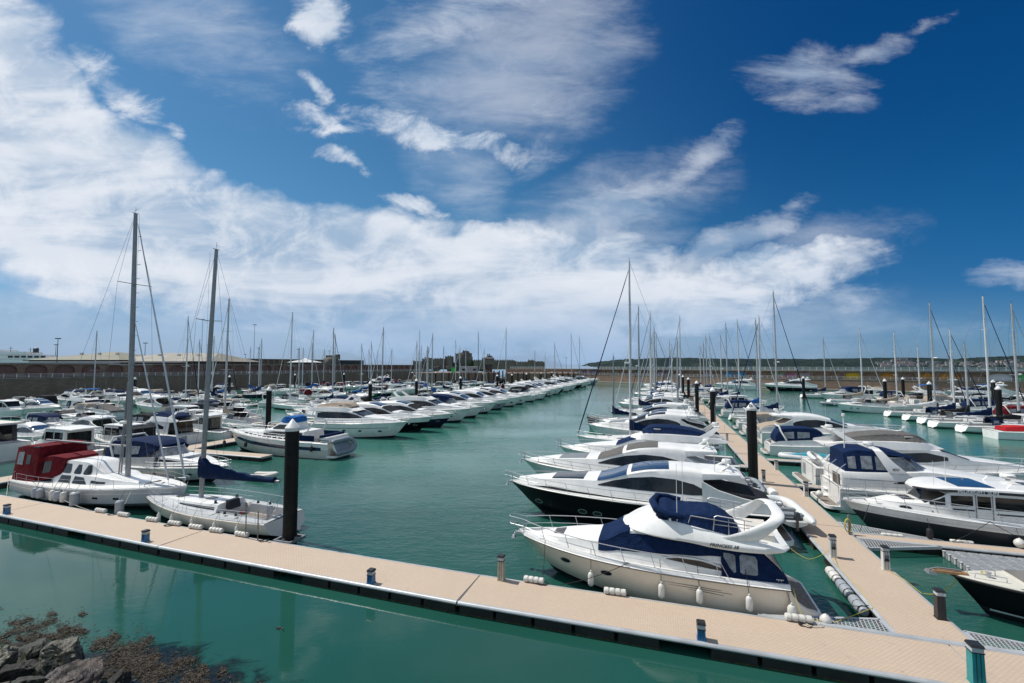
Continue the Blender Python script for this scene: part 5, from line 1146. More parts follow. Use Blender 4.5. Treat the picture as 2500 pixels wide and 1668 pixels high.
for k, (p_, y_, s_) in enumerate(((1128, 880, (20, 11, 19)), (1152, 888, (15, 10, 13)), (1098, 890, (16, 10, 12)), (1180, 893, (16, 9, 6)), (1060, 894, (24, 9, 6)))):
    Y = Yc+4; mb = MB(); rock(mb, (at_px(p_, Y), Y+12, H+(894-y_)/1111*Y-3), s_, 60+k); mb.build('crag', [leafd if k % 2 else rockd], r)
# windows of the castle
mb = MB()
for k in range(26):
    p_ = 1034+(k % 9)*5.5 if k < 12 else 1222+(k-12)*7; Y = Yc-12; x = at_px(p_, Y); 
mbw = MB()
for p_, y_ in ((1036, 884), (1046, 884), (1056, 885), (1070, 885), (1126, 866), (1136, 866), (1144, 870), (1190, 881), (1197, 881)):
    Y = Yc+2 if p_ > 1150 else Yc+7; x = at_px(p_, Y); z = H+(894-y_)/1111*Y; mb = MB(); mb.box(x-.5, x+.5, Y-.12, Y+.3, z-.8, z+.8); mb.build('window', [ink], r, smooth=False)
# ---------------------------------------------------------------- wooded hills
def build_hills():
    m = bpy.data.materials.new('wooded_hill'); m.use_nodes = True; T = NT(m.node_tree); o = T.n('ShaderNodeOutputMaterial'); p = T.n('ShaderNodeBsdfPrincipled'); T.l(p.outputs[0], o.inputs[0]); p.inputs['Roughness'].default_value = 1; p.inputs['Specular IOR Level'].default_value = .1
    g = T.n('ShaderNodeNewGeometry'); n1 = T.noise(g.outputs['Position'], .022, 6, .7); n2 = T.noise(g.outputs['Position'], .004, 3, .5)
    c = T.mix(T.ramp(n1, .35, .68), (.009, .018, .020), (.022, .038, .034)); c = T.mix(T.ramp(n2, .58, .64, 0, .7), c, (.045, .065, .048)); T.l(c, p.inputs['Base Color'])  # blue tint in these colours stands in for distance haze
    prof = [(1425, 893), (1440, 889), (1452, 885), (1480, 882), (1520, 878), (1560, 877), (1600, 874), (1680, 873), (1720, 875), (1800, 877), (1900, 876), (2000, 877), (2090, 875), (2150, 875), (2200, 873), (2260, 873), (2330, 879), (2400, 875), (2460, 871), (2560, 868), (2700, 866)]
    Y0 = 2300; nx = 330; ny = 16; P = np.zeros((nx, ny, 3)); rr = np.random.RandomState(3)
    px = np.linspace(1425, 2700, nx); yt = np.interp(px, [q[0] for q in prof], [q[1] for q in prof])
    bump = np.convolve(rr.uniform(-1, 1, nx+8), np.ones(3)/3, 'same')[:nx]
    for i in range(nx):
        hz = (894-yt[i])/1111*Y0+H
        for j in range(ny):
            t = j/(ny-1); y = Y0-420+520*t; z = -2+(hz+2)*(math.sin(t*math.pi/2)**.8)+(bump[i]*2.4+rr.uniform(-2.2, 2.2))*(t > .1); P[i, j] = ((px[i]-1250)/1111*Y0, y, z)
    mb = MB(); mb.grid(P, 0); tag(mb.build('hills', [m], None, ang=80), 'dark wooded hills across the bay', kind='structure')
    # fringe of tree crowns along the ridge reads as one wood
    # houses on the hillside
    hw = [mat('house_white', (.40, .41, .42), .8), mat('house_cream', (.33, .31, .28), .8), mat('house_grey', (.25, .26, .28), .8)]; hr = [mat('roof_slate', (.09, .09, .10), .8), mat('roof_tile', (.14, .085, .065), .8)]
    r2 = random.Random(11); first = {}
    def house(px, y, s, k):
        Y = Y0-380+ (894-y)*9; x = (px-1250)/1111*Y; z = H+(894-y)/1111*Y; key = k % 6
        if key not in first:
            r = empty('hillside_house'); mb = MB(); w = 9+key*2.2; mb.box(-w, w, 0, 9, -8, 5.5+key % 3*1.8); mb.build('wall', [hw[key % 3]], r, smooth=False); hip_roof(r, -w-.5, w+.5, -.5, 9.5, 5.5+key % 3*1.8, 9+key % 3*1.8, 3, hr[0 if key % 3 else 1]); first[key] = r
        else: r = copy_tree(first[key])
        r.location = (x, Y, z-3); r.scale = (s, s, s); return r
    n = 0
    spots = []
    for k in range(130):
        px = r2.choice([r2.uniform(2140, 2230), r2.uniform(2200, 2420), r2.uniform(2390, 2500), r2.uniform(2160, 2500)]); top = float(np.interp(px, [q[0] for q in prof], [q[1] for q in prof]))
        y = r2.uniform(max(top+4, 884), 895.5); spots.append((px, y))
    for px, y in ((2196, 876.5), (2204, 877), (2213, 876), (2180, 880), (2188, 879), (2440, 882), (2452, 884), (2462, 881), (2474, 883), (2484, 880)): spots.append((px, y))
    for k, (px, y) in enumerate(spots):
        r = house(px, y, r2.uniform(.4, .85), k); wh = 'low by the shore' if y > 891 else ('high near the ridge' if y < 883 else 'halfway up the slope')
        tag(r, 'small %s house across the bay, %s' % (['white', 'cream', 'grey'][(k % 6) % 3], wh), 'house', 'houses scattered on the far hillside')
    d = empty('storage_dome', ((2282-1250)/1111*2250, 2250, 44), 0, 'white domed tank on the skyline of the hill', 'tank'); mb = MB(); mb.lathe([(16, -10), (16, 0), (12, 7), (5, 10), (.01, 11)], n=16); mb.build('dome', [white], d)
build_hills()
# ---------------------------------------------------------------- fleets
PRO = {}
def proto(key, fn, desc, cat, **kw):
    PRO[key] = [fn, kw, desc, cat, None]
proto('s_black', lambda **k: sport(**k), 'white hardtop cruiser with black lower hull', 'motor cruiser', L=16.5, lower=black, detail=1, cover=dkc)
proto('s_white', lambda **k: sport(**k), 'all white hardtop cruiser with dark side arch', 'motor cruiser', L=16, detail=1)
proto('s_navy', lambda **k: sport(**k), 'white hardtop cruiser with navy hull', 'motor cruiser', L=16, lower=navyh, detail=1, cover=dkc)
proto('s_char', lambda **k: sport(**k), 'white cruiser with charcoal windscreen cover and sunroof', 'motor cruiser', L=16, detail=1, cover=dkc, sunroof=glass, pad=dkc)
proto('s_grey', lambda **k: sport(**k), 'pale grey hulled hardtop cruiser', 'motor cruiser', L=15, lower=greyh, detail=1, roofglass=False)
proto('f_dark', lambda **k: fly(**k), 'white flybridge cruiser with dark window band', 'motor yacht', L=16)
proto('f_navy', lambda **k: fly(**k), 'white flybridge cruiser with navy bridge cover', 'motor yacht', L=14, flycover=navyc, dark=False)
proto('f_bim', lambda **k: fly(**k), 'flybridge cruiser with bright blue bimini', 'motor yacht', L=13, bimini=bluec, dark=False)
proto('f_aft', lambda **k: fly(**k), 'white flybridge cruiser with canvas cockpit enclosure', 'motor yacht', L=12, enclosure=navyc, dark=False)
proto('o_navy', lambda **k: opener(**k), 'white day cruiser under navy canopy', 'motor cruiser', L=10.5, canvas=navyc)
proto('o_blue', lambda **k: opener(**k), 'day cruiser under bright blue canopy', 'motor cruiser', L=9, canvas=bluec)
proto('o_char', lambda **k: opener(**k), 'day cruiser under charcoal canopy', 'motor cruiser', L=10, canvas=dkc, engines=2, arch=False)
proto('o_open', lambda **k: opener(**k), 'open white day cruiser with tinted screen', 'motor cruiser', L=11, detail=1)
proto('o_ton', lambda **k: opener(**k), 'white sports boat under grey tonneau cover', 'sports boat', L=8.5, tonneau=greyc, arch=False)
proto('o_tonb', lambda **k: opener(**k), 'sports boat under dark cover', 'sports boat', L=8, tonneau=navyc, arch=False, lower=navyh)
proto('o_beige', lambda **k: opener(**k), 'white cruiser with beige canopy', 'motor cruiser', L=10, canvas=beigec)
proto('o_green', lambda **k: opener(**k), 'small cruiser with green hull', 'motor cruiser', L=8.5, lower=greenh, arch=False)
proto('w_white', lambda **k: wheel(**k), 'small white wheelhouse boat with outboard', 'fishing boat', L=8)
proto('w_blue', lambda **k: wheel(**k), 'wheelhouse boat with blue hull', 'fishing boat', L=8.5, lower=blueh)
proto('w_char', lambda **k: wheel(**k), 'wheelhouse boat with charcoal cockpit canvas', 'fishing boat', L=9, canvas=dkc, engines=2)
proto('w_grey', lambda **k: wheel(**k), 'grey hulled wheelhouse boat', 'fishing boat', L=9.5, lower=greyh, engines=2)
proto('w_green', lambda **k: wheel(**k), 'wheelhouse boat with green hull', 'fishing boat', L=7.5, lower=greenh)
proto('r_grey', lambda **k: rib(**k), 'grey inflatable with console', 'inflatable boat', L=6, B=2.4, tubem=tube_g)
SDESC = {'navy': navyc, 'blue': bluec, 'white': whitec, 'beige': beigec, 'charcoal': dkc}
def get(key):
    p = PRO[key]
    if p[4] is None: p[4] = p[0](**p[1]); return p[4]
    return copy_tree(p[4])
def slen(key): return PRO[key][1].get('L', 10)
NUM = ordinals = ['%s' % o for o in ords]+['twenty-first', 'twenty-second', 'twenty-third', 'twenty-fourth', 'twenty-fifth', 'twenty-sixth', 'twenty-seventh', 'twenty-eighth', 'twenty-ninth', 'thirtieth', 'thirty-first', 'thirty-second', 'thirty-third', 'thirty-fourth', 'thirty-fifth', 'thirty-sixth', 'thirty-seventh', 'thirty-eighth', 'thirty-ninth', 'fortieth', 'forty-first', 'forty-second', 'forty-third', 'forty-fourth', 'forty-fifth', 'forty-sixth', 'forty-seventh', 'forty-eighth', 'forty-ninth', 'fiftieth']
def place(key, a_in, b, face, scale, label, group, stern_in=True, tw=0):
    """a_in: a of the stern (inner) end; the boat lies from there in the direction it faces"""
    r = get(key); L = slen(key)*scale; sg = 1 if face == 'right' else -1
    put(r, a_in+sg*L/2, b, face, twist=tw, scale=scale); tag(r, label, PRO[key][3], group); return r
def yht(ytop, a, b): return H+(894-ytop)/1111*W(a, b).y
def yacht(am, b, ytop, face, L=12, label='', group='sailing yachts', **kw):
    h = yht(ytop, am, b); r = sail(L=L, mast=max(8, h), mx=.10, **kw); sg = 1 if face == 'right' else -1
    put(r, am-sg*L*.10, b, face, twist=rnd.uniform(-1, 1)); tag(r, label, 'sailing yacht', group); return r
SAILS = []
def occupied(a, b, L=12):
    for (aa, bb, ll) in SAILS:
        if abs(b-bb) < 4.2 and abs(a-aa) < (L+ll)/2: return True
    return False
# --- named masts of the left basin (a of mast, b, mast top in the photograph)
covers = [('navy', navyc), ('blue', bluec), ('white', whitec), ('beige', beigec), ('charcoal', dkc)]
LM = [(-62, 108, 835, 'left', 10, 0), (-64, 118, 848, 'left', 10, 3), (-88, 120, 840, 'right', 10, 1), (-75, 150, 846, 'left', 11, 0), (-118, 128, 850, 'left', 9, 2), (-128, 180, 852, 'right', 11, 0), (-86, 158, 855, 'right', 10, 1), (-60, 152, 852, 'left', 10, 0), (-118, 208, 855, 'left', 11, 3), (-98, 105, 850, 'right', 9, 2), (-75.6, 92, 802, 'right', 12, 0), (-83.7, 87, 763, 'left', 13, 2), (-69.2, 57.9, 730, 'left', 12, 3), (-64.3, 95.8, 800, 'left', 12, 0), (-69.5, 131, 815, 'left', 12, 1), (-92.5, 198, 830, 'right', 12, 4), (-60.5, 178, 800, 'left', 14, 2),
      (-96, 235, 810, 'right', 14, 0), (-100, 177, 806, 'right', 12, 1), (-136, 153, 806, 'left', 13, 1), (-129, 158, 816, 'right', 12, 0), (-113.6, 84, 773, 'right', 12, 2), (-150, 85, 809, 'left', 11, 3), (-130, 109, 815, 'right', 12, 1),
      (-125, 116.6, 845, 'right', 10, 0), (-145, 131, 848, 'left', 10, 1), (-130, 122, 828, 'right', 11, 1), (-140, 204, 856, 'left', 11, 4), (-110, 170.6, 850, 'left', 10, 0), (-100, 142, 835, 'right', 11, 1), (-110, 196, 845, 'left', 12, 2),
      (-95, 175, 845, 'right', 11, 1), (-80, 175, 846, 'left', 11, 0), (-100, 227, 851, 'right', 12, 1), (-62, 229, 856, 'left', 11, 2), (-60, 243, 863, 'left', 10, 0), (-45, 201, 838, 'right', 14, 0), (-44.7, 240, 813, 'right', 15, 2), (-42, 250, 823, 'right', 15, 0), (-125, 96, 830, 'right', 10, 3), (-116, 93, 822, 'left', 10, 0), (-150, 176, 852, 'left', 11, 0), (-122, 137, 838, 'right', 11, 1)]
RM = [(-4.2, 97.5, 748, 'left', 13, 0), (-2.4, 126, 762, 'left', 14, 1), (-1.5, 134, 808, 'left', 12, 2), (-2, 163, 802, 'left', 13, 0), (-1.5, 200, 814, 'left', 13, 1), (5, 127.5, 773, 'left', 10, 4), (3.0, 90.5, 830, 'left', 9, 2), (4, 177, 858, 'left', 10, 1), (16, 178, 819, 'right', 12, 0), (18, 186, 815, 'right', 12, 1),
      (18, 141, 788, 'right', 12, 0), (20, 134.5, 780, 'right', 13, 0), (20.6, 96, 711, 'right', 14, 0), (16.5, 89, 775, 'left', 12, 2), (20, 110, 780, 'right', 12, 1), (18, 154, 812, 'right', 12, 4), (-3, 148, 815, 'left', 12, 1)]
RM += [(16, 205, 840, 'right', 11, 0), (4, 210, 832, 'left', 11, 2), (-3, 186, 828, 'left', 11, 3), (14, 165, 835, 'right', 10, 1), (2.5, 112, 845, 'left', 9, 0)]
EM = [(52, 128, 812, 12.5, 3), (52, 112.8, 739, 14, 2), (51.5, 105.5, 805, 13, 0), (51, 100.5, 840, 12, 4), (51, 95, 723, 13.5, 0), (51.5, 89.6, 741, 12.5, 4), (52, 147, 805, 14, 3), (50.5, 171, 825, 12, 0), (66, 150, 848, 11, 0), (67, 138, 863, 10, 2), (72, 118, 842, 11, 1), (78, 128, 856, 10, 0), (80, 108, 835, 12, 2), (70, 104, 858, 10, 3)]
def sail_label(i, ci, hull, where): return '%s yacht with %s sail cover, %s' % (hull, covers[ci][0], where)
order = sorted(range(len(LM)), key=lambda i: LM[i][1])
for n, i in enumerate(order):
    am, b, yt, face, L, ci = LM[i]; blk = abs(yt-810) < .1 and b == 235
    hull = ['white', 'white', 'navy'][n % 3] if not blk else 'black masted'
    yacht(am, b, yt, face, L, sail_label(n, ci, hull, '%s mast back in the left basin' % NUM[n]), 'sailing yachts in the left basin', lower=navyh if hull == 'navy' else white, cover=covers[ci][1], furl=[whitec, navyc, None][n % 3], mastm=blackm if blk else [aluf, aluw][n % 2], sprayhood=[None, navyc, greyc][n % 3], mr=.155, radar_=(n % 4 == 1), detail=1)
    sg = 1 if face == 'right' else -1; SAILS.append((am-sg*L*.1, b, L))
for n, (am, b, yt, face, L, ci) in enumerate(RM):
    side = 'left' if am < 8 else 'right'
    yacht(am, b, yt, face, L, sail_label(n, ci, ['white', 'cream', 'white'][n % 3], '%s yacht %s of the central walkway' % (NUM[n], side)), 'sailing yachts on the central walkway', lower=cream if n % 3 == 1 else white, cover=covers[ci][1], furl=[whitec, navyc, whitec, bluec][n % 4] if b != 96 else navyc, mastm=[aluf, aluw][n % 2], sprayhood=[None, navyc, greyc][n % 3], mr=.155, radar_=(n % 3 == 0), detail=1)
    sg = 1 if face == 'right' else -1; SAILS.append((am-sg*L*.1, b, L))
for n, (am, b, yt, L, ci) in enumerate(EM):
    yacht(am, b, yt, 'right', L, sail_label(n, ci, 'white', ['under the yellow-brown awning', 'tallest mast of the right-hand sterns', 'between the black-lettered and plain sterns', 'with blue folded steering cover', 'with dark blue diagonal furled sail', 'nearest the right edge', 'low long hull behind the sterns', 'far off before the murals', 'small one behind the black pile', 'behind the pile near the ferry', 'second rank right of the black pile', 'small one in the second rank', 'second rank under the ferry', 'short mast in the second rank'][n]), 'sterns of the right-hand yachts', cover=covers[ci][1], furl=[None, navyc, navyc, None, navyc, whitec, whitec, whitec, None, navyc, None, whitec, navyc, None][n], sprayhood=[greyc, None, navyc][n % 3], bimini=None, stripe=stripe_b if n % 2 else None, mr=.16, mastm=[aluw, aluf][n % 2], radar_=(n % 3 == 2), detail=1)
    SAILS.append((am-L*.1, b, L))
# --- row with bows to the channel (left basin, east side of its walkway)
CE = [(70, 's_navy', 1.04), (77.3, 'f_dark', 1.12), (84.8, 'o_navy', 1.45), (93.5, 's_white', 1.1), (102, 's_grey', 1.12), (110.5, 's_char', 1.12), (118, 's_white', 1.1), (127, 'o_open', 1.3), (135, 'o_char', 1.3), (143, 's_black', 1.1), (152, 's_white', 1.15), (161, 's_white', 1.2), (170, 's_navy', 1.1), (180, 'f_dark', 1.15), (190, 's_white', 1.15), (210, 's_black', 1.15), (219, 'f_dark', 1.2), (228, 's_white', 1.2), (262, 's_grey', 1.2)]
for n, (b, key, s) in enumerate(CE):
    L = slen(key)*s; bow = -33.2+rnd.uniform(-.6, .6)
    place(key, bow-L, b, 'right', s, '%s, %s in the left channel row' % (PRO[key][2], NUM[n+2]), 'cruisers with bows to the channel', tw=rnd.uniform(-1.5, 1.5))
# --- west side of the central walkway, bows to the left
DWr = [(63.3, 's_char', 1.04), (69.5, 's_white', 1.0), (83.5, 's_white', .98), (104, 's_black', .98), (111, 's_white', 1.0), (118.5, 'f_dark', .95), (141, 's_grey', 1.0), (155.5, 'w_white', 1.3), (170, 's_white', .9), (184, 'o_navy', 1.2), (192, 'o_open', 1.2), (208, 's_white', .9), (216, 's_black', .9)]
for n, (b, key, s) in enumerate(DWr):
    place(key, 6.9, b, 'left', s, '%s, %s in the row left of central walkway' % (PRO[key][2], NUM[n]), 'cruisers left of the central walkway', tw=rnd.uniform(-1, 1))
DEr = [(61, 'o_navy', 1.05), (76.5, 'o_beige', 1.1), (83, 'o_open', 1.05), (102.5, 'o_navy', 1.1), (117, 'w_grey', 1.2), (122.5, 's_white', .75), (128, 'o_navy', 1.0), (148, 'o_ton', 1.2), (160.5, 'w_white', 1.2), (166, 'f_navy', .8), (172, 's_white', .8), (192, 'o_open', 1.1)]
for n, (b, key, s) in enumerate(DEr):
    place(key, 11.3, b, 'right', s, '%s, %s boat right of central walkway' % (PRO[key][2], NUM[n]), 'boats right of the central walkway', tw=rnd.uniform(-1, 1))
# --- packed rows of the left basin
proto('s_cream', lambda **k: sport(**k), 'ivory hardtop cruiser with brown window arch', 'motor cruiser', L=12, lower=cream, tint=browng, detail=1, roofglass=False)
proto('f_beige', lambda **k: fly(**k), 'flybridge cruiser with beige bridge cover', 'motor yacht', L=13, flycover=beigec, dark=False)
proto('o_red', lambda **k: opener(**k), 'day cruiser under maroon canopy', 'motor cruiser', L=9.5, canvas=redc)
proto('o_white', lambda **k: opener(**k), 'day cruiser under white cover', 'motor cruiser', L=9, tonneau=whitec)
proto('o_teal', lambda **k: opener(**k), 'sports boat under turquoise cover', 'sports boat', L=7.5, tonneau=tealc, arch=False, lower=greyh)
proto('w_blk', lambda **k: wheel(**k), 'wheelhouse boat with black hull', 'fishing boat', L=9, lower=black, canvas=greyc)
mixA = ['s_cream', 'o_red', 'f_beige', 'o_white', 'w_blk', 'o_teal', 'w_white', 'o_navy', 'o_open', 'f_aft', 's_white', 'o_char', 'w_char', 'o_ton', 'f_bim', 'o_beige', 'w_blue', 'o_tonb', 'f_navy', 'w_grey', 'o_blue', 's_grey', 'o_green', 'w_green', 's_black', 'o_open']
rowsL = [(-57.0, 62, 250, 'left', 'in row one, left basin', 6.2, 3), (-97.5, 74, 236, 'right', 'in row two, left basin', 6.3, 8), (-101.5, 72, 232, 'left', 'in row three, left basin', 6.3, 14), (-136.5, 72, 232, 'right', 'in row four, left basin', 6.4, 5), (-141.0, 66, 230, 'left', 'in the row under the arched wall', 6.4, 11)]
for (ai, b0, b1, face, wh, stp, off) in rowsL:
    b = b0; n = 0; k = off; r3 = random.Random(off)
    while b < b1:
        key = mixA[(k*7+k//3+k//7) % len(mixA)]; s = r3.uniform(.88, 1.15); L = slen(key)*s; sg = 1 if face == 'right' else -1
        if L > 13.5: s *= 12.5/L; L = slen(key)*s
        if not occupied(ai+sg*L/2, b, L):
            bn = b+r3.uniform(-.5, .5); place(key, ai+sg*.3, bn, face, s, '%s, %s %s' % (PRO[key][2], NUM[n], wh), 'boats packed in the left basin', tw=r3.uniform(-2, 2)); n += 1
        k += 1; b += stp*r3.uniform(.8, 1.1)
mb = None
for i in range(8): pontoon((-100.8, 70+i*22), (-100.8, 92+i*22), 2.2, 'beige walkway hidden among the packed boats, %s part' % ords[i], name='walkway_section', group='middle walkway sections', floatw=8)
# --- odd ones at the left edge and behind the ketch
X1 = [('w_char', -57.3, 38.5, 'left', 1.15, 'wheelhouse boat with black framed canopy behind the ketch'), ('f_navy', -56.5, 43.5, 'left', .92, 'flybridge boat with navy bridge cover and open stern behind the ketch bow'),
      ('w_white', -57.0, 49.0, 'left', 1.25, 'white wheelhouse boat right of the racing yacht mast'), ('o_beige', -51.5, 49.5, 'right', .85, 'small cruiser with folded beige hood beyond the teal bundle'), ('o_open', -58, 55.5, 'left', 1.1, 'white day cruiser left of the beige boom cover'),
      ('s_white', -72, 44, 'left', .8, 'white sports cruiser with pink-lined windscreen at left'), ('o_green', -90, 52, 'left', .95, 'small boat with bright green hull at far left'), ('o_char', -78, 49.5, 'right', 1.0, 'cruiser with charcoal canopy and twin outboards at far left'), ('o_open', -66, 62, 'left', 1.1, 'open cruiser moored in the gap at left'),
      ('f_aft', -116, 62, 'right', .95, 'flybridge boat with dark blue windscreen covers at far left'), ('r_grey', -112, 56, 'right', 1.3, 'grey inflatable with two big outboards at far left'), ('o_ton', -98, 60, 'left', 1.2, 'covered speedboat at far left'), ('w_grey', -86, 60, 'right', 1.1, 'grey wheelhouse boat left of the ketch mast'), ('o_open', -76, 68, 'left', 1.2, 'open cruiser behind the ketch mast'),
      ('o_navy', -70, 50.5, 'left', 1.0, 'day cruiser with navy hood behind the ketch mast'), ('f_bim', -124, 72, 'left', .9, 'flybridge boat under blue awning far left'),
      ('o_navy', -92, 44, 'right', 1.0, 'navy hooded cruiser at the left edge before the green hull'), ('o_ton', -103, 52, 'right', 1.1, 'covered sports boat at the left edge'), ('s_white', -132, 62, 'right', .8, 'white hardtop cruiser below the wall at the left edge'), ('o_open', -112, 68, 'left', 1.1, 'open cruiser near the left edge'), ('w_char', -130, 56, 'right', 1.2, 'dark canopied wheelhouse boat at the left edge'), ('o_char', -88, 66, 'right', 1.0, 'black hooded cruiser left of the tall ketch'), ('w_white', -70, 56, 'left', 1.1, 'small wheelhouse boat behind the ketch mast'), ('o_beige', -104, 60, 'left', 1.0, 'beige hooded cruiser at left'), ('s_grey', -83, 38, 'right', .7, 'grey hulled cruiser behind the dark trawler')]
for key, a, b, face, s, lab in X1: place(key, a, b, face, s, lab, 'boats packed in the left basin', tw=rnd.uniform(-2, 2))
# --- right-hand basin
X2 = [('s_black', 115, 189, 1.25, 'left', 'large white motor yacht with black hull band lying along the far wall'), ('s_white', 98.5, 200, 1.15, 'left', 'large white motor yacht lying along the far wall behind the tall double mast'), ('s_black', 142, 139, 1.2, 'left', 'long black and white motor yacht by the wall at far right'), ('o_navy', 99, 136, 1.35, 'left', 'white cruiser with navy canopy left of the leaning white stay'), ('w_blue', 148, 122, 1.3, 'left', 'small ferry with bright blue roof at far right')]
for key, x, y, s, face, lab in X2:
    r = get(key); r.location = (x, y, 0); r.scale = (s, s, s); r.rotation_euler = (0, 0, R(180-14) if key[0] == 's' and y > 150 else R(176)); tag(r, lab, PRO[key][3], 'boats in the right basin')
X3 = [('r_grey', 46.5, 140, 'left', 1.1, 'dark inflatable with black outboards off the canopied cruiser'), ('o_ton', 48, 121.5, 'left', 1.2, 'white boat under bright yellow cover'), ('o_navy', 60, 122, 'right', 1.1, 'navy canopied cruiser behind the yellow cover'), ('o_blue', 60, 105, 'right', 1.1, 'boat with bright blue cover among the sterns'), ('f_bim', 61, 145, 'right', 1.0, 'flybridge boat with blue awning in the right basin'),
      ('w_white', 60, 112, 'right', 1.2, 'white wheelhouse boat behind the right-hand sterns'), ('o_open', 60, 98, 'right', 1.1, 'open cruiser behind the right-hand sterns'), ('s_white', 60.5, 92, 'right', .8, 'white hardtop cruiser behind the last sterns'), ('w_white', 61, 131, 'right', 1.2, 'white wheelhouse boat left of the red topped boat'), ('o_beige', 60.5, 138, 'right', 1.1, 'beige canopied cruiser in the right basin'), ('o_open', 60.5, 152, 'right', 1.0, 'open cruiser before the yellow arch'), ('o_navy', 60, 160, 'right', 1.0, 'navy hooded cruiser before the brown arches')]
for i, (k_, b_) in enumerate((('w_white', 98), ('o_red', 112), ('f_bim', 123), ('s_white', 133), ('o_char', 140), ('w_grey', 147), ('o_open', 93), ('f_navy', 155))): X3.append((k_, 74, b_, 'right', .95, '%s in the second rank of the right basin' % PRO[k_][2]))
for i, (k_, b_) in enumerate((('o_white', 128), ('s_grey', 137), ('o_beige', 146), ('w_blk', 154), ('o_green', 163), ('f_beige', 170))): X3.append((k_, 61, b_+2, 'right', .8, '%s beyond the yacht sterns at right' % PRO[k_][2]))
for key, a, b, face, s, lab in X3:
    r = place(key, a, b, face, s, lab, 'boats in the right basin', tw=rnd.uniform(-2, 2))
SPLIT = True
def rope(pts, r, m, label, sag=0.0, cat='rope', group=None, name='mooring_rope', n=12):
    """pts in world space; sags between successive points"""
    out = []
    for a, b in zip(pts[:-1], pts[1:]):
        a, b = Vector(a), Vector(b)
        for k in range(n): t = k/n; p = a.lerp(b, t); p.z -= sag*4*t*(1-t); out.append(p)
    out.append(Vector(pts[-1])); c = out[0].copy(); mb = MB(); mb.tube([p-c for p in out], r, 5); o = mb.build(name, [m], None, loc=c); return tag(o, label, cat, group)
def fender(p, label, h=.6, r=.13, m=None, top=None, ropem=None, group='fenders hanging from the boats', ball=False):
    root = empty('hanging_fender', p, 0, label, 'fender', group); mb = MB()
    prof = [(.02, -h/2), (r*.7, -h/2+.04), (r, -h/2+.12), (r, h/2-.12), (r*.7, h/2-.03), (.04, h/2), (.035, h/2+.08), (.01, h/2+.09)] if not ball else [(.01, -h/2), (h*.3, -h*.4), (h*.45, -h*.2), (h*.5, 0), (h*.45, h*.2), (h*.25, h*.43), (.05, h*.5), (.01, h*.58)]
    mb.lathe(prof, n=12); mb.build('body', [m or fendw], root)
    if top: mb = MB(); mb.tube([(0, 0, h/2), (Vector(top)-Vector(p))], .012, 4); mb.build('lanyard', [ropem or ropeb], root)
    return root
def gunwale(root, lf, h=.14, m=None, n=22):
    mb = MB(); S = lf.at(n)[:, -1]; mb.grid([[(x, y, z-.02), (x, max(y-.02, 0), z+h*.6), (x, max(y-.06, 0), z+h), (x, max(y-.16, 0), z+h), (x, max(y-.18, 0), z+.02)] for x, y, z in S], 0, mir=True); return mb.build('gunwale', [m or white], root)
def cleat(mb, x, y, z): mb.tube([(x-.14, y, z+.07), (x+.14, y, z+.07)], .018, 5); mb.tube([(x-.05, y, z), (x-.05, y, z+.07)], .015, 5); mb.tube([(x+.05, y, z), (x+.05, y, z+.07)], .015, 5)
def crumple(o, amp, seed=0):
    rr = random.Random(seed)
    for v in o.data.vertices:
        c = v.co; k = math.sin(c.x*5+seed)*math.sin(c.y*4.3+c.z*3+seed*.7)+.6*math.sin(c.x*11+c.z*7)*math.sin(c.y*9+seed); v.co.z += amp*k
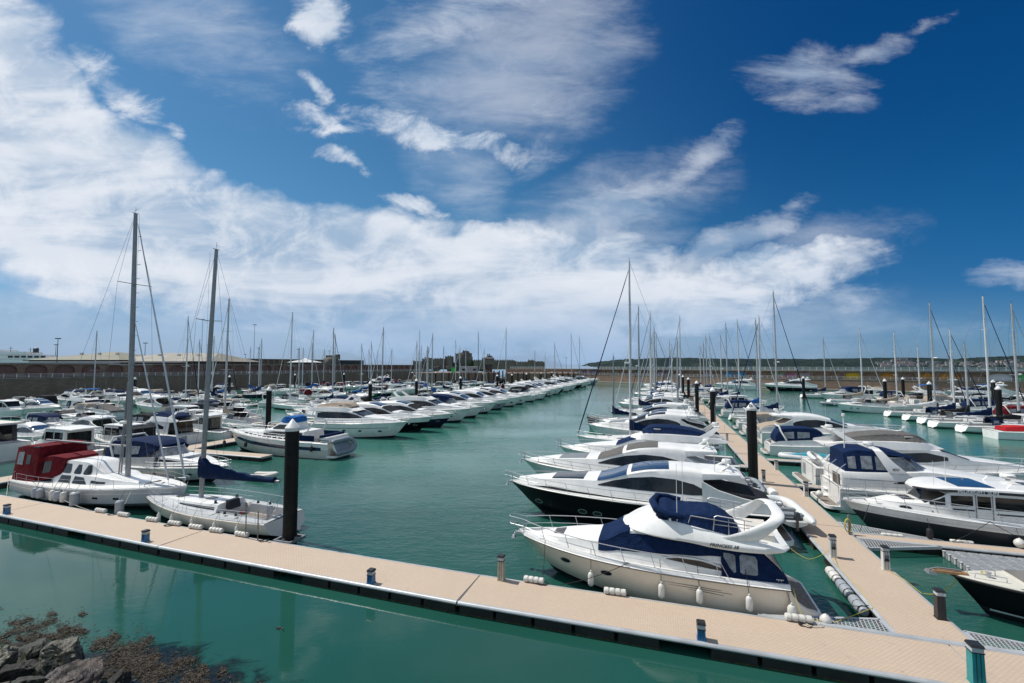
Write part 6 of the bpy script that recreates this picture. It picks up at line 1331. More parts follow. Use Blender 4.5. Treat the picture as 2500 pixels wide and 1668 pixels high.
# ================================================================ cream hulled flybridge cruiser alongside the near pontoon
def hero_fly():
    root = empty('flybridge_cruiser', label='cream hulled flybridge motor yacht with navy covers alongside the near pontoon', cat='motor yacht')
    lf = hull_loft(11.9, 4.05, 1.42, 1.80, rake=.17, tf=.90, full=2.25, q=.82, kn=.62, flare=.42, n=20)
    for D in (lf.A, lf.D): D[..., 0] += .5
    lf.x = lf.x+.5
    hull_part(root, lf, cream, white, bottom=foul, strip=stripe_g, split=5, n=34); gunwale(root, lf, .13, white, 30)
    deck_part(root, lf, -5.1, -2.7, 1.5, .35, dm=white, n=26)
    sup = shell([(5.3, .25, 1.82, .2, 1.88, 1.92), (4.3, .85, 1.72, .7, 1.95, 2.05), (3.2, 1.2, 1.62, 1.0, 2.02, 2.18), (2.3, 1.42, 1.56, 1.18, 2.08, 2.26), (1.95, 1.48, 1.55, 1.22, 2.14, 2.34), (.85, 1.58, 1.52, 1.2, 2.6, 2.96), (.2, 1.6, 1.5, 1.28, 2.72, 3.05), (-1.5, 1.64, 1.48, 1.4, 2.74, 3.0), (-3.0, 1.66, 1.45, 1.42, 2.72, 2.95), (-3.1, 1.66, 1.45, 1.42, 2.72, 2.95)], .5)
    mb = MB(); sup.mesh(mb, 40, 0); mb.build('cabin', [white], root)
    # navy windscreen and side window cover
    mb = MB(); sup.top(mb, .78, 2.2, 1, .035, 12, 0); o = mb.build('windscreen_cover', [navyc], root); crumple(o, .012, 3)
    mb = MB(); sup.side(mb, [(2.1, 2.12, 1.98), (1.2, 2.6, 1.98), (.6, 2.76, 2.02), (-1.0, 2.78, 2.12), (-2.0, 2.74, 2.2), (-2.95, 2.56, 2.28)], .04, 5); o = mb.build('side_window_cover', [navyc], root); crumple(o, .016, 5)
    # brown lens window above the side deck
    mb = MB(); sup.side(mb, [(-.75, 1.93, 1.91), (-1.3, 2.02, 1.86), (-1.9, 2.03, 1.80), (-2.5, 1.94, 1.75), (-3.05, 1.80, 1.72)], .014, 3); mb.build('side_window', [browng], root)
    mb = MB(); sup.side(mb, [(-.6, 1.99, 1.97), (-1.3, 2.12, 2.08), (-1.9, 2.13, 2.09), (-2.5, 2.05, 2.01), (-3.08, 1.92, 1.88)], .012, 1); mb.build('moulded_line', [greyh], root)
    # flybridge moulding
    rows = [(1.15, .30, 2.95, 2.98, .03, 3.0), (1.0, .75, 2.90, 2.96, .40, 3.04), (.75, 1.1, 2.85, 2.95, .72, 3.14), (.4, 1.36, 2.80, 2.95, .98, 3.28), (-.05, 1.52, 2.76, 2.94, 1.16, 3.42), (-.6, 1.62, 2.73, 2.93, 1.28, 3.50), (-1.1, 1.67, 2.71, 2.92, 1.36, 3.48), (-1.7, 1.70, 2.69, 2.91, 1.42, 3.40), (-2.6, 1.74, 2.60, 2.89, 1.48, 3.26), (-3.6, 1.76, 2.56, 2.87, 1.52, 3.12), (-4.6, 1.74, 2.58, 2.88, 1.52, 3.04), (-5.3, 1.60, 2.66, 2.84, 1.40, 2.94), (-5.6, 1.2, 2.74, 2.82, 1.0, 2.86)]
    P = []
    for (x, w, zb, zm, wt, zt) in rows:
        wi = max(wt-.14, .01); zi = min(zt-.03, 3.05) if x < -.7 else zt-.005
        P.append([(x, 0, zb+.02), (x, w*.8, zb), (x, w*.97, zb+.06), (x, w, zb+(zm-zb)*.6), (x, w-.02, zm), (x, wt+.35*(w-wt), zm+(zt-zm)*.45), (x, wt, zt-.03), (x, max(wt-.05, .005), zt), (x, wi, zt-.02), (x, wi*.96, zi), (x, 0, zi)])
    P = pchip(np.array([p[0][0] for p in P])[::-1], np.array(P)[::-1], np.linspace(-5.6, 1.15, 60)); mb = MB(); mb.grid(P, 0, mir=True); fb = mb.build('flybridge', [white], root, ang=50)
    text('PRINCESS 38', .2, fb, ink, (-3.05, 1.775, 2.80), (R(88), 0, R(180)), shear=.35)
    # wing arch
    path = [(-3.55, 1.52, 3.02, 1.55, .15), (-4.1, 1.58, 3.30, 1.15, .15), (-4.6, 1.58, 3.62, .80, .14), (-4.98, 1.50, 3.90, .58, .13), (-5.18, 1.26, 4.06, .50, .12), (-5.27, .8, 4.12, .46, .12), (-5.29, 0, 4.14, .44, .12)]
    path = pchip(np.arange(7.), np.array(path), np.linspace(0, 6, 22)); full = [tuple(p) for p in path]+[(p[0], -p[1], p[2], p[3], p[4]) for p in path[::-1][1:]]
    G = []
    for i, (x, y, z, c, th) in enumerate(full):
        a = full[max(i-1, 0)]; b = full[min(i+1, len(full)-1)]; t = Vector((0, b[1]-a[1], b[2]-a[2])).normalized(); nn = Vector((0, -t.z, t.y)); ring = []
        for k in range(12): an = 2*math.pi*k/12; ring.append(tuple(Vector((x+c/2*math.cos(an)*(1 if math.cos(an) > 0 else 1), y, z))+nn*th/2*math.sin(an)))
        G.append(ring)
    mb = MB(); mb.grid(G, 0, cv=True); mb.poly(G[0]); mb.poly(G[-1]); mb.build('radar_arch', [white], root, ang=60)
    # navy bridge canopy
    cv = shell([(-.35, .75, 3.66, .7, 3.82, 3.98), (-.5, 1.2, 3.66, 1.1, 3.9, 4.12), (-.8, 1.34, 3.62, 1.2, 3.92, 4.16), (-1.2, 1.36, 3.56, 1.15, 3.84, 4.06), (-1.9, 1.36, 3.44, 1.12, 3.86, 4.08), (-2.5, 1.34, 3.32, 1.08, 3.92, 4.12), (-3.2, 1.30, 3.2, 1.0, 3.78, 3.94), (-3.75, 1.1, 3.12, .9, 3.42, 3.55)], .5)
    mb = MB(); cv.mesh(mb, 34, 0); o = mb.build('bridge_canopy', [navyc], root, ang=60); crumple(o, .035, 2); o.location.z = -.26
    mb = MB(); mb.tube([(-1.5, -1.35, 3.98), (-.9, -1.40, 4.04), (-.4, -1.1, 4.12), (-.2, 0, 4.16), (-.4, 1.1, 4.12), (-.9, 1.40, 4.04), (-1.5, 1.35, 3.98)], [.12, .16, .17, .17, .17, .16, .12], 9); o = mb.build('rolled_canopy', [navyc], root); o.location.z = -.26
    mb = MB()
    for sg in (1, -1):
        mb = MB(); y = 1.42*sg; mb.tube([(-1.7, y, 3.5), (-1.8, y, 3.82), (-4.3, y*1.02, 3.62)], .02, 5); mb.tube([(-2.7, y, 3.3), (-2.75, y, 3.86), (-2.85, y, 3.92), (-4.2, y, 3.8)], .022, 5); mb.tube([(-2.72, y, 3.55), (-4.2, y, 3.5)], .015, 5)
        for x in (-3.3, -3.9): mb.tube([(x, y, 3.1), (x, y, 3.8)], .016, 5)
        mb.build('bridge_rail', [steel], root)
    seat_part(root, -5.1, -4.2, -1.1, 1.1, 2.98, seatw, 'bench', .22)
    # cockpit enclosure
    en = shell([(-5.42, 1.66, 1.52, 1.55, 1.62, 1.7), (-4.95, 1.72, 1.5, 1.52, 2.08, 2.18), (-4.3, 1.76, 1.48, 1.5, 2.56, 2.66), (-3.6, 1.76, 1.46, 1.5, 2.6, 2.7), (-2.95, 1.74, 1.46, 1.5, 2.6, 2.7)], .35)
    mb = MB(); en.mesh(mb, 16, 0); o = mb.build('cockpit_enclosure', [navyc], root); crumple(o, .008, 4)
    for rws in ([(-3.5, 2.38, 1.78), (-3.42, 2.44, 1.74), (-3.25, 2.46, 1.95), (-3.05, 2.46, 2.3)], [(-4.32, 2.3, 1.8), (-4.25, 2.44, 1.74), (-3.75, 2.47, 1.74), (-3.66, 2.4, 1.8)]):
        mb = MB(); en.side(mb, rws, .022); mb.build('vinyl_window', [clear], root)
    mb = MB(); P = en.at(6, -5.25, -4.45); P = P+np.array([-.03, 0, .03]); mb.grid(P[:, 4:], 0, mir=True); mb.build('vinyl_window', [clear], root)
    platform_part(root, -6.6, -5.35, 1.72, .48)
    for sg in (1, -1):
        mb = MB(); mb.grid([[(x, sg*(y+.10), -.1), (x, sg*(y+.16), .3), (x, sg*(y+.14), z*.75), (x, sg*y, z), (x, sg*(y-.3), z-.02), (x, sg*(y-.32), .3)] for x, y, z in ((-5.38, 1.78, 1.50), (-5.55, 1.76, 1.15), (-5.8, 1.72, .82), (-6.1, 1.66, .60), (-6.45, 1.52, .50), (-6.6, 1.35, .47))], 0); mb.build('stern_quarter', [cream], root)
    mb = MB(); mb.grid([[(-5.45, y, 1.45), (-5.6, y, 1.0), (-5.9, y, .5)] for y in np.linspace(-1.7, 1.7, 6)], 0); mb.build('transom', [white], root)
    for x, z in ((3.75, 1.16), (1.8, 1.04)): porthole(root, lf, x, z, .24, .10, (1, -1))
    mb = MB()
    for k, (z0, x0, x1) in enumerate(((1.14, -.6, -2.9), (1.04, -.8, -3.3), (.94, -1.6, -3.0))): lf.side(mb, [(x0, z0+.004, z0-.004), ((x0+x1)/2, z0-.01, z0-.045), (x1, z0-.08, z0-.10)], .012, 1, sub=6)
    mb.build('hull_stripe', [stripe_g], root)
    mb = MB(); sup.top(mb, 4.0, 4.5, 6, .02, 6, 0); mb.build('deck_hatch', [glass], root)
    mb = MB(); rail(mb, lf, -2.9, 6.1, .72, .12, 1.15, .020, .35); mb.build('bow_rail', [steel], root)
    for x, sg in ((-1.25, 1), (-1.6, -1)): antenna(root, x, 1.30*sg, 3.5, 2.5, .016)
    mb = MB(); cleat(mb, 4.9, 1.2, 1.95); cleat(mb, .9, 1.93, 1.62); cleat(mb, -5.1, 1.7, 1.62); cleat(mb, .9, -1.93, 1.62); mb.build('cleats' if False else 'cleat', [steel], root)
    mb = MB(); mb.box(-1.0, -.9, 1.34, 1.44, 3.5, 3.66); mb.build('searchlight', [white], root, smooth=False)
    anchor(root, lf); put(root, -.65, 22.95, 'left')
hero_fly()
def at_b(a, b, z): return W(a, b, z)
for i, (a, lab) in enumerate(((-3.1, 'first from the bow of the cream hulled yacht'), (-.1, 'second from the bow of the cream hulled yacht'), (1.4, 'third from the bow of the cream hulled yacht'), (3.25, 'fourth from the bow of the cream hulled yacht'))):
    b = 20.95+(-.1 if i else .45); bb = 20.78 if i else 20.95
    fender(W(a, bb+.02, .78), 'white cylinder fender on black line, '+lab, .62, .135, top=W(a-.05, bb+.45, 1.95))
fender(W(4.75, 20.85, .7), 'white fender at the stern quarter of the cream hulled yacht', .5, .16, top=W(4.6, 21.2, 1.5)); fender(W(5.9, 20.9, .55), 'round white buoy by the swim platform corner', .42, .2, ball=True)
rope([W(-5.4, 21.8, 1.95), W(-5.2, 20.5, .54)], .014, ropeb, 'black bow line of the cream hulled yacht down to the pontoon'); rope([W(-1.5, 20.98, 1.68), W(-4.4, 20.55, .54)], .014, ropeb, 'black spring line along the cream hull', .12)
def coil(a, b, z, r, m, label, n=40, seed=1):
    rr = random.Random(seed); c = W(a, b, z); pts = []
    for k in range(n): t = k/n*5.2*math.pi; q = r*(.5+.5*rr.random()); pts.append(Vector((q*math.cos(t)*1.5, q*math.sin(t), .015+.02*rr.random())))
    mb = MB(); mb.tube(pts, .013, 4); return tag(mb.build('coiled_rope', [m], None, loc=c), label, 'rope')
coil(-5.2, 20.45, DZ, .22, ropeb, 'loose black rope heap at the bow line on the pontoon', seed=2); coil(5.4, 20.5, DZ, .25, ropew, 'tangle of pale rope at the stern of the cream hulled yacht', seed=3); coil(5.1, 20.35, DZ, .2, ropeb, 'tangle of black rope at the stern of the cream hulled yacht', seed=4)
rope([W(4.9, 21.2, 1.45), W(5.1, 20.6, .55)], .012, ropey, 'yellow line at the stern quarter of the cream hulled yacht', .1)
# ================================================================ black hulled cruiser with tender
r = sport('sport_cruiser', L=17.4, B=4.6, lower=black, hs=1.85, hb=2.12, ht=.88, split=5, detail=2, pad=dkc, ports=(5.9, 3.0, 2.1)); put(r, -1.65, 31.5, 'left'); tag(r, 'white sport cruiser with black hull and blue glass roof, second from the near pontoon', 'motor cruiser')
mb = MB(); lfb = LF[r.name]
mb.tube([(-5.3, 1.1, 4.2), (-5.3, 1.1, 6.8)], .014, 4); mb.build('antenna', [white2], r)
mb = MB(); mb.grid([[(x, y, z) for y in (1.3, 2.0)] for x, z in ((-7.6, 2.35), (-8.3, .9))], 0); 
rb = rib(L=4.3, B=2.3); rb.location = W(7.25, 32.9, .85); rb.rotation_euler = (0, 0, R(90)-math.asin(GS)+R(6)); tag(rb, 'white rigid inflatable with grey seats and console on the stern of the black hulled cruiser', 'inflatable boat')
lr = empty('liferaft', W(7.3, 36.2, 1.5), YAW['left'], 'white liferaft canister at the stern of the black hulled cruiser', 'liferaft'); mb = MB(); mb.lathe([(.02, -.55), (.25, -.52), (.3, -.4), (.3, .4), (.25, .52), (.02, .55)], (0, 0, 0), 12, axis='y'); mb.build('canister', [white], lr)
# ================================================================ grey screened cruiser and navy covered flybridge
r = sport('sport_cruiser', L=18, B=4.8, hs=1.75, hb=2.3, detail=1, cover=greyc, sunroof=greyc, pad=whitec, tint=glass, ports=(5.5, 4.6)); put(r, -2.4, 38.2, 'left'); tag(r, 'white sport cruiser with grey mesh windscreen cover, third from the near pontoon', 'motor cruiser')
r = fly('flybridge_cruiser', L=17, B=4.8, flycover=navyc, dark=False, wcover=navyc); put(r, -1.3, 45.6, 'left'); tag(r, 'white flybridge yacht with pointed navy bridge cover beside the pile marked D', 'motor yacht')
rb = rib(L=3.0, B=1.6, tubem=tube_g); rb.location = W(6.3, 38.2, 1.0); rb.rotation_euler = (R(0), 0, R(90)-math.asin(GS)); tag(rb, 'small grey inflatable on the stern of the grey screened cruiser', 'inflatable boat')
r = sail('sailing_yacht', L=14.5, B=4.1, hs=1.25, hb=1.5, mast=yht(635, -3.6, 58.3) if 'yht' in globals() else 23.4, mx=.04, cover=navyc, furl=navyc, sprayhood=navyc, detail=1, mr=.14, radar_=True, mastm=aluw); put(r, -3.0, 58.3, 'left'); tag(r, 'tall masted white yacht with navy furled headsail left of the central walkway', 'sailing yacht')
r = sail('sailing_yacht', L=11, B=3.3, lower=dkgrey, hs=1.3, hb=2.0, mast=12, mx=.1, cover=navyc, furl=None, sprayhood=greyc, detail=1, deckmat=teak, mastm=alu); put(r, -6.3, 76.3, 'left'); tag(r, 'classic dark hulled yacht with bowsprit and teak deck in the row left of the walkway', 'sailing yacht')
# ================================================================ dark hulled wheelhouse yacht at right
def hero_wheel():
    root = empty('wheelhouse_yacht', label='dark grey hulled white wheelhouse yacht lettered MIDNIGHT SUN at the right edge', cat='motor yacht'); L = 14.4
    lf = hull_loft(L, 4.1, 1.45, 1.85, rake=.10, tf=.9, full=2.1, q=.85, kn=.70, flare=.4, n=20); LF['ms'] = lf
    hull_part(root, lf, dkgrey, white, strip=white2, split=4, n=30); gunwale(root, lf, .12, white); deck_part(root, lf, -6.8, -4.4, 1.4, .4, n=24)
    fd = shell([(6.0, .25, 1.85, .2, 1.9, 1.93), (5.2, .7, 1.7, .55, 2.0, 2.1), (4.2, 1.1, 1.6, .95, 2.1, 2.25), (3.2, 1.3, 1.52, 1.15, 2.15, 2.3), (2.6, 1.35, 1.5, 1.2, 2.2, 2.35)]); mb = MB(); fd.mesh(mb, 18, 0); mb.build('foredeck', [white], root)
    h = shell([(-4.3, 1.42, 1.45, 1.38, 3.02, 3.08), (2.2, 1.42, 1.45, 1.38, 3.02, 3.08), (2.7, 1.38, 1.5, 1.3, 2.7, 2.76), (3.5, 1.2, 1.6, 1.0, 2.15, 2.2)], .3)
    mb = MB(); h.mesh(mb, 22, 0, cap1=True); mb.build('wheelhouse', [white], root)
    for rws in ([(2.35, 2.86, 2.3), (1.35, 2.9, 2.3)], [(1.15, 2.92, 2.2), (.55, 2.92, 2.2)], [(.35, 2.92, 2.2), (-1.3, 2.92, 2.2), (-1.75, 2.8, 2.32), (-1.9, 2.62, 2.48)], [(-2.3, 2.9, 2.2), (-4.0, 2.9, 2.2)]): mb = MB(); h.side(mb, rws, .015); mb.build('side_window', [glass], root)
    mb = MB(); h.side(mb, [(1.25, 2.98, 1.5), (1.2, 2.98, 1.5)], .02); mb.build('door_frame', [alu], root); mb = MB(); h.side(mb, [(.5, 2.98, 1.5), (.45, 2.98, 1.5)], .02); mb.build('door_frame', [alu], root)
    mb = MB(); h.side(mb, [(2.3, 2.14, 2.06), (1.3, 2.14, 2.06)], .014, 1); h.side(mb, [(.3, 2.02, 1.94), (-2.6, 2.02, 1.94)], .014, 1); mb.build('trim_strip', [ink], root)
    mb = MB(); h.top(mb, 2.55, 3.45, 3, .02, 6, 0); h.side(mb, [(2.6, 2.74, 2.28), (3.25, 2.35, 2.2)], .016); mb.build('windscreen', [glass], root)
    rf = shell([(-5.6, 1.5, 3.1, 1.5, 3.22, 3.34), (0, 1.55, 3.1, 1.55, 3.24, 3.40), (2.4, 1.5, 3.08, 1.48, 3.2, 3.34), (3.4, 1.0, 3.0, .98, 3.1, 3.2), (3.75, .45, 2.98, .42, 3.06, 3.1)], .45); mb = MB(); rf.mesh(mb, 22, lambda i, j: 1 if j < 2 else 0, cap1=True)
    Q = rf.at(22)[:, :1]; mb.grid(np.concatenate([Q, Q*np.array([1, -1, 1])], 1), 0); ro = mb.build('roof', [white, dkgrey], root)
    text('MIDNIGHT SUN', .26, ro, inkl, (1.2, 1.60, 3.17), (R(90), 0, R(180)))
    mb = MB(); rf.top(mb, .2, 1.9, 5, .015, 5, 0); mb.build('solar_panel', [glassb], ro); mb = MB(); rf.top(mb, -3.2, -1.8, 6, .03, 4, 0); mb.build('roof_hatch', [glass], ro)
    mb = MB()
    for sg in (1, -1): mb.tube([(-.4, sg*1.0, 3.4), (-.6, sg*1.0, 3.62), (-4.8, sg*1.0, 3.6)], .02, 5)
    mb.build('roof_rail', [steel], ro)
    mb = MB(); rail(mb, lf, -1.0, 6.95, .8, .10, 1.2, .02, .1); mb.build('bow_rail', [steel], root)
    mb = MB(); mb.tube([(-1.6, 1.95, 1.6), (-2.2, 1.95, 2.3), (-6.4, 1.9, 2.25), (-6.5, 1.9, 1.6)], .02, 5); [mb.tube([(x, 1.95, 1.6), (x, 1.95, 2.28)], .016, 5) for x in (-3, -4.2, -5.4)]; mb.build('side_rail', [steel], root)
    porthole(root, fd, 4.35, 1.88, .26, .09, (1, -1)); porthole(root, fd, 2.9, 1.84, .28, .09, (1, -1)); mb = MB(); fd.top(mb, 3.7, 4.3, 6, .02, 5, 0); mb.build('deck_hatch', [glass], root)
    antenna(root, 2.9, .9, 3.3, 1.4); antenna(root, 2.0, .2, 3.4, 1.6)
    mb = MB(); lf.side(mb, [(-6.8, 1.2, 1.14), (6.2, 1.42, 1.34)], .02, 1, sub=14); mb.build('rubbing_strake', [white2], root); anchor(root, lf)
    mb = MB(); cleat(mb, 1.0, 1.8, 1.62); cleat(mb, 5.6, .9, 1.9); mb.build('cleat', [steel], root)
    put(root, 18.15, 34.55, 'left')
hero_wheel()
rd = empty('radar', W(20.2, 36.4, 3.42), YAW['left'], 'white radar dome lettered SIMRAD above the wheelhouse roof at right edge', 'radar'); mb = MB(); mb.lathe([(.02, 0), (.3, .0), (.36, .06), (.36, .2), (.3, .27), (.02, .29)], n=18); mb.build('dome', [white], rd); mb = MB(); mb.lathe([(.12, -.5), (.12, 0)], n=8); mb.build('pedestal', [white], rd); text('SIMRAD', .14, rd, ink, (0, .372, .13), (R(90), 0, R(180)))
fender(W(18.3, 32.35, .75), 'white ball fender with blue line on the dark hulled wheelhouse yacht', .5, .2, top=W(18.3, 32.6, 1.6), ball=True)
for i, a in enumerate((14.4, 21.0, 22.0)): fender(W(a, 32.42, .8), 'black fender on the dark hull, %s from its bow' % ['first', 'second', 'third'][i], .6, .16, m=rubber, top=W(a, 32.6, 1.6), group='black fenders of the wheelhouse yacht')
rope([W(12.0, 33.6, 1.95), W(11.0, 32.3, .55)], .015, ropeb, 'black bow lines of the dark hulled wheelhouse yacht'); rope([W(17.2, 32.6, 1.7), W(15.3, 32.2, .55)], .015, ropeb, 'black spring line of the wheelhouse yacht', .08); rope([W(17.2, 32.6, 1.7), W(19.4, 32.2, .55)], .015, ropeb, 'black line right of the spring line of the wheelhouse yacht', .08)
for i, a in enumerate((12.6, 15.8, 19.0, 22.0)): o = copy_tree(BF); o.scale = (1.1, .8, .55); o.location = W(a, 32.36, DZ-.02); o.rotation_euler = (0, 0, YAW['right']); tag(o, 'white foam roll on the finger pontoon, %s from the walkway' % ords[i], 'fender', 'white foam rolls on the finger pontoon')
# hose post beside the walkway
hp = empty('hose_post', W(10.35, 31.9, DZ), YAW['right'], 'post hung with coiled yellow hose at the walkway edge', 'hose post'); mb = MB(); mb.box(-.05, .05, -.05, .05, 0, 1.1); mb.build('post', [alu], hp, smooth=False); mb = MB(); rr = random.Random(5)
pts = []
for k in range(90): t = k*.55; q = .16+.02*rr.random(); pts.append((-.1+q*.9*math.cos(t)+.02*rr.random(), -.08+.05*math.sin(k*.7), .52+.38*math.sin(t)))
mb.tube(pts, .018, 5); mb.build('hose', [ropey], hp)
# ================================================================ blue canopied aft cabin yacht marked 450
def hero_broom():
    root = empty('aft_cabin_yacht', label='white aft cabin yacht marked 450 with blue canopy and bimini, right of the walkway', cat='motor yacht'); L = 16.6
    lf = hull_loft(L*.95, 4.6, 1.75, 2.2, rake=.11, tf=.9, full=2.3, q=.85, kn=.62, flare=.4, n=18)
    for D in (lf.A, lf.D): D[..., 0] += .4
    lf.x = lf.x+.4
    hull_part(root, lf, white2, white, strip=white, n=26); deck_part(root, lf, n=22)
    s = shell([(-7.3, 1.95, 1.7, 1.85, 2.75, 2.86), (-5.5, 1.98, 1.7, 1.85, 2.86, 2.98), (-3.2, 1.95, 1.7, 1.75, 2.95, 3.12), (-2.2, 1.9, 1.7, 1.6, 2.95, 3.2), (-.8, 1.85, 1.72, 1.5, 2.8, 3.08), (1.2, 1.7, 1.78, 1.35, 2.6, 2.82), (3.4, 1.4, 1.85, 1.05, 2.42, 2.6), (5.6, .8, 2.0, .55, 2.3, 2.4), (6.8, .25, 2.15, .15, 2.25, 2.3)], .5); mb = MB(); s.mesh(mb, 34, 0); mb.build('superstructure', [white], root)
    mb = MB(); s.side(mb, [(-4.3, 2.3, 2.26), (-3.2, 2.62, 2.3), (-1.6, 2.74, 2.36), (0, 2.62, 2.34), (1.4, 2.46, 2.32), (2.3, 2.36, 2.33)], .014, 3); mb.build('side_window', [glass], root)
    c = shell([(-7.0, 1.6, 2.85, 1.3, 4.0, 4.15), (-6.3, 1.75, 2.9, 1.45, 4.2, 4.4), (-5.2, 1.8, 2.92, 1.5, 4.2, 4.42), (-4.4, 1.78, 2.95, 1.48, 4.1, 4.3)], .4); mb = MB(); c.mesh(mb, 14, 0, cap1=True); o = mb.build('canopy', [navyc], root); crumple(o, .015, 1)
    for rws in ([(-6.8, 3.85, 3.1), (-6.35, 3.95, 3.1)], [(-6.05, 3.98, 3.12), (-5.4, 4.0, 3.12)], [(-5.2, 4.0, 3.12), (-4.6, 3.92, 3.12)]): mb = MB(); c.side(mb, rws, .02); mb.build('vinyl_window', [clear], root)
    mb = MB()
    for sg in (1, -1): mb.grid([[(x, sg*y, z), (x+w, sg*y, z), (x+w, sg*(y-.12), z), (x, sg*(y-.12), z)] for x, w, y, z in ((-4.5, 1.1, 1.85, 2.95), (-4.9, .7, 1.75, 3.7), (-5.2, .5, 1.5, 4.35), (-5.25, .45, 1.2, 4.5))], 0, cv=True)
    mb.box(-5.25, -4.8, -1.2, 1.2, 4.42, 4.52); a = mb.build('radar_arch', [white], root); text('450', .26, a, ink, (-4.15, -1.885, 3.2), (R(90), 0, 0), shear=.3); radar(root, -5.0, 4.55, 0, .32)
    text('Broom', .2, root, ink, (-3.1, -1.93, 2.72), (R(80), 0, 0), shear=.3)
    b = shell([(-4.4, 1.5, 4.12, 1.4, 4.25, 4.4), (-3.6, 1.5, 4.05, 1.35, 4.15, 4.28), (-2.7, 1.3, 3.75, 1.1, 3.85, 3.92)], .5); mb = MB(); b.mesh(mb, 8, 0, cap1=True); mb.build('bimini', [navyc], root)
    windscreen(root, -1.5, -4.2, 1.25, 1.75, 2.98, 3.95, 1.5, clear, steel)
    platform_part(root, -8.35, -7.2, 2.0, .45); rr = (1, -1)
    for sg in rr:
        mb = MB(); q = [(-7.2, 2.0, 1.8), (-6.9, 2.05, 2.5), (-3.4, 2.2, 2.5), (-3.2, 2.2, 1.85)]; mb.tube([(x, sg*y, z) for x, y, z in q], .022, 5); [mb.tube([(x, sg*2.12, 1.8), (x, sg*2.12, 2.5)], .018, 5) for x in (-6, -5, -4.2)]; mb.build('side_rail', [steel], root)
    for x in (-6.2, -4.9): porthole(root, lf, x, 1.05, .28, .13, (1, -1))
    mb = MB(); rail(mb, lf, -1.5, 8.1, .7, .1, 1.3, .02, .3); mb.build('bow_rail', [steel], root)
    mb = MB(); 
    for k in range(4): mb.box(-7.75+k*.12, -7.35+k*.05, .5, 1.3, .5+k*.5, .56+k*.5)
    mb.build('stern_steps', [white], root, smooth=False)
    mb = MB(); mb.box(-7.36, -7.3, -1.5, -.2, 1.2, 2.6); mb.build('stern_door', [glass], root, smooth=False)
    mb = MB(); [mb.tube([(-7.45, y, .5), (-7.55, y, 2.9), (-7.0, y, 3.4)], .024, 5) for y in (-1.75, 0, 1.75)]; mb.tube([(-7.5, -1.75, 2.6), (-7.5, 1.75, 2.6)], .02, 5); mb.build('stern_rail', [steel], root)
    mb = MB(); lf.side(mb, [(-7.3, 1.42, 1.32), (5, 1.75, 1.65)], .05, 1, sub=12); mb.build('rubbing_strake', [greyh], root)
    mb = MB(); s.side(mb, [(-7.2, 2.42, 2.38), (-3, 2.46, 2.42)], .012, 1, sub=6); mb.build('moulded_line', [greyh], root)
    mb = MB(); mb.tube([(-6.6, -.4, 4.3), (-6.6, -.4, 6.6)], .04, 6); mb.lathe([(.0, 0), (.12, .02), (.12, .2), (0, .24)], (-6.6, -.4, 6.6), 8); mb.build('light_mast', [white], root)
    anchor(root, lf); put(root, 19.35, 40.0, 'right')
hero_broom()
for i, a in enumerate((15.6, 18.6)): fender(W(a, 37.62, 1.1), 'long white fender on the 450 yacht, %s from its stern' % ['first', 'second'][i], .95, .2, top=W(a, 37.8, 2.2), group='long white fenders of the blue canopied yacht')
fender(W(11.0, 39.4, .9), 'white buoy at the walkway edge behind the 450 yacht', .5, .2, ball=True, top=W(11.0, 39.5, 1.9))
lb = empty('lifebuoy', W(12.2, 39.0, 2.3), YAW['right'], 'orange lifebuoy hung at the stern of the 450 yacht', 'lifebuoy'); mb = MB(); mb.tube([(0, .3*math.cos(t), .3*math.sin(t)) for t in np.linspace(0, 2*math.pi, 19)], .075, 8, caps=False); mb.build('ring', [orange], lb)
r = fly('flybridge_cruiser', L=17.5, B=4.7, flycover=greyc, dark=False); put(r, 20.2, 47.0, 'right'); tag(r, 'white flybridge yacht with flat grey bridge cover and long bow rail', 'motor yacht')
rb = rib(L=2.9, B=1.5, console=False, engine=False); rb.location = W(12.9, 47.0, 1.75); rb.rotation_euler = (R(25), 0, R(90)-math.asin(GS)); tag(rb, 'small white inflatable hung across the stern of the grey covered yacht', 'inflatable boat')
lb2 = empty('lifebuoy', W(13.6, 45.2, 2.5), YAW['right']+R(90), 'white lifebuoy beside the hanging white inflatable', 'lifebuoy'); mb = MB(); mb.tube([(0, .32*math.cos(t), .32*math.sin(t)) for t in np.linspace(0, 2*math.pi, 19)], .085, 8, caps=False); mb.build('ring', [white], lb2)
rb = rib('covered_tender', L=6.6, B=2.2, cover=tealc, console=False); put(rb, 15.4, 57.0, 'left'); tag(rb, 'open tender under faded teal cover right of the walkway', 'tender')
r = sport('sport_cruiser', L=17, B=4.7, detail=1, roofglass=False, sunroof=beigec, pad=beigec); put(r, 20.0, 69.3, 'right'); tag(r, 'white sport cruiser with beige cockpit canopy, bow towards the right basin', 'motor cruiser')
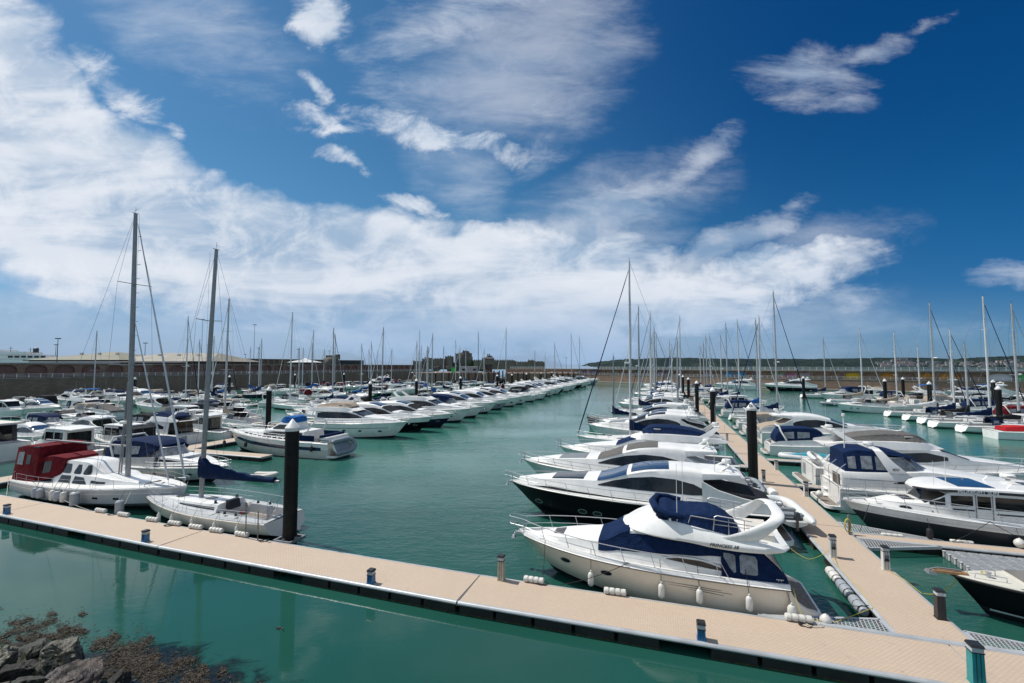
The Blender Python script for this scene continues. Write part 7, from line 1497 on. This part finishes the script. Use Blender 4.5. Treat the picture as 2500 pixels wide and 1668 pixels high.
# ================================================================ open black hulled boat in the lower right corner
def hero_open():
    root = empty('open_boat', label='black hulled open boat with cream deck and bow sprit in the lower right corner', cat='boat'); L = 9.5
    lf = hull_loft(L, 3.3, 1.35, 1.5, rake=.12, tf=.9, full=2.0, q=.8, kn=.66, flare=.42, n=18); hull_part(root, lf, black, black, strip=blackm, n=26)
    dcr = mat('deck_cream', (.60, .58, .50), .5, var=(2, .06), streak=.1)
    deck_part(root, lf, -4.3, 2.5, 1.3, .55, dm=dcr, wm=seatw, sole=mat('sole_beige', (.38, .33, .27), .6, var=(4, .1)), n=20, coam=.1)
    mb = MB(); lf.side(mb, [(-4.4, .30, .22), (3.6, .34, .26)], .012, 1, sub=14); mb.build('waterline_stripe', [white2], root)
    mb = MB(); S = lf.at(n=24)[:, -1]
    for sg in (1, -1): mb.tube([(x, sg*(y+.03), z-.03) for x, y, z in S], .05, 6)
    mb.build('rubbing_strake', [rubber], root)
    mb = MB(); z = lf.A[-1, -1, 2]; mb.box(4.2, 5.45, -.14, .14, z+.02, z+.12, 0, .02, .02); mb.build('bowsprit', [teakw], root, smooth=False)
    mb = MB(); mb.tube([(5.5, 0, z+.1), (5.2, 0, z+.2), (4.4, 0, z+.18)], .04, 6); mb.box(5.3, 5.62, -.2, .2, z-.05, z+.08, 0, .05, .05); mb.build('anchor', [steelb], root)
    mb = MB(); mb.tube([(4.1, .25, z+.02), (4.05, .25, z+.22), (3.1, .35, z+.2), (3.1, .35, z+.02)], .02, 5); mb.tube([(4.1, -.25, z+.02), (4.05, -.25, z+.22), (3.1, -.35, z+.2), (3.1, -.35, z+.02)], .02, 5); mb.build('bow_rail', [steel], root)
    mb = MB(); mb.lathe([(.08, 0), (.06, .08), (.06, .14), (.1, .16), (.1, .2), (0, .22)], (3.5, 0, z+.04), 10); cleat(mb, 2.9, 1.0, z); cleat(mb, 2.9, -1.0, z); mb.build('windlass', [steel], root)
    seat_part(root, 1.4, 2.4, -1.1, 1.1, .92, seatw, 'bow_seat', .12); seat_part(root, -.6, .6, -.5, .5, .9, seatw, 'console', .9); seat_part(root, -2.4, -1.4, -.9, .9, .9, seatw, 'seat', .45)
    mb = MB(); mb.box(.95, 1.35, -.45, .45, .93, .98); mb.build('hatch_cover', [teakw], root, smooth=False)
    put(root, 16.35, 24.6, 'left')
hero_open()
coil(12.9, 24.9, 1.56, .16, ropey, 'small coil of yellow rope on the cream foredeck', 24, 7); rope([W(10.6, 24.6, .54), W(11.9, 24.6, 1.45)], .016, ropey, 'yellow mooring line from the walkway to the bow of the open boat', .28); rope([W(13.4, 23.4, 1.5), W(12.6, 22.0, .55)], .018, ropeb, 'dark line from the open boat foredeck to the corner grating')
rope([W(10.2, 26.95, .56), W(10.5, 25.9, .52), W(10.55, 24.6, .53)], .012, ropey, 'yellow hose along the right walkway edge below the white post', 0)
rope([W(8.3, 27.85, .6), W(8.1, 26.5, .515), W(8.2, 24.3, .515), W(8.05, 22.6, .515), W(6.2, 20.85, .54), W(5.3, 20.75, .54)], .012, ropey, 'yellow hose running down the left walkway edge to the cream yacht', 0)
rope([W(8.25, 28.0, .9), W(7.3, 28.3, .1), W(6.5, 29.6, .4)], .012, ropey, 'yellow line from the white post to the black hulled cruiser', .12); rope([W(5.9, 22.6, .9), W(7.95, 22.7, .55)], .014, ropeb, 'black stern line of the cream hulled yacht to the walkway', .25)
# ================================================================ blue and white motor yacht with a dinghy on its stern
def hero_aft():
    root = empty('motor_yacht', label='white motor yacht with dark blue hull band and grey dinghy on its stern', cat='motor yacht'); L = 16.6
    lf = hull_loft(L, 4.5, 1.75, 2.45, rake=.12, tf=.88, full=2.2, q=.85, kn=.60, flare=.4, n=18); hull_part(root, lf, seatw, white, strip=white, n=26)
    mb = MB(); lf.side(mb, [(-7.4, 1.28, .92), (-2, 1.32, .95), (3, 1.55, 1.15), (6.5, 1.92, 1.6), (7.7, 2.12, 1.98)], .014, 2, sub=8); mb.build('hull_band', [stripe_b], root)
    deck_part(root, lf, -7.6, -4.6, 1.6, .4, n=20)
    s = shell([(-4.7, 1.75, 1.75, 1.6, 2.75, 2.85), (-1.5, 1.75, 1.78, 1.6, 2.8, 2.95), (.8, 1.7, 1.85, 1.5, 2.75, 2.95), (1.8, 1.6, 1.9, 1.35, 2.4, 2.55), (3.5, 1.35, 2.0, 1.1, 2.4, 2.55), (5.6, .8, 2.2, .6, 2.5, 2.58), (6.8, .25, 2.35, .15, 2.42, 2.46)], .45); mb = MB(); s.mesh(mb, 28, 0); mb.build('cabin', [white], root)
    for k in range(11): x = -4.2+k*.82; z = 2.02 if x < 1.8 else 2.02+(x-1.8)*.085; mb = MB(); s.side(mb, [(x, z+.14, z-.10), (x+.6, z+.14, z-.10)], .014, 1, sub=2); mb.build('cabin_window', [glass], root)
    mb = MB(); s.side(mb, [(-4.5, 2.72, 2.3), (-3.2, 2.74, 2.3)], .016, 2); s.side(mb, [(-2.7, 2.74, 2.3), (-.4, 2.74, 2.3), (1.2, 2.55, 2.3)], .016, 2); mb.build('side_window', [glass], root)
    w = shell([(-2.6, 1.45, 2.85, 1.25, 3.6, 3.7), (-.8, 1.45, 2.85, 1.25, 3.6, 3.7), (.2, 1.3, 2.85, 1.1, 3.1, 3.2), (.9, 1.1, 2.85, .9, 2.92, 2.95)], .4); mb = MB(); w.mesh(mb, 12, 0); mb.build('flybridge', [white], root)
    mb = MB(); w.top(mb, -.3, .8, 3, .02, 5, 0); mb.build('windscreen', [glass], root); mb = MB(); w.side(mb, [(-2.5, 3.5, 3.0), (-.9, 3.5, 3.0), (.1, 3.1, 2.95)], .015); mb.build('wing_window', [glass], root)
    c = shell([(-2.7, 1.1, 3.7, 1.0, 4.25, 4.35), (-1.6, 1.2, 3.7, 1.05, 4.3, 4.45), (-.8, 1.0, 3.7, .8, 4.05, 4.15)], .45); mb = MB(); c.mesh(mb, 8, 0, cap1=True); o = mb.build('bridge_cover', [bluec], root); crumple(o, .05, 3)
    for sg in (1, -1): mb = MB(); mb.grid([[(x, sg*2.12, 1.9), (x, sg*2.1, 2.55)] for x in (-4.3, -6.6)], 0); mb.build('spray_dodger', [navyc], root)
    mb = MB(); mb.box(-8.1, -7.2, -1.9, 1.9, 1.2, 2.35, 0, .06, .05); o = mb.build('stern_bulwark', [white], root, smooth=False); text('DANCING BEAR', .2, o, ink, (-7.65, 1.885, 2.05), (R(85), 0, R(180))); text('ST HELIER', .14, o, ink, (-7.65, 1.895, 1.82), (R(85), 0, R(180)))
    mb = MB(); mb.box(-7.5, -7.1, -1.9, 1.9, 2.35, 2.6, 0, .05, .03); mb.build('stern_cover', [navyc], root, smooth=False)
    mb = MB(); mb.tube([(-4.9, 1.3, 2.85), (-5.4, 1.25, 3.6), (-5.5, .9, 3.9), (-5.5, -.9, 3.9), (-5.4, -1.25, 3.6), (-4.9, -1.3, 2.85)], .08, 6); mb.build('radar_arch', [white], root); antenna(root, -5.4, 1.0, 3.9, 2.4)
    mb = MB(); rail(mb, lf, -4.0, 8.1, .65, .1, 1.3, .02, .2); mb.build('bow_rail', [steel], root); platform_part(root, -9.2, -8.1, 1.9, .42); anchor(root, lf)
    put(root, -43.2, 43.8, 'left')
hero_aft()
rb = rib(L=3.6, B=1.9, tubem=tube_g, console=False, engine=False, floor=tube_g); rb.location = W(-34.4, 43.6, 1.15); rb.rotation_euler = (R(62), 0, R(90)-math.asin(GS)); tag(rb, 'grey inflatable dinghy tipped on edge on the stern of the blue banded yacht', 'inflatable boat')
for i, a in enumerate((-49.5, -46.2, -36.8)): fender(W(a, 41.5 if i < 2 else 41.5, 1.15), 'black fender on the blue banded yacht, %s from its bow' % ords[i], .6, .17, m=rubber, top=W(a, 41.6, 1.9), group='black fenders of the blue banded yacht')
r = fly('flybridge_cruiser', L=18.5, B=5.0, hs=1.9, hb=2.4, flycover=beigec, dark=True, detail=1, ports=(4.5, 2.2, .2)); put(r, -43.6, 57.6, 'right'); tag(r, 'white flybridge yacht with long dark window and domed beige bridge cover', 'motor yacht')
place('s_black', -51.5, 64.3, 'right', 1.07, 'white hardtop cruiser with black hull, right behind the beige covered yacht', 'cruisers with bows to the channel') if 'place' in globals() else None
# ================================================================ white cruiser with blue canopy behind the ketch
r = opener('motor_cruiser', L=15, B=4.4, hs=1.2, hb=1.5, canvas=navyc, ports=(4.6, 3.0, .8, -1.0), seatc=seatw); put(r, -43.9, 31.0, 'right'); tag(r, 'long white cruiser with blue canopy and clear windows right behind the ketch', 'motor cruiser')
r = wheel('wheelhouse_boat', L=12.5, B=3.9, hs=1.2, hb=1.5); put(r, -63.5, 33.8, 'left'); tag(r, 'white boat with broad flat roof between the dark trawler and the red canopy', 'fishing boat')
def trawler():
    root = empty('trawler_yacht', label='white trawler yacht with dark cabin band and beige roof cut by the left edge', cat='motor yacht'); lf = hull_loft(15, 4.7, 1.9, 2.3, rake=.08, tf=.92, full=2.1, q=.85); hull_part(root, lf, white, white); deck_part(root, lf, -7.0, -5.2, 1.7, .5)
    h = shell([(-5.2, 2.0, 1.9, 1.9, 3.75, 3.85), (3.2, 2.0, 1.9, 1.9, 3.75, 3.85), (4.2, 1.5, 2.0, 1.3, 2.6, 2.7)], .3); mb = MB(); h.mesh(mb, 16, 0, cap1=True); mb.build('cabin', [dkgrey], root)
    for x0 in (-4.9, -3.1, -1.3, .5): mb = MB(); h.side(mb, [(x0, 3.55, 2.5), (x0+1.55, 3.55, 2.5)], .015); mb.build('side_window', [glass], root)
    mb = MB(); mb.box(-5.23, -5.2, -1.5, 1.5, 2.0, 3.6); mb.build('stern_window', [glass], root, smooth=False)
    rf = shell([(-6.8, 1.9, 3.85, 1.9, 3.95, 4.05), (3.6, 1.9, 3.85, 1.9, 3.97, 4.1)], .3); mb = MB(); rf.mesh(mb, 8, 0, cap1=True); Q = rf.at(8)[:, :1]; mb.grid(np.concatenate([Q, Q*np.array([1, -1, 1])], 1), 0); mb.build('roof', [seatw], root)
    mb = MB(); [mb.tube([(x, sg*1.9, 4.05), (x, sg*1.9, 4.5)], .02, 4) for x in (-6, -4, -2, 0, 2) for sg in (1, -1)]; [mb.tube([(-6.3, sg*1.9, 4.5), (2.5, sg*1.9, 4.5)], .02, 4) for sg in (1, -1)]; mb.build('roof_rail', [steel], root)
    mb = MB(); [mb.box(-6.6+k*.05, -6.5+k*.05, .9, 1.4, 2+k*.35, 2.04+k*.35) for k in range(6)]; mb.build('ladder', [alu], root, smooth=False); put(root, -75.0, 30.4, 'left')
trawler()
tb = empty('wrapped_dinghy', W(-50.6, 46.0, 1.0), YAW['right'], 'bundle wrapped in bright teal and blue cloth beside the left walkway', 'dinghy'); mb = MB(); mb.lathe([(.02, -.8), (.5, -.7), (.75, -.2), (.7, .4), (.4, .9), (.02, 1.0)], n=14); o = mb.build('wrapping', [bluec], tb); crumple(o, .1, 6)
# ================================================================ red canopied ketch
def hero_ketch():
    L = 16.9; hs = 1.40; kh = mat('gelcoat_pale_grey', (.56, .57, .57), .35, var=(1.4, .08), streak=.3); root = sail('sailing_ketch', L=L, B=4.9, lower=kh, hs=hs, hb=1.80, mast=22.2, mx=.137, cover=None, furl=whitec, inner=whitec, deckmat=deckm, mastm=alu, detail=2, mr=.175, boomz=2.85, booml=.58, rake=.45, wheel_=False, spr=(.44, .72), stripe=white)
    tag(root, 'white ketch with dark red canopy and thick grey mast alongside the near pontoon', 'sailing yacht'); lf = LF[root.name]
    a = shell([(-4.0, 1.35, hs, 1.2, hs+.65, hs+.75), (-3.4, 1.5, hs, 1.3, hs+.72, hs+.85), (1.2, 1.5, hs, 1.3, hs+.65, hs+.8), (2.4, 1.2, hs+.05, 1.0, hs+.5, hs+.62), (5.0, .8, hs+.1, .6, hs+.35, hs+.42)], .5); mb = MB(); a.mesh(mb, 20, 0); mb.build('deckhouse', [white], root)
    for rws in ([(-3.0, hs+.22, hs+.14), (-2.8, hs+.64, hs+.14), (-1.75, hs+.66, hs+.14), (-1.65, hs+.3, hs+.14)], [(-1.4, hs+.22, hs+.14), (-1.3, hs+.66, hs+.14), (-.3, hs+.62, hs+.14), (.2, hs+.2, hs+.14)], [(.6, hs+.5, hs+.3), (1.9, hs+.42, hs+.3)]): mb = MB(); a.side(mb, rws, .012); mb.build('deckhouse_window', [glass], root)
    p = shell([(-3.2, 1.25, hs+.7, .98, hs+1.52, hs+1.6), (-2.4, 1.3, hs+.7, 1.0, hs+1.6, hs+1.7), (-.4, 1.25, hs+.7, .95, hs+1.55, hs+1.64), (.3, 1.15, hs+.7, .85, hs+1.15, hs+1.22), (.9, 1.0, hs+.7, .7, hs+.8, hs+.84)], .3); mb = MB(); p.mesh(mb, 16, 0, cap1=True); mb.build('pilothouse', [white], root)
    for x0, x1 in ((-3.05, -1.95), (-1.6, -.85), (-.6, .1)): mb = MB(); p.side(mb, [(x0, hs+1.0, hs+.84), (x0+.2, hs+1.46, hs+.80), (x1-.2, hs+1.46, hs+.80), (x1, hs+1.0, hs+.84)], .014); mb.build('pilothouse_window', [glass], root)
    hc = hs+.35; c = shell([(-8.1, 1.75, hs-.05, 1.45, hc+1.95, hc+2.05), (-7.8, 1.8, hs, 1.5, hc+2.1, hc+2.2), (-6.2, 1.85, hs, 1.55, hc+2.2, hc+2.35), (-5.2, 1.8, hs, 1.5, hc+2.15, hc+2.3)], .3); mb = MB(); c.mesh(mb, 14, 0, cap1=True); o = mb.build('canopy', [redc], root); crumple(o, .02, 8)
    mb = MB(); c.side(mb, [(-7.7, hs+2.1, hs+1.2), (-6.9, hs+2.2, hs+1.2)], .02); mb.build('vinyl_window', [clear], root); mb = MB(); c.side(mb, [(-6.5, hs+2.0, hs+1.3), (-6.0, hs+2.0, hs+1.3)], .02); mb.build('vinyl_window', [glass], root)
    mb = MB(); 
    for sg in (1, -1): mb.tube([(-8.0, sg*1.45, hs+2.43), (-5.2, sg*1.5, hs+2.63)], .06, 6)
    mb.build('solar_panel_frame' if False else 'canopy_frame', [blackm], root)
    d = shell([(-5.4, 1.6, hs, 1.35, hs+1.7, hs+1.82), (-4.0, 1.5, hs+.3, 1.3, hs+1.85, hs+2.0), (-2.9, 1.3, hs+.7, 1.05, hs+1.75, hs+1.85)], .3); mb = MB(); d.mesh(mb, 10, 0, cap1=True); mb.build('sprayhood', [redc], root); mb = MB(); d.side(mb, [(-5.0, hs+1.5, hs+.6), (-4.0, hs+1.6, hs+.8)], .02); mb.build('vinyl_window', [glass], root)
    xm = L*.137; radar(root, xm-.5, 5.9, 0, .38); mb = MB(); mb.box(xm-.6, xm, -.06, .06, 5.8, 5.9); mb.build('radar_bracket', [steelb], root, smooth=False)
    mb = MB(); z = 4.2
    for sg in (1, -1): mb.tube([(xm-.9, sg*.08, 1.9), (xm-.35, sg*.05, 9.0)], .05, 6)
    mb.build('spare_pole', [alu], root)
    for k in range(14): pass
    mb = MB(); [mb.box(xm-.02, xm+.32, -.02, .02, 6+k*1.1, 6.03+k*1.1) for k in range(14)]; mb.build('mast_step', [alu], root, smooth=False)
    for x in (2.0, 3.6): mb = MB(); lf.side(mb, [(x, .98, .84), (x+.42, .98, .84)], .015); mb.build('porthole', [glass], root)
    mb = MB(); lf.side(mb, [(-8.1, 1.12, 1.06), (0, 1.14, 1.08), (7.6, 1.42, 1.36)], .03, 1, sub=10); mb.build('rubbing_strake', [white], root)
    put(root, -40.6, 24.15, 'right')
hero_ketch()
for i, (a, r_, m) in enumerate(((-44.1, .24, fendg), (-43.5, .25, fendg), (-42.0, .2, fendw), (-41.4, .24, fendg), (-40.7, .2, fendw), (-39.4, .28, fendg), (-34.5, .25, fendg))):
    b = 21.55+(.12 if i < 6 else .35); fender(W(a, main_far(a)+.30, .95 if i != 6 else .85), '%s fender on the ketch, %s from its stern' % ('grey' if m is fendg else 'white', ords[i]), 1.0 if i in (5, 6) else .75, r_, m=m, top=W(a, main_far(a)+.6, 1.9), group='fenders of the ketch')
rope([W(-45.0, 21.9, 1.6), W(-36.8, main_far(-36.8)-.1, .54)], .016, ropew, 'white mooring line slanting from the ketch to the pontoon', .2); rope([W(-49.5, 22.6, 1.5), W(-47.2, main_far(-47.2), .54)], .016, ropew, 'white stern line of the ketch', .15); rope([W(-35.0, 22.3, 1.6), W(-33.9, main_far(-34)-.1, .54)], .016, ropew, 'bow line of the ketch', .05)
coil(-34.6, main_far(-34.6)-.1, DZ, .2, ropeb, 'dark rope heap at the bow of the ketch', seed=9); coil(-28.9, main_far(-29)-.2, DZ, .22, ropeb, 'dark rope heap between the foam rolls', seed=10); coil(-21.3, main_far(-21)-.15, DZ, .2, ropeb, 'dark rope heap near the tall near pile', seed=11)
# ================================================================ racing yacht with grey deck
def hero_racer():
    L = 13.4; hs = 1.02; cr = mat('gelcoat_ivory', (.74, .68, .57), .3, var=(1.5, .06), coat=.2, streak=.15)
    root = sail('racing_yacht', L=L, B=3.75, lower=cr, upper=cr, hs=hs, hb=1.2, mast=18.3, mx=.155, cover=navyc, furl=None, deckmat=deckg, mastm=alu, detail=2, mr=.15, boomz=1.85, booml=.53, rake=.62, boomup=.25, spr=(.40, .70), stripe=cr, tr=.6) if False else sail('racing_yacht', L=L, B=3.75, lower=cr, upper=cr, hs=hs, hb=1.2, mast=18.3, mx=.086, cover=navyc, furl=None, deckmat=deckg, mastm=alu, detail=2, mr=.15, boomz=1.85, booml=.51, rake=.62, boomup=.25, spr=(.40, .70), stripe=cr)
    tag(root, 'ivory hulled racing yacht with grey deck and navy boom cover beside the tall near pile', 'sailing yacht'); lf = LF[root.name]
    mb = MB(); mb.box(-2.0, -1.52, -.42, .42, hs+.1, hs+.66, 0, .1, .05); mb.build('companionway', [blackm], root, smooth=False)
    mb = MB()
    for x, y in ((-1.2, .75), (-1.2, -.75), (-2.6, 1.2), (-2.6, -1.2), (-3.6, 1.25), (-3.6, -1.25)): mb.lathe([(.10, 0), (.07, .06), (.07, .12), (.1, .15), (.0, .16)], (x, y, hs+(.55 if x > -2 else .14)), 10)
    mb.build('winch', [blackm], root)
    mb = MB(); mb.tube([(6.2, 0, 1.22), (7.2, 0, 1.28)], .06, 6); mb.build('bowsprit', [blackm], root)
    mb = MB(); mb.lathe([(.07, 0), (.07, .4)], (-3.2, .55, hs-.2), 8); mb.build('fire_extinguisher', [redh], root)
    put(root, -28.35, 23.1, 'left', twist=-2.0)
hero_racer()
for i, a in enumerate((-30.4, -29.2, -27.4, -25.5, -23.7)): fender(W(a, main_far(a)+.16, .62), 'slim cream fender on the racing yacht, %s from its bow' % ords[i], .7, .11, top=W(a, main_far(a)+.5, 1.5), group='slim fenders of the racing yacht')
for i, a in enumerate((-22.7, -21.8)): o = empty('edge_pole', W(a, main_far(a)-.12, DZ), 0, 'pale vertical pole on the pontoon edge, %s of the near pile pair' % ['left', 'right'][i], 'pole', 'two poles by the near pile'); mb = MB(); mb.tube([(0, 0, 0), (0, 0, 1.6)], .035, 6); mb.build('pole', [teak], o)
db = rib('tender_tube', L=3.2, B=1.5, tubem=seatw, console=False, engine=False); put(db, -34.6, 33.0, 'right', dz=-.05); tag(db, 'small beige inflatable lying under the bow of the blue canopied cruiser', 'inflatable boat')
# ================================================================ rocks and weed in the lower left corner
rk = [mat('boulder_grey', (.085, .08, .055), .5, var=(1.6, .7), bump=(14, .9, .04), streak=.8), mat('boulder_green', (.020, .022, .009), .6, var=(1.8, .8), bump=(14, 1, .05), streak=.6), mat('boulder_red', (.042, .028, .021), .5, var=(1.6, .7), bump=(14, .9, .04), streak=.8), mat('boulder_dark', (.011, .011, .008), .8, var=(2.2, .5), bump=(9, .8, .05)), mat('boulder_moss', (.11, .095, .02), .9, var=(2.5, .6), bump=(12, .8, .04))]
def gpx(px, py, z): t = 1111*(H-z)/(py-894); return (px-1250)/1111*t, t
RK = [(110, 1572, .25, (1.25, .75, .5), 1, 'long flat green-black boulder at the water edge'), (192, 1572, .35, (.95, .75, .55), 0, 'large pale grey slab boulder'), (210, 1632, .5, (1.25, .85, .6), 2, 'big reddish slanting boulder'), (34, 1592, .45, (.65, .6, .6), 0, 'pale lichened boulder at the left edge'), (78, 1625, .4, (.75, .7, .5), 3, 'dark boulder between the pale ones'), (120, 1645, .7, (.8, .7, .5), 1, 'mossy boulder at the bottom left'), (5, 1640, .7, (.75, .7, .6), 3, 'dark boulder in the very corner'), (318, 1638, .2, (.5, .45, .4), 3, 'small dark boulder near the weed'), (365, 1655, .3, (.6, .5, .42), 0, 'grey pointed boulder farthest right'), (280, 1662, .5, (.65, .5, .4), 4, 'yellow mossy boulder at the bottom'), (300, 1612, .05, (.35, .3, .25), 3, 'small wet boulder awash'), (150, 1598, .5, (.6, .5, .4), 1, 'dark green boulder under the pale slab'), (420, 1668, .05, (.4, .35, .3), 0, 'low boulder at the end of the pile'), (60, 1560, .05, (.6, .4, .3), 3, 'wet dark boulder at the left edge'), (25, 1668, 1.0, (.8, .7, .5), 2, 'brown boulder cut by the bottom edge')]
for i, (px, py, z, s, m, lab) in enumerate(RK):
    x, y = gpx(px, py, z); mb = MB(); rock(mb, (0, 0, 0), s, 100+i*3); o = mb.build('boulder', [rk[m]], None, loc=(x, y, z-.1)); tag(o, lab, 'rock', 'boulders in the lower left corner')
for i in range(14): x = -19+i*1.1+rnd.uniform(-.3, .3); y = 10.5-.45*i*.6+rnd.uniform(-.5, .5)+max(0, 3-i*.5)*.8; z = .3; mb = MB(); rock(mb, (0, 0, 0), (1.1, .9, .7), 300+i); o = mb.build('boulder', [rk[i % 5]], None, loc=(x, y-1.2, z+.3)); tag(o, 'boulder of the bank below the picture edge', 'rock', 'boulders of the near bank')
wm = mat('bladder_wrack', (.040, .026, .009), .7, var=(30, .6)); wm2 = mat('bladder_wrack_dark', (.018, .013, .008), .8, var=(30, .6)); mb = MB(); r4 = random.Random(21)
streams = [((60, 1505), (115, 1492), 170, 9), ((20, 1540), (170, 1493), 500, 13), ((0, 1555), (70, 1540), 160, 10), ((80, 1540), (150, 1530), 420, 14), ((150, 1535), (245, 1515), 650, 16), ((180, 1520), (200, 1512), 120, 10), ((260, 1560), (320, 1532), 460, 16), ((290, 1590), (400, 1535), 700, 20), ((270, 1620), (420, 1570), 900, 22), ((330, 1610), (415, 1600), 500, 18), ((420, 1620), (500, 1580), 420, 14), ((380, 1655), (430, 1600), 420, 20), ((480, 1640), (530, 1605), 500, 18), ((430, 1665), (540, 1640), 600, 14), ((540, 1660), (620, 1650), 480, 11), ((560, 1620), (578, 1603), 60, 8), ((640, 1655), (670, 1642), 90, 9), ((0, 1475), (40, 1466), 40, 5), ((150, 1483), (170, 1478), 50, 6), ((225, 1483), (240, 1478), 40, 6), ((695, 1515), (702, 1512), 14, 3), ((1030, 1650), (1052, 1644), 50, 4)]
for (p0, p1, n, w) in streams:
    for k in range(int(n*2.6)):
        t = r4.random(); g = r4.gauss(0, 1)*w*.6*(.4+.6*math.sin(math.pi*t)) if r4.random() < .7 else r4.gauss(0, 1)*w*1.6; c = math.sin(t*9+p0[0])*w*.25; px = p0[0]+(p1[0]-p0[0])*t+g*.35; py = p0[1]+(p1[1]-p0[1])*t+g*.55+c
        x, y = gpx(px, py, .02); x += r4.gauss(0, .05); a = r4.uniform(0, 6.28); l = r4.uniform(.02, .085); wd_ = l*r4.uniform(.10, .28); z = r4.uniform(.006, .05)
        dx, dy = math.cos(a)*l, math.sin(a)*l; ex, ey = -math.sin(a)*wd_, math.cos(a)*wd_; mb.poly([(x-dx, y-dy, z-.004), (x+ex, y+ey, z+r4.uniform(-.01, .02)), (x+dx, y+dy, z+r4.uniform(0, .02)), (x-ex, y-ey, z)], r4.random() < .4)
o = mb.build('seaweed', [wm, wm2], None, smooth=False, merge=False); tag(o, 'brown floating seaweed in loose streamers off the rocks', 'seaweed', kind='stuff')

def sunk_weed():
    m = bpy.data.materials.new('submerged_weed'); m.use_nodes = True; T = NT(m.node_tree); o = T.n('ShaderNodeOutputMaterial'); p = T.n('ShaderNodeBsdfPrincipled'); T.l(p.outputs[0], o.inputs[0])
    g = T.n('ShaderNodeNewGeometry'); P = g.outputs['Position']; n = T.noise(T.mapping(P, (.8, 1.3, 1), (0, 0, R(-25))), .75, 6, .65, .8); p.inputs['Roughness'].default_value = .03; p.inputs['IOR'].default_value = 1.33
    T.l(T.mix(T.ramp(T.noise(P, 6, 4, .6), .4, .65), (.004, .010, .014), (.022, .020, .012)), p.inputs['Base Color'])
    tc = T.n('ShaderNodeTexCoord'); d = T.n('ShaderNodeTexGradient', gradient_type='SPHERICAL'); T.l(T.mapping(tc.outputs['Object'], (5.6, 2.4, 1), (0, 0, 0), (0, 0, 0), 'TEXTURE'), d.inputs[0])
    T.l(T.ramp(T.math('ADD', d.outputs['Fac'], T.math('MULTIPLY', T.math('SUBTRACT', n, .5), 1.6)), .18, .55, 0, .88), p.inputs['Alpha'])
    mb = MB(); mb.poly([(-6.2, -2.9, 0), (6.2, -2.9, 0), (6.2, 2.9, 0), (-6.2, 2.9, 0)]); o = mb.build('submerged_seaweed', [m], None, smooth=False, loc=(-11.3, 15.4, .004), rot=R(-20)); tag(o, 'dark submerged weed patches under the surface beside the rocks', 'seaweed', kind='stuff')
sunk_weed()

r = wheel('wheelhouse_boat', L=13.5, B=3.9, hs=1.1, hb=1.6, engines=0); put(r, 51.8, 84.2, 'right'); tag(r, 'grey-white wheelhouse boat with red cockpit cover at the right edge', 'motor cruiser')
c = shell([(-5.6, 1.2, 1.15, 1.0, 1.6, 1.68), (-3.6, 1.3, 1.2, 1.1, 1.75, 1.85), (-2.2, 1.2, 1.2, 1.0, 1.7, 1.8)], .4); mb = MB(); c.mesh(mb, 8, 0, cap1=True); mb.build('cockpit_cover', [mat('canvas_bright_red', (.42, .02, .025), .85, spec=.12, bump=(5, .8, .06))], r)
r = opener('motor_cruiser', L=11, B=3.5, canvas=redc); put(r, 62.5, 106.5, 'right'); tag(r, 'white cruiser with red topped canopy behind the row of sterns', 'motor cruiser')
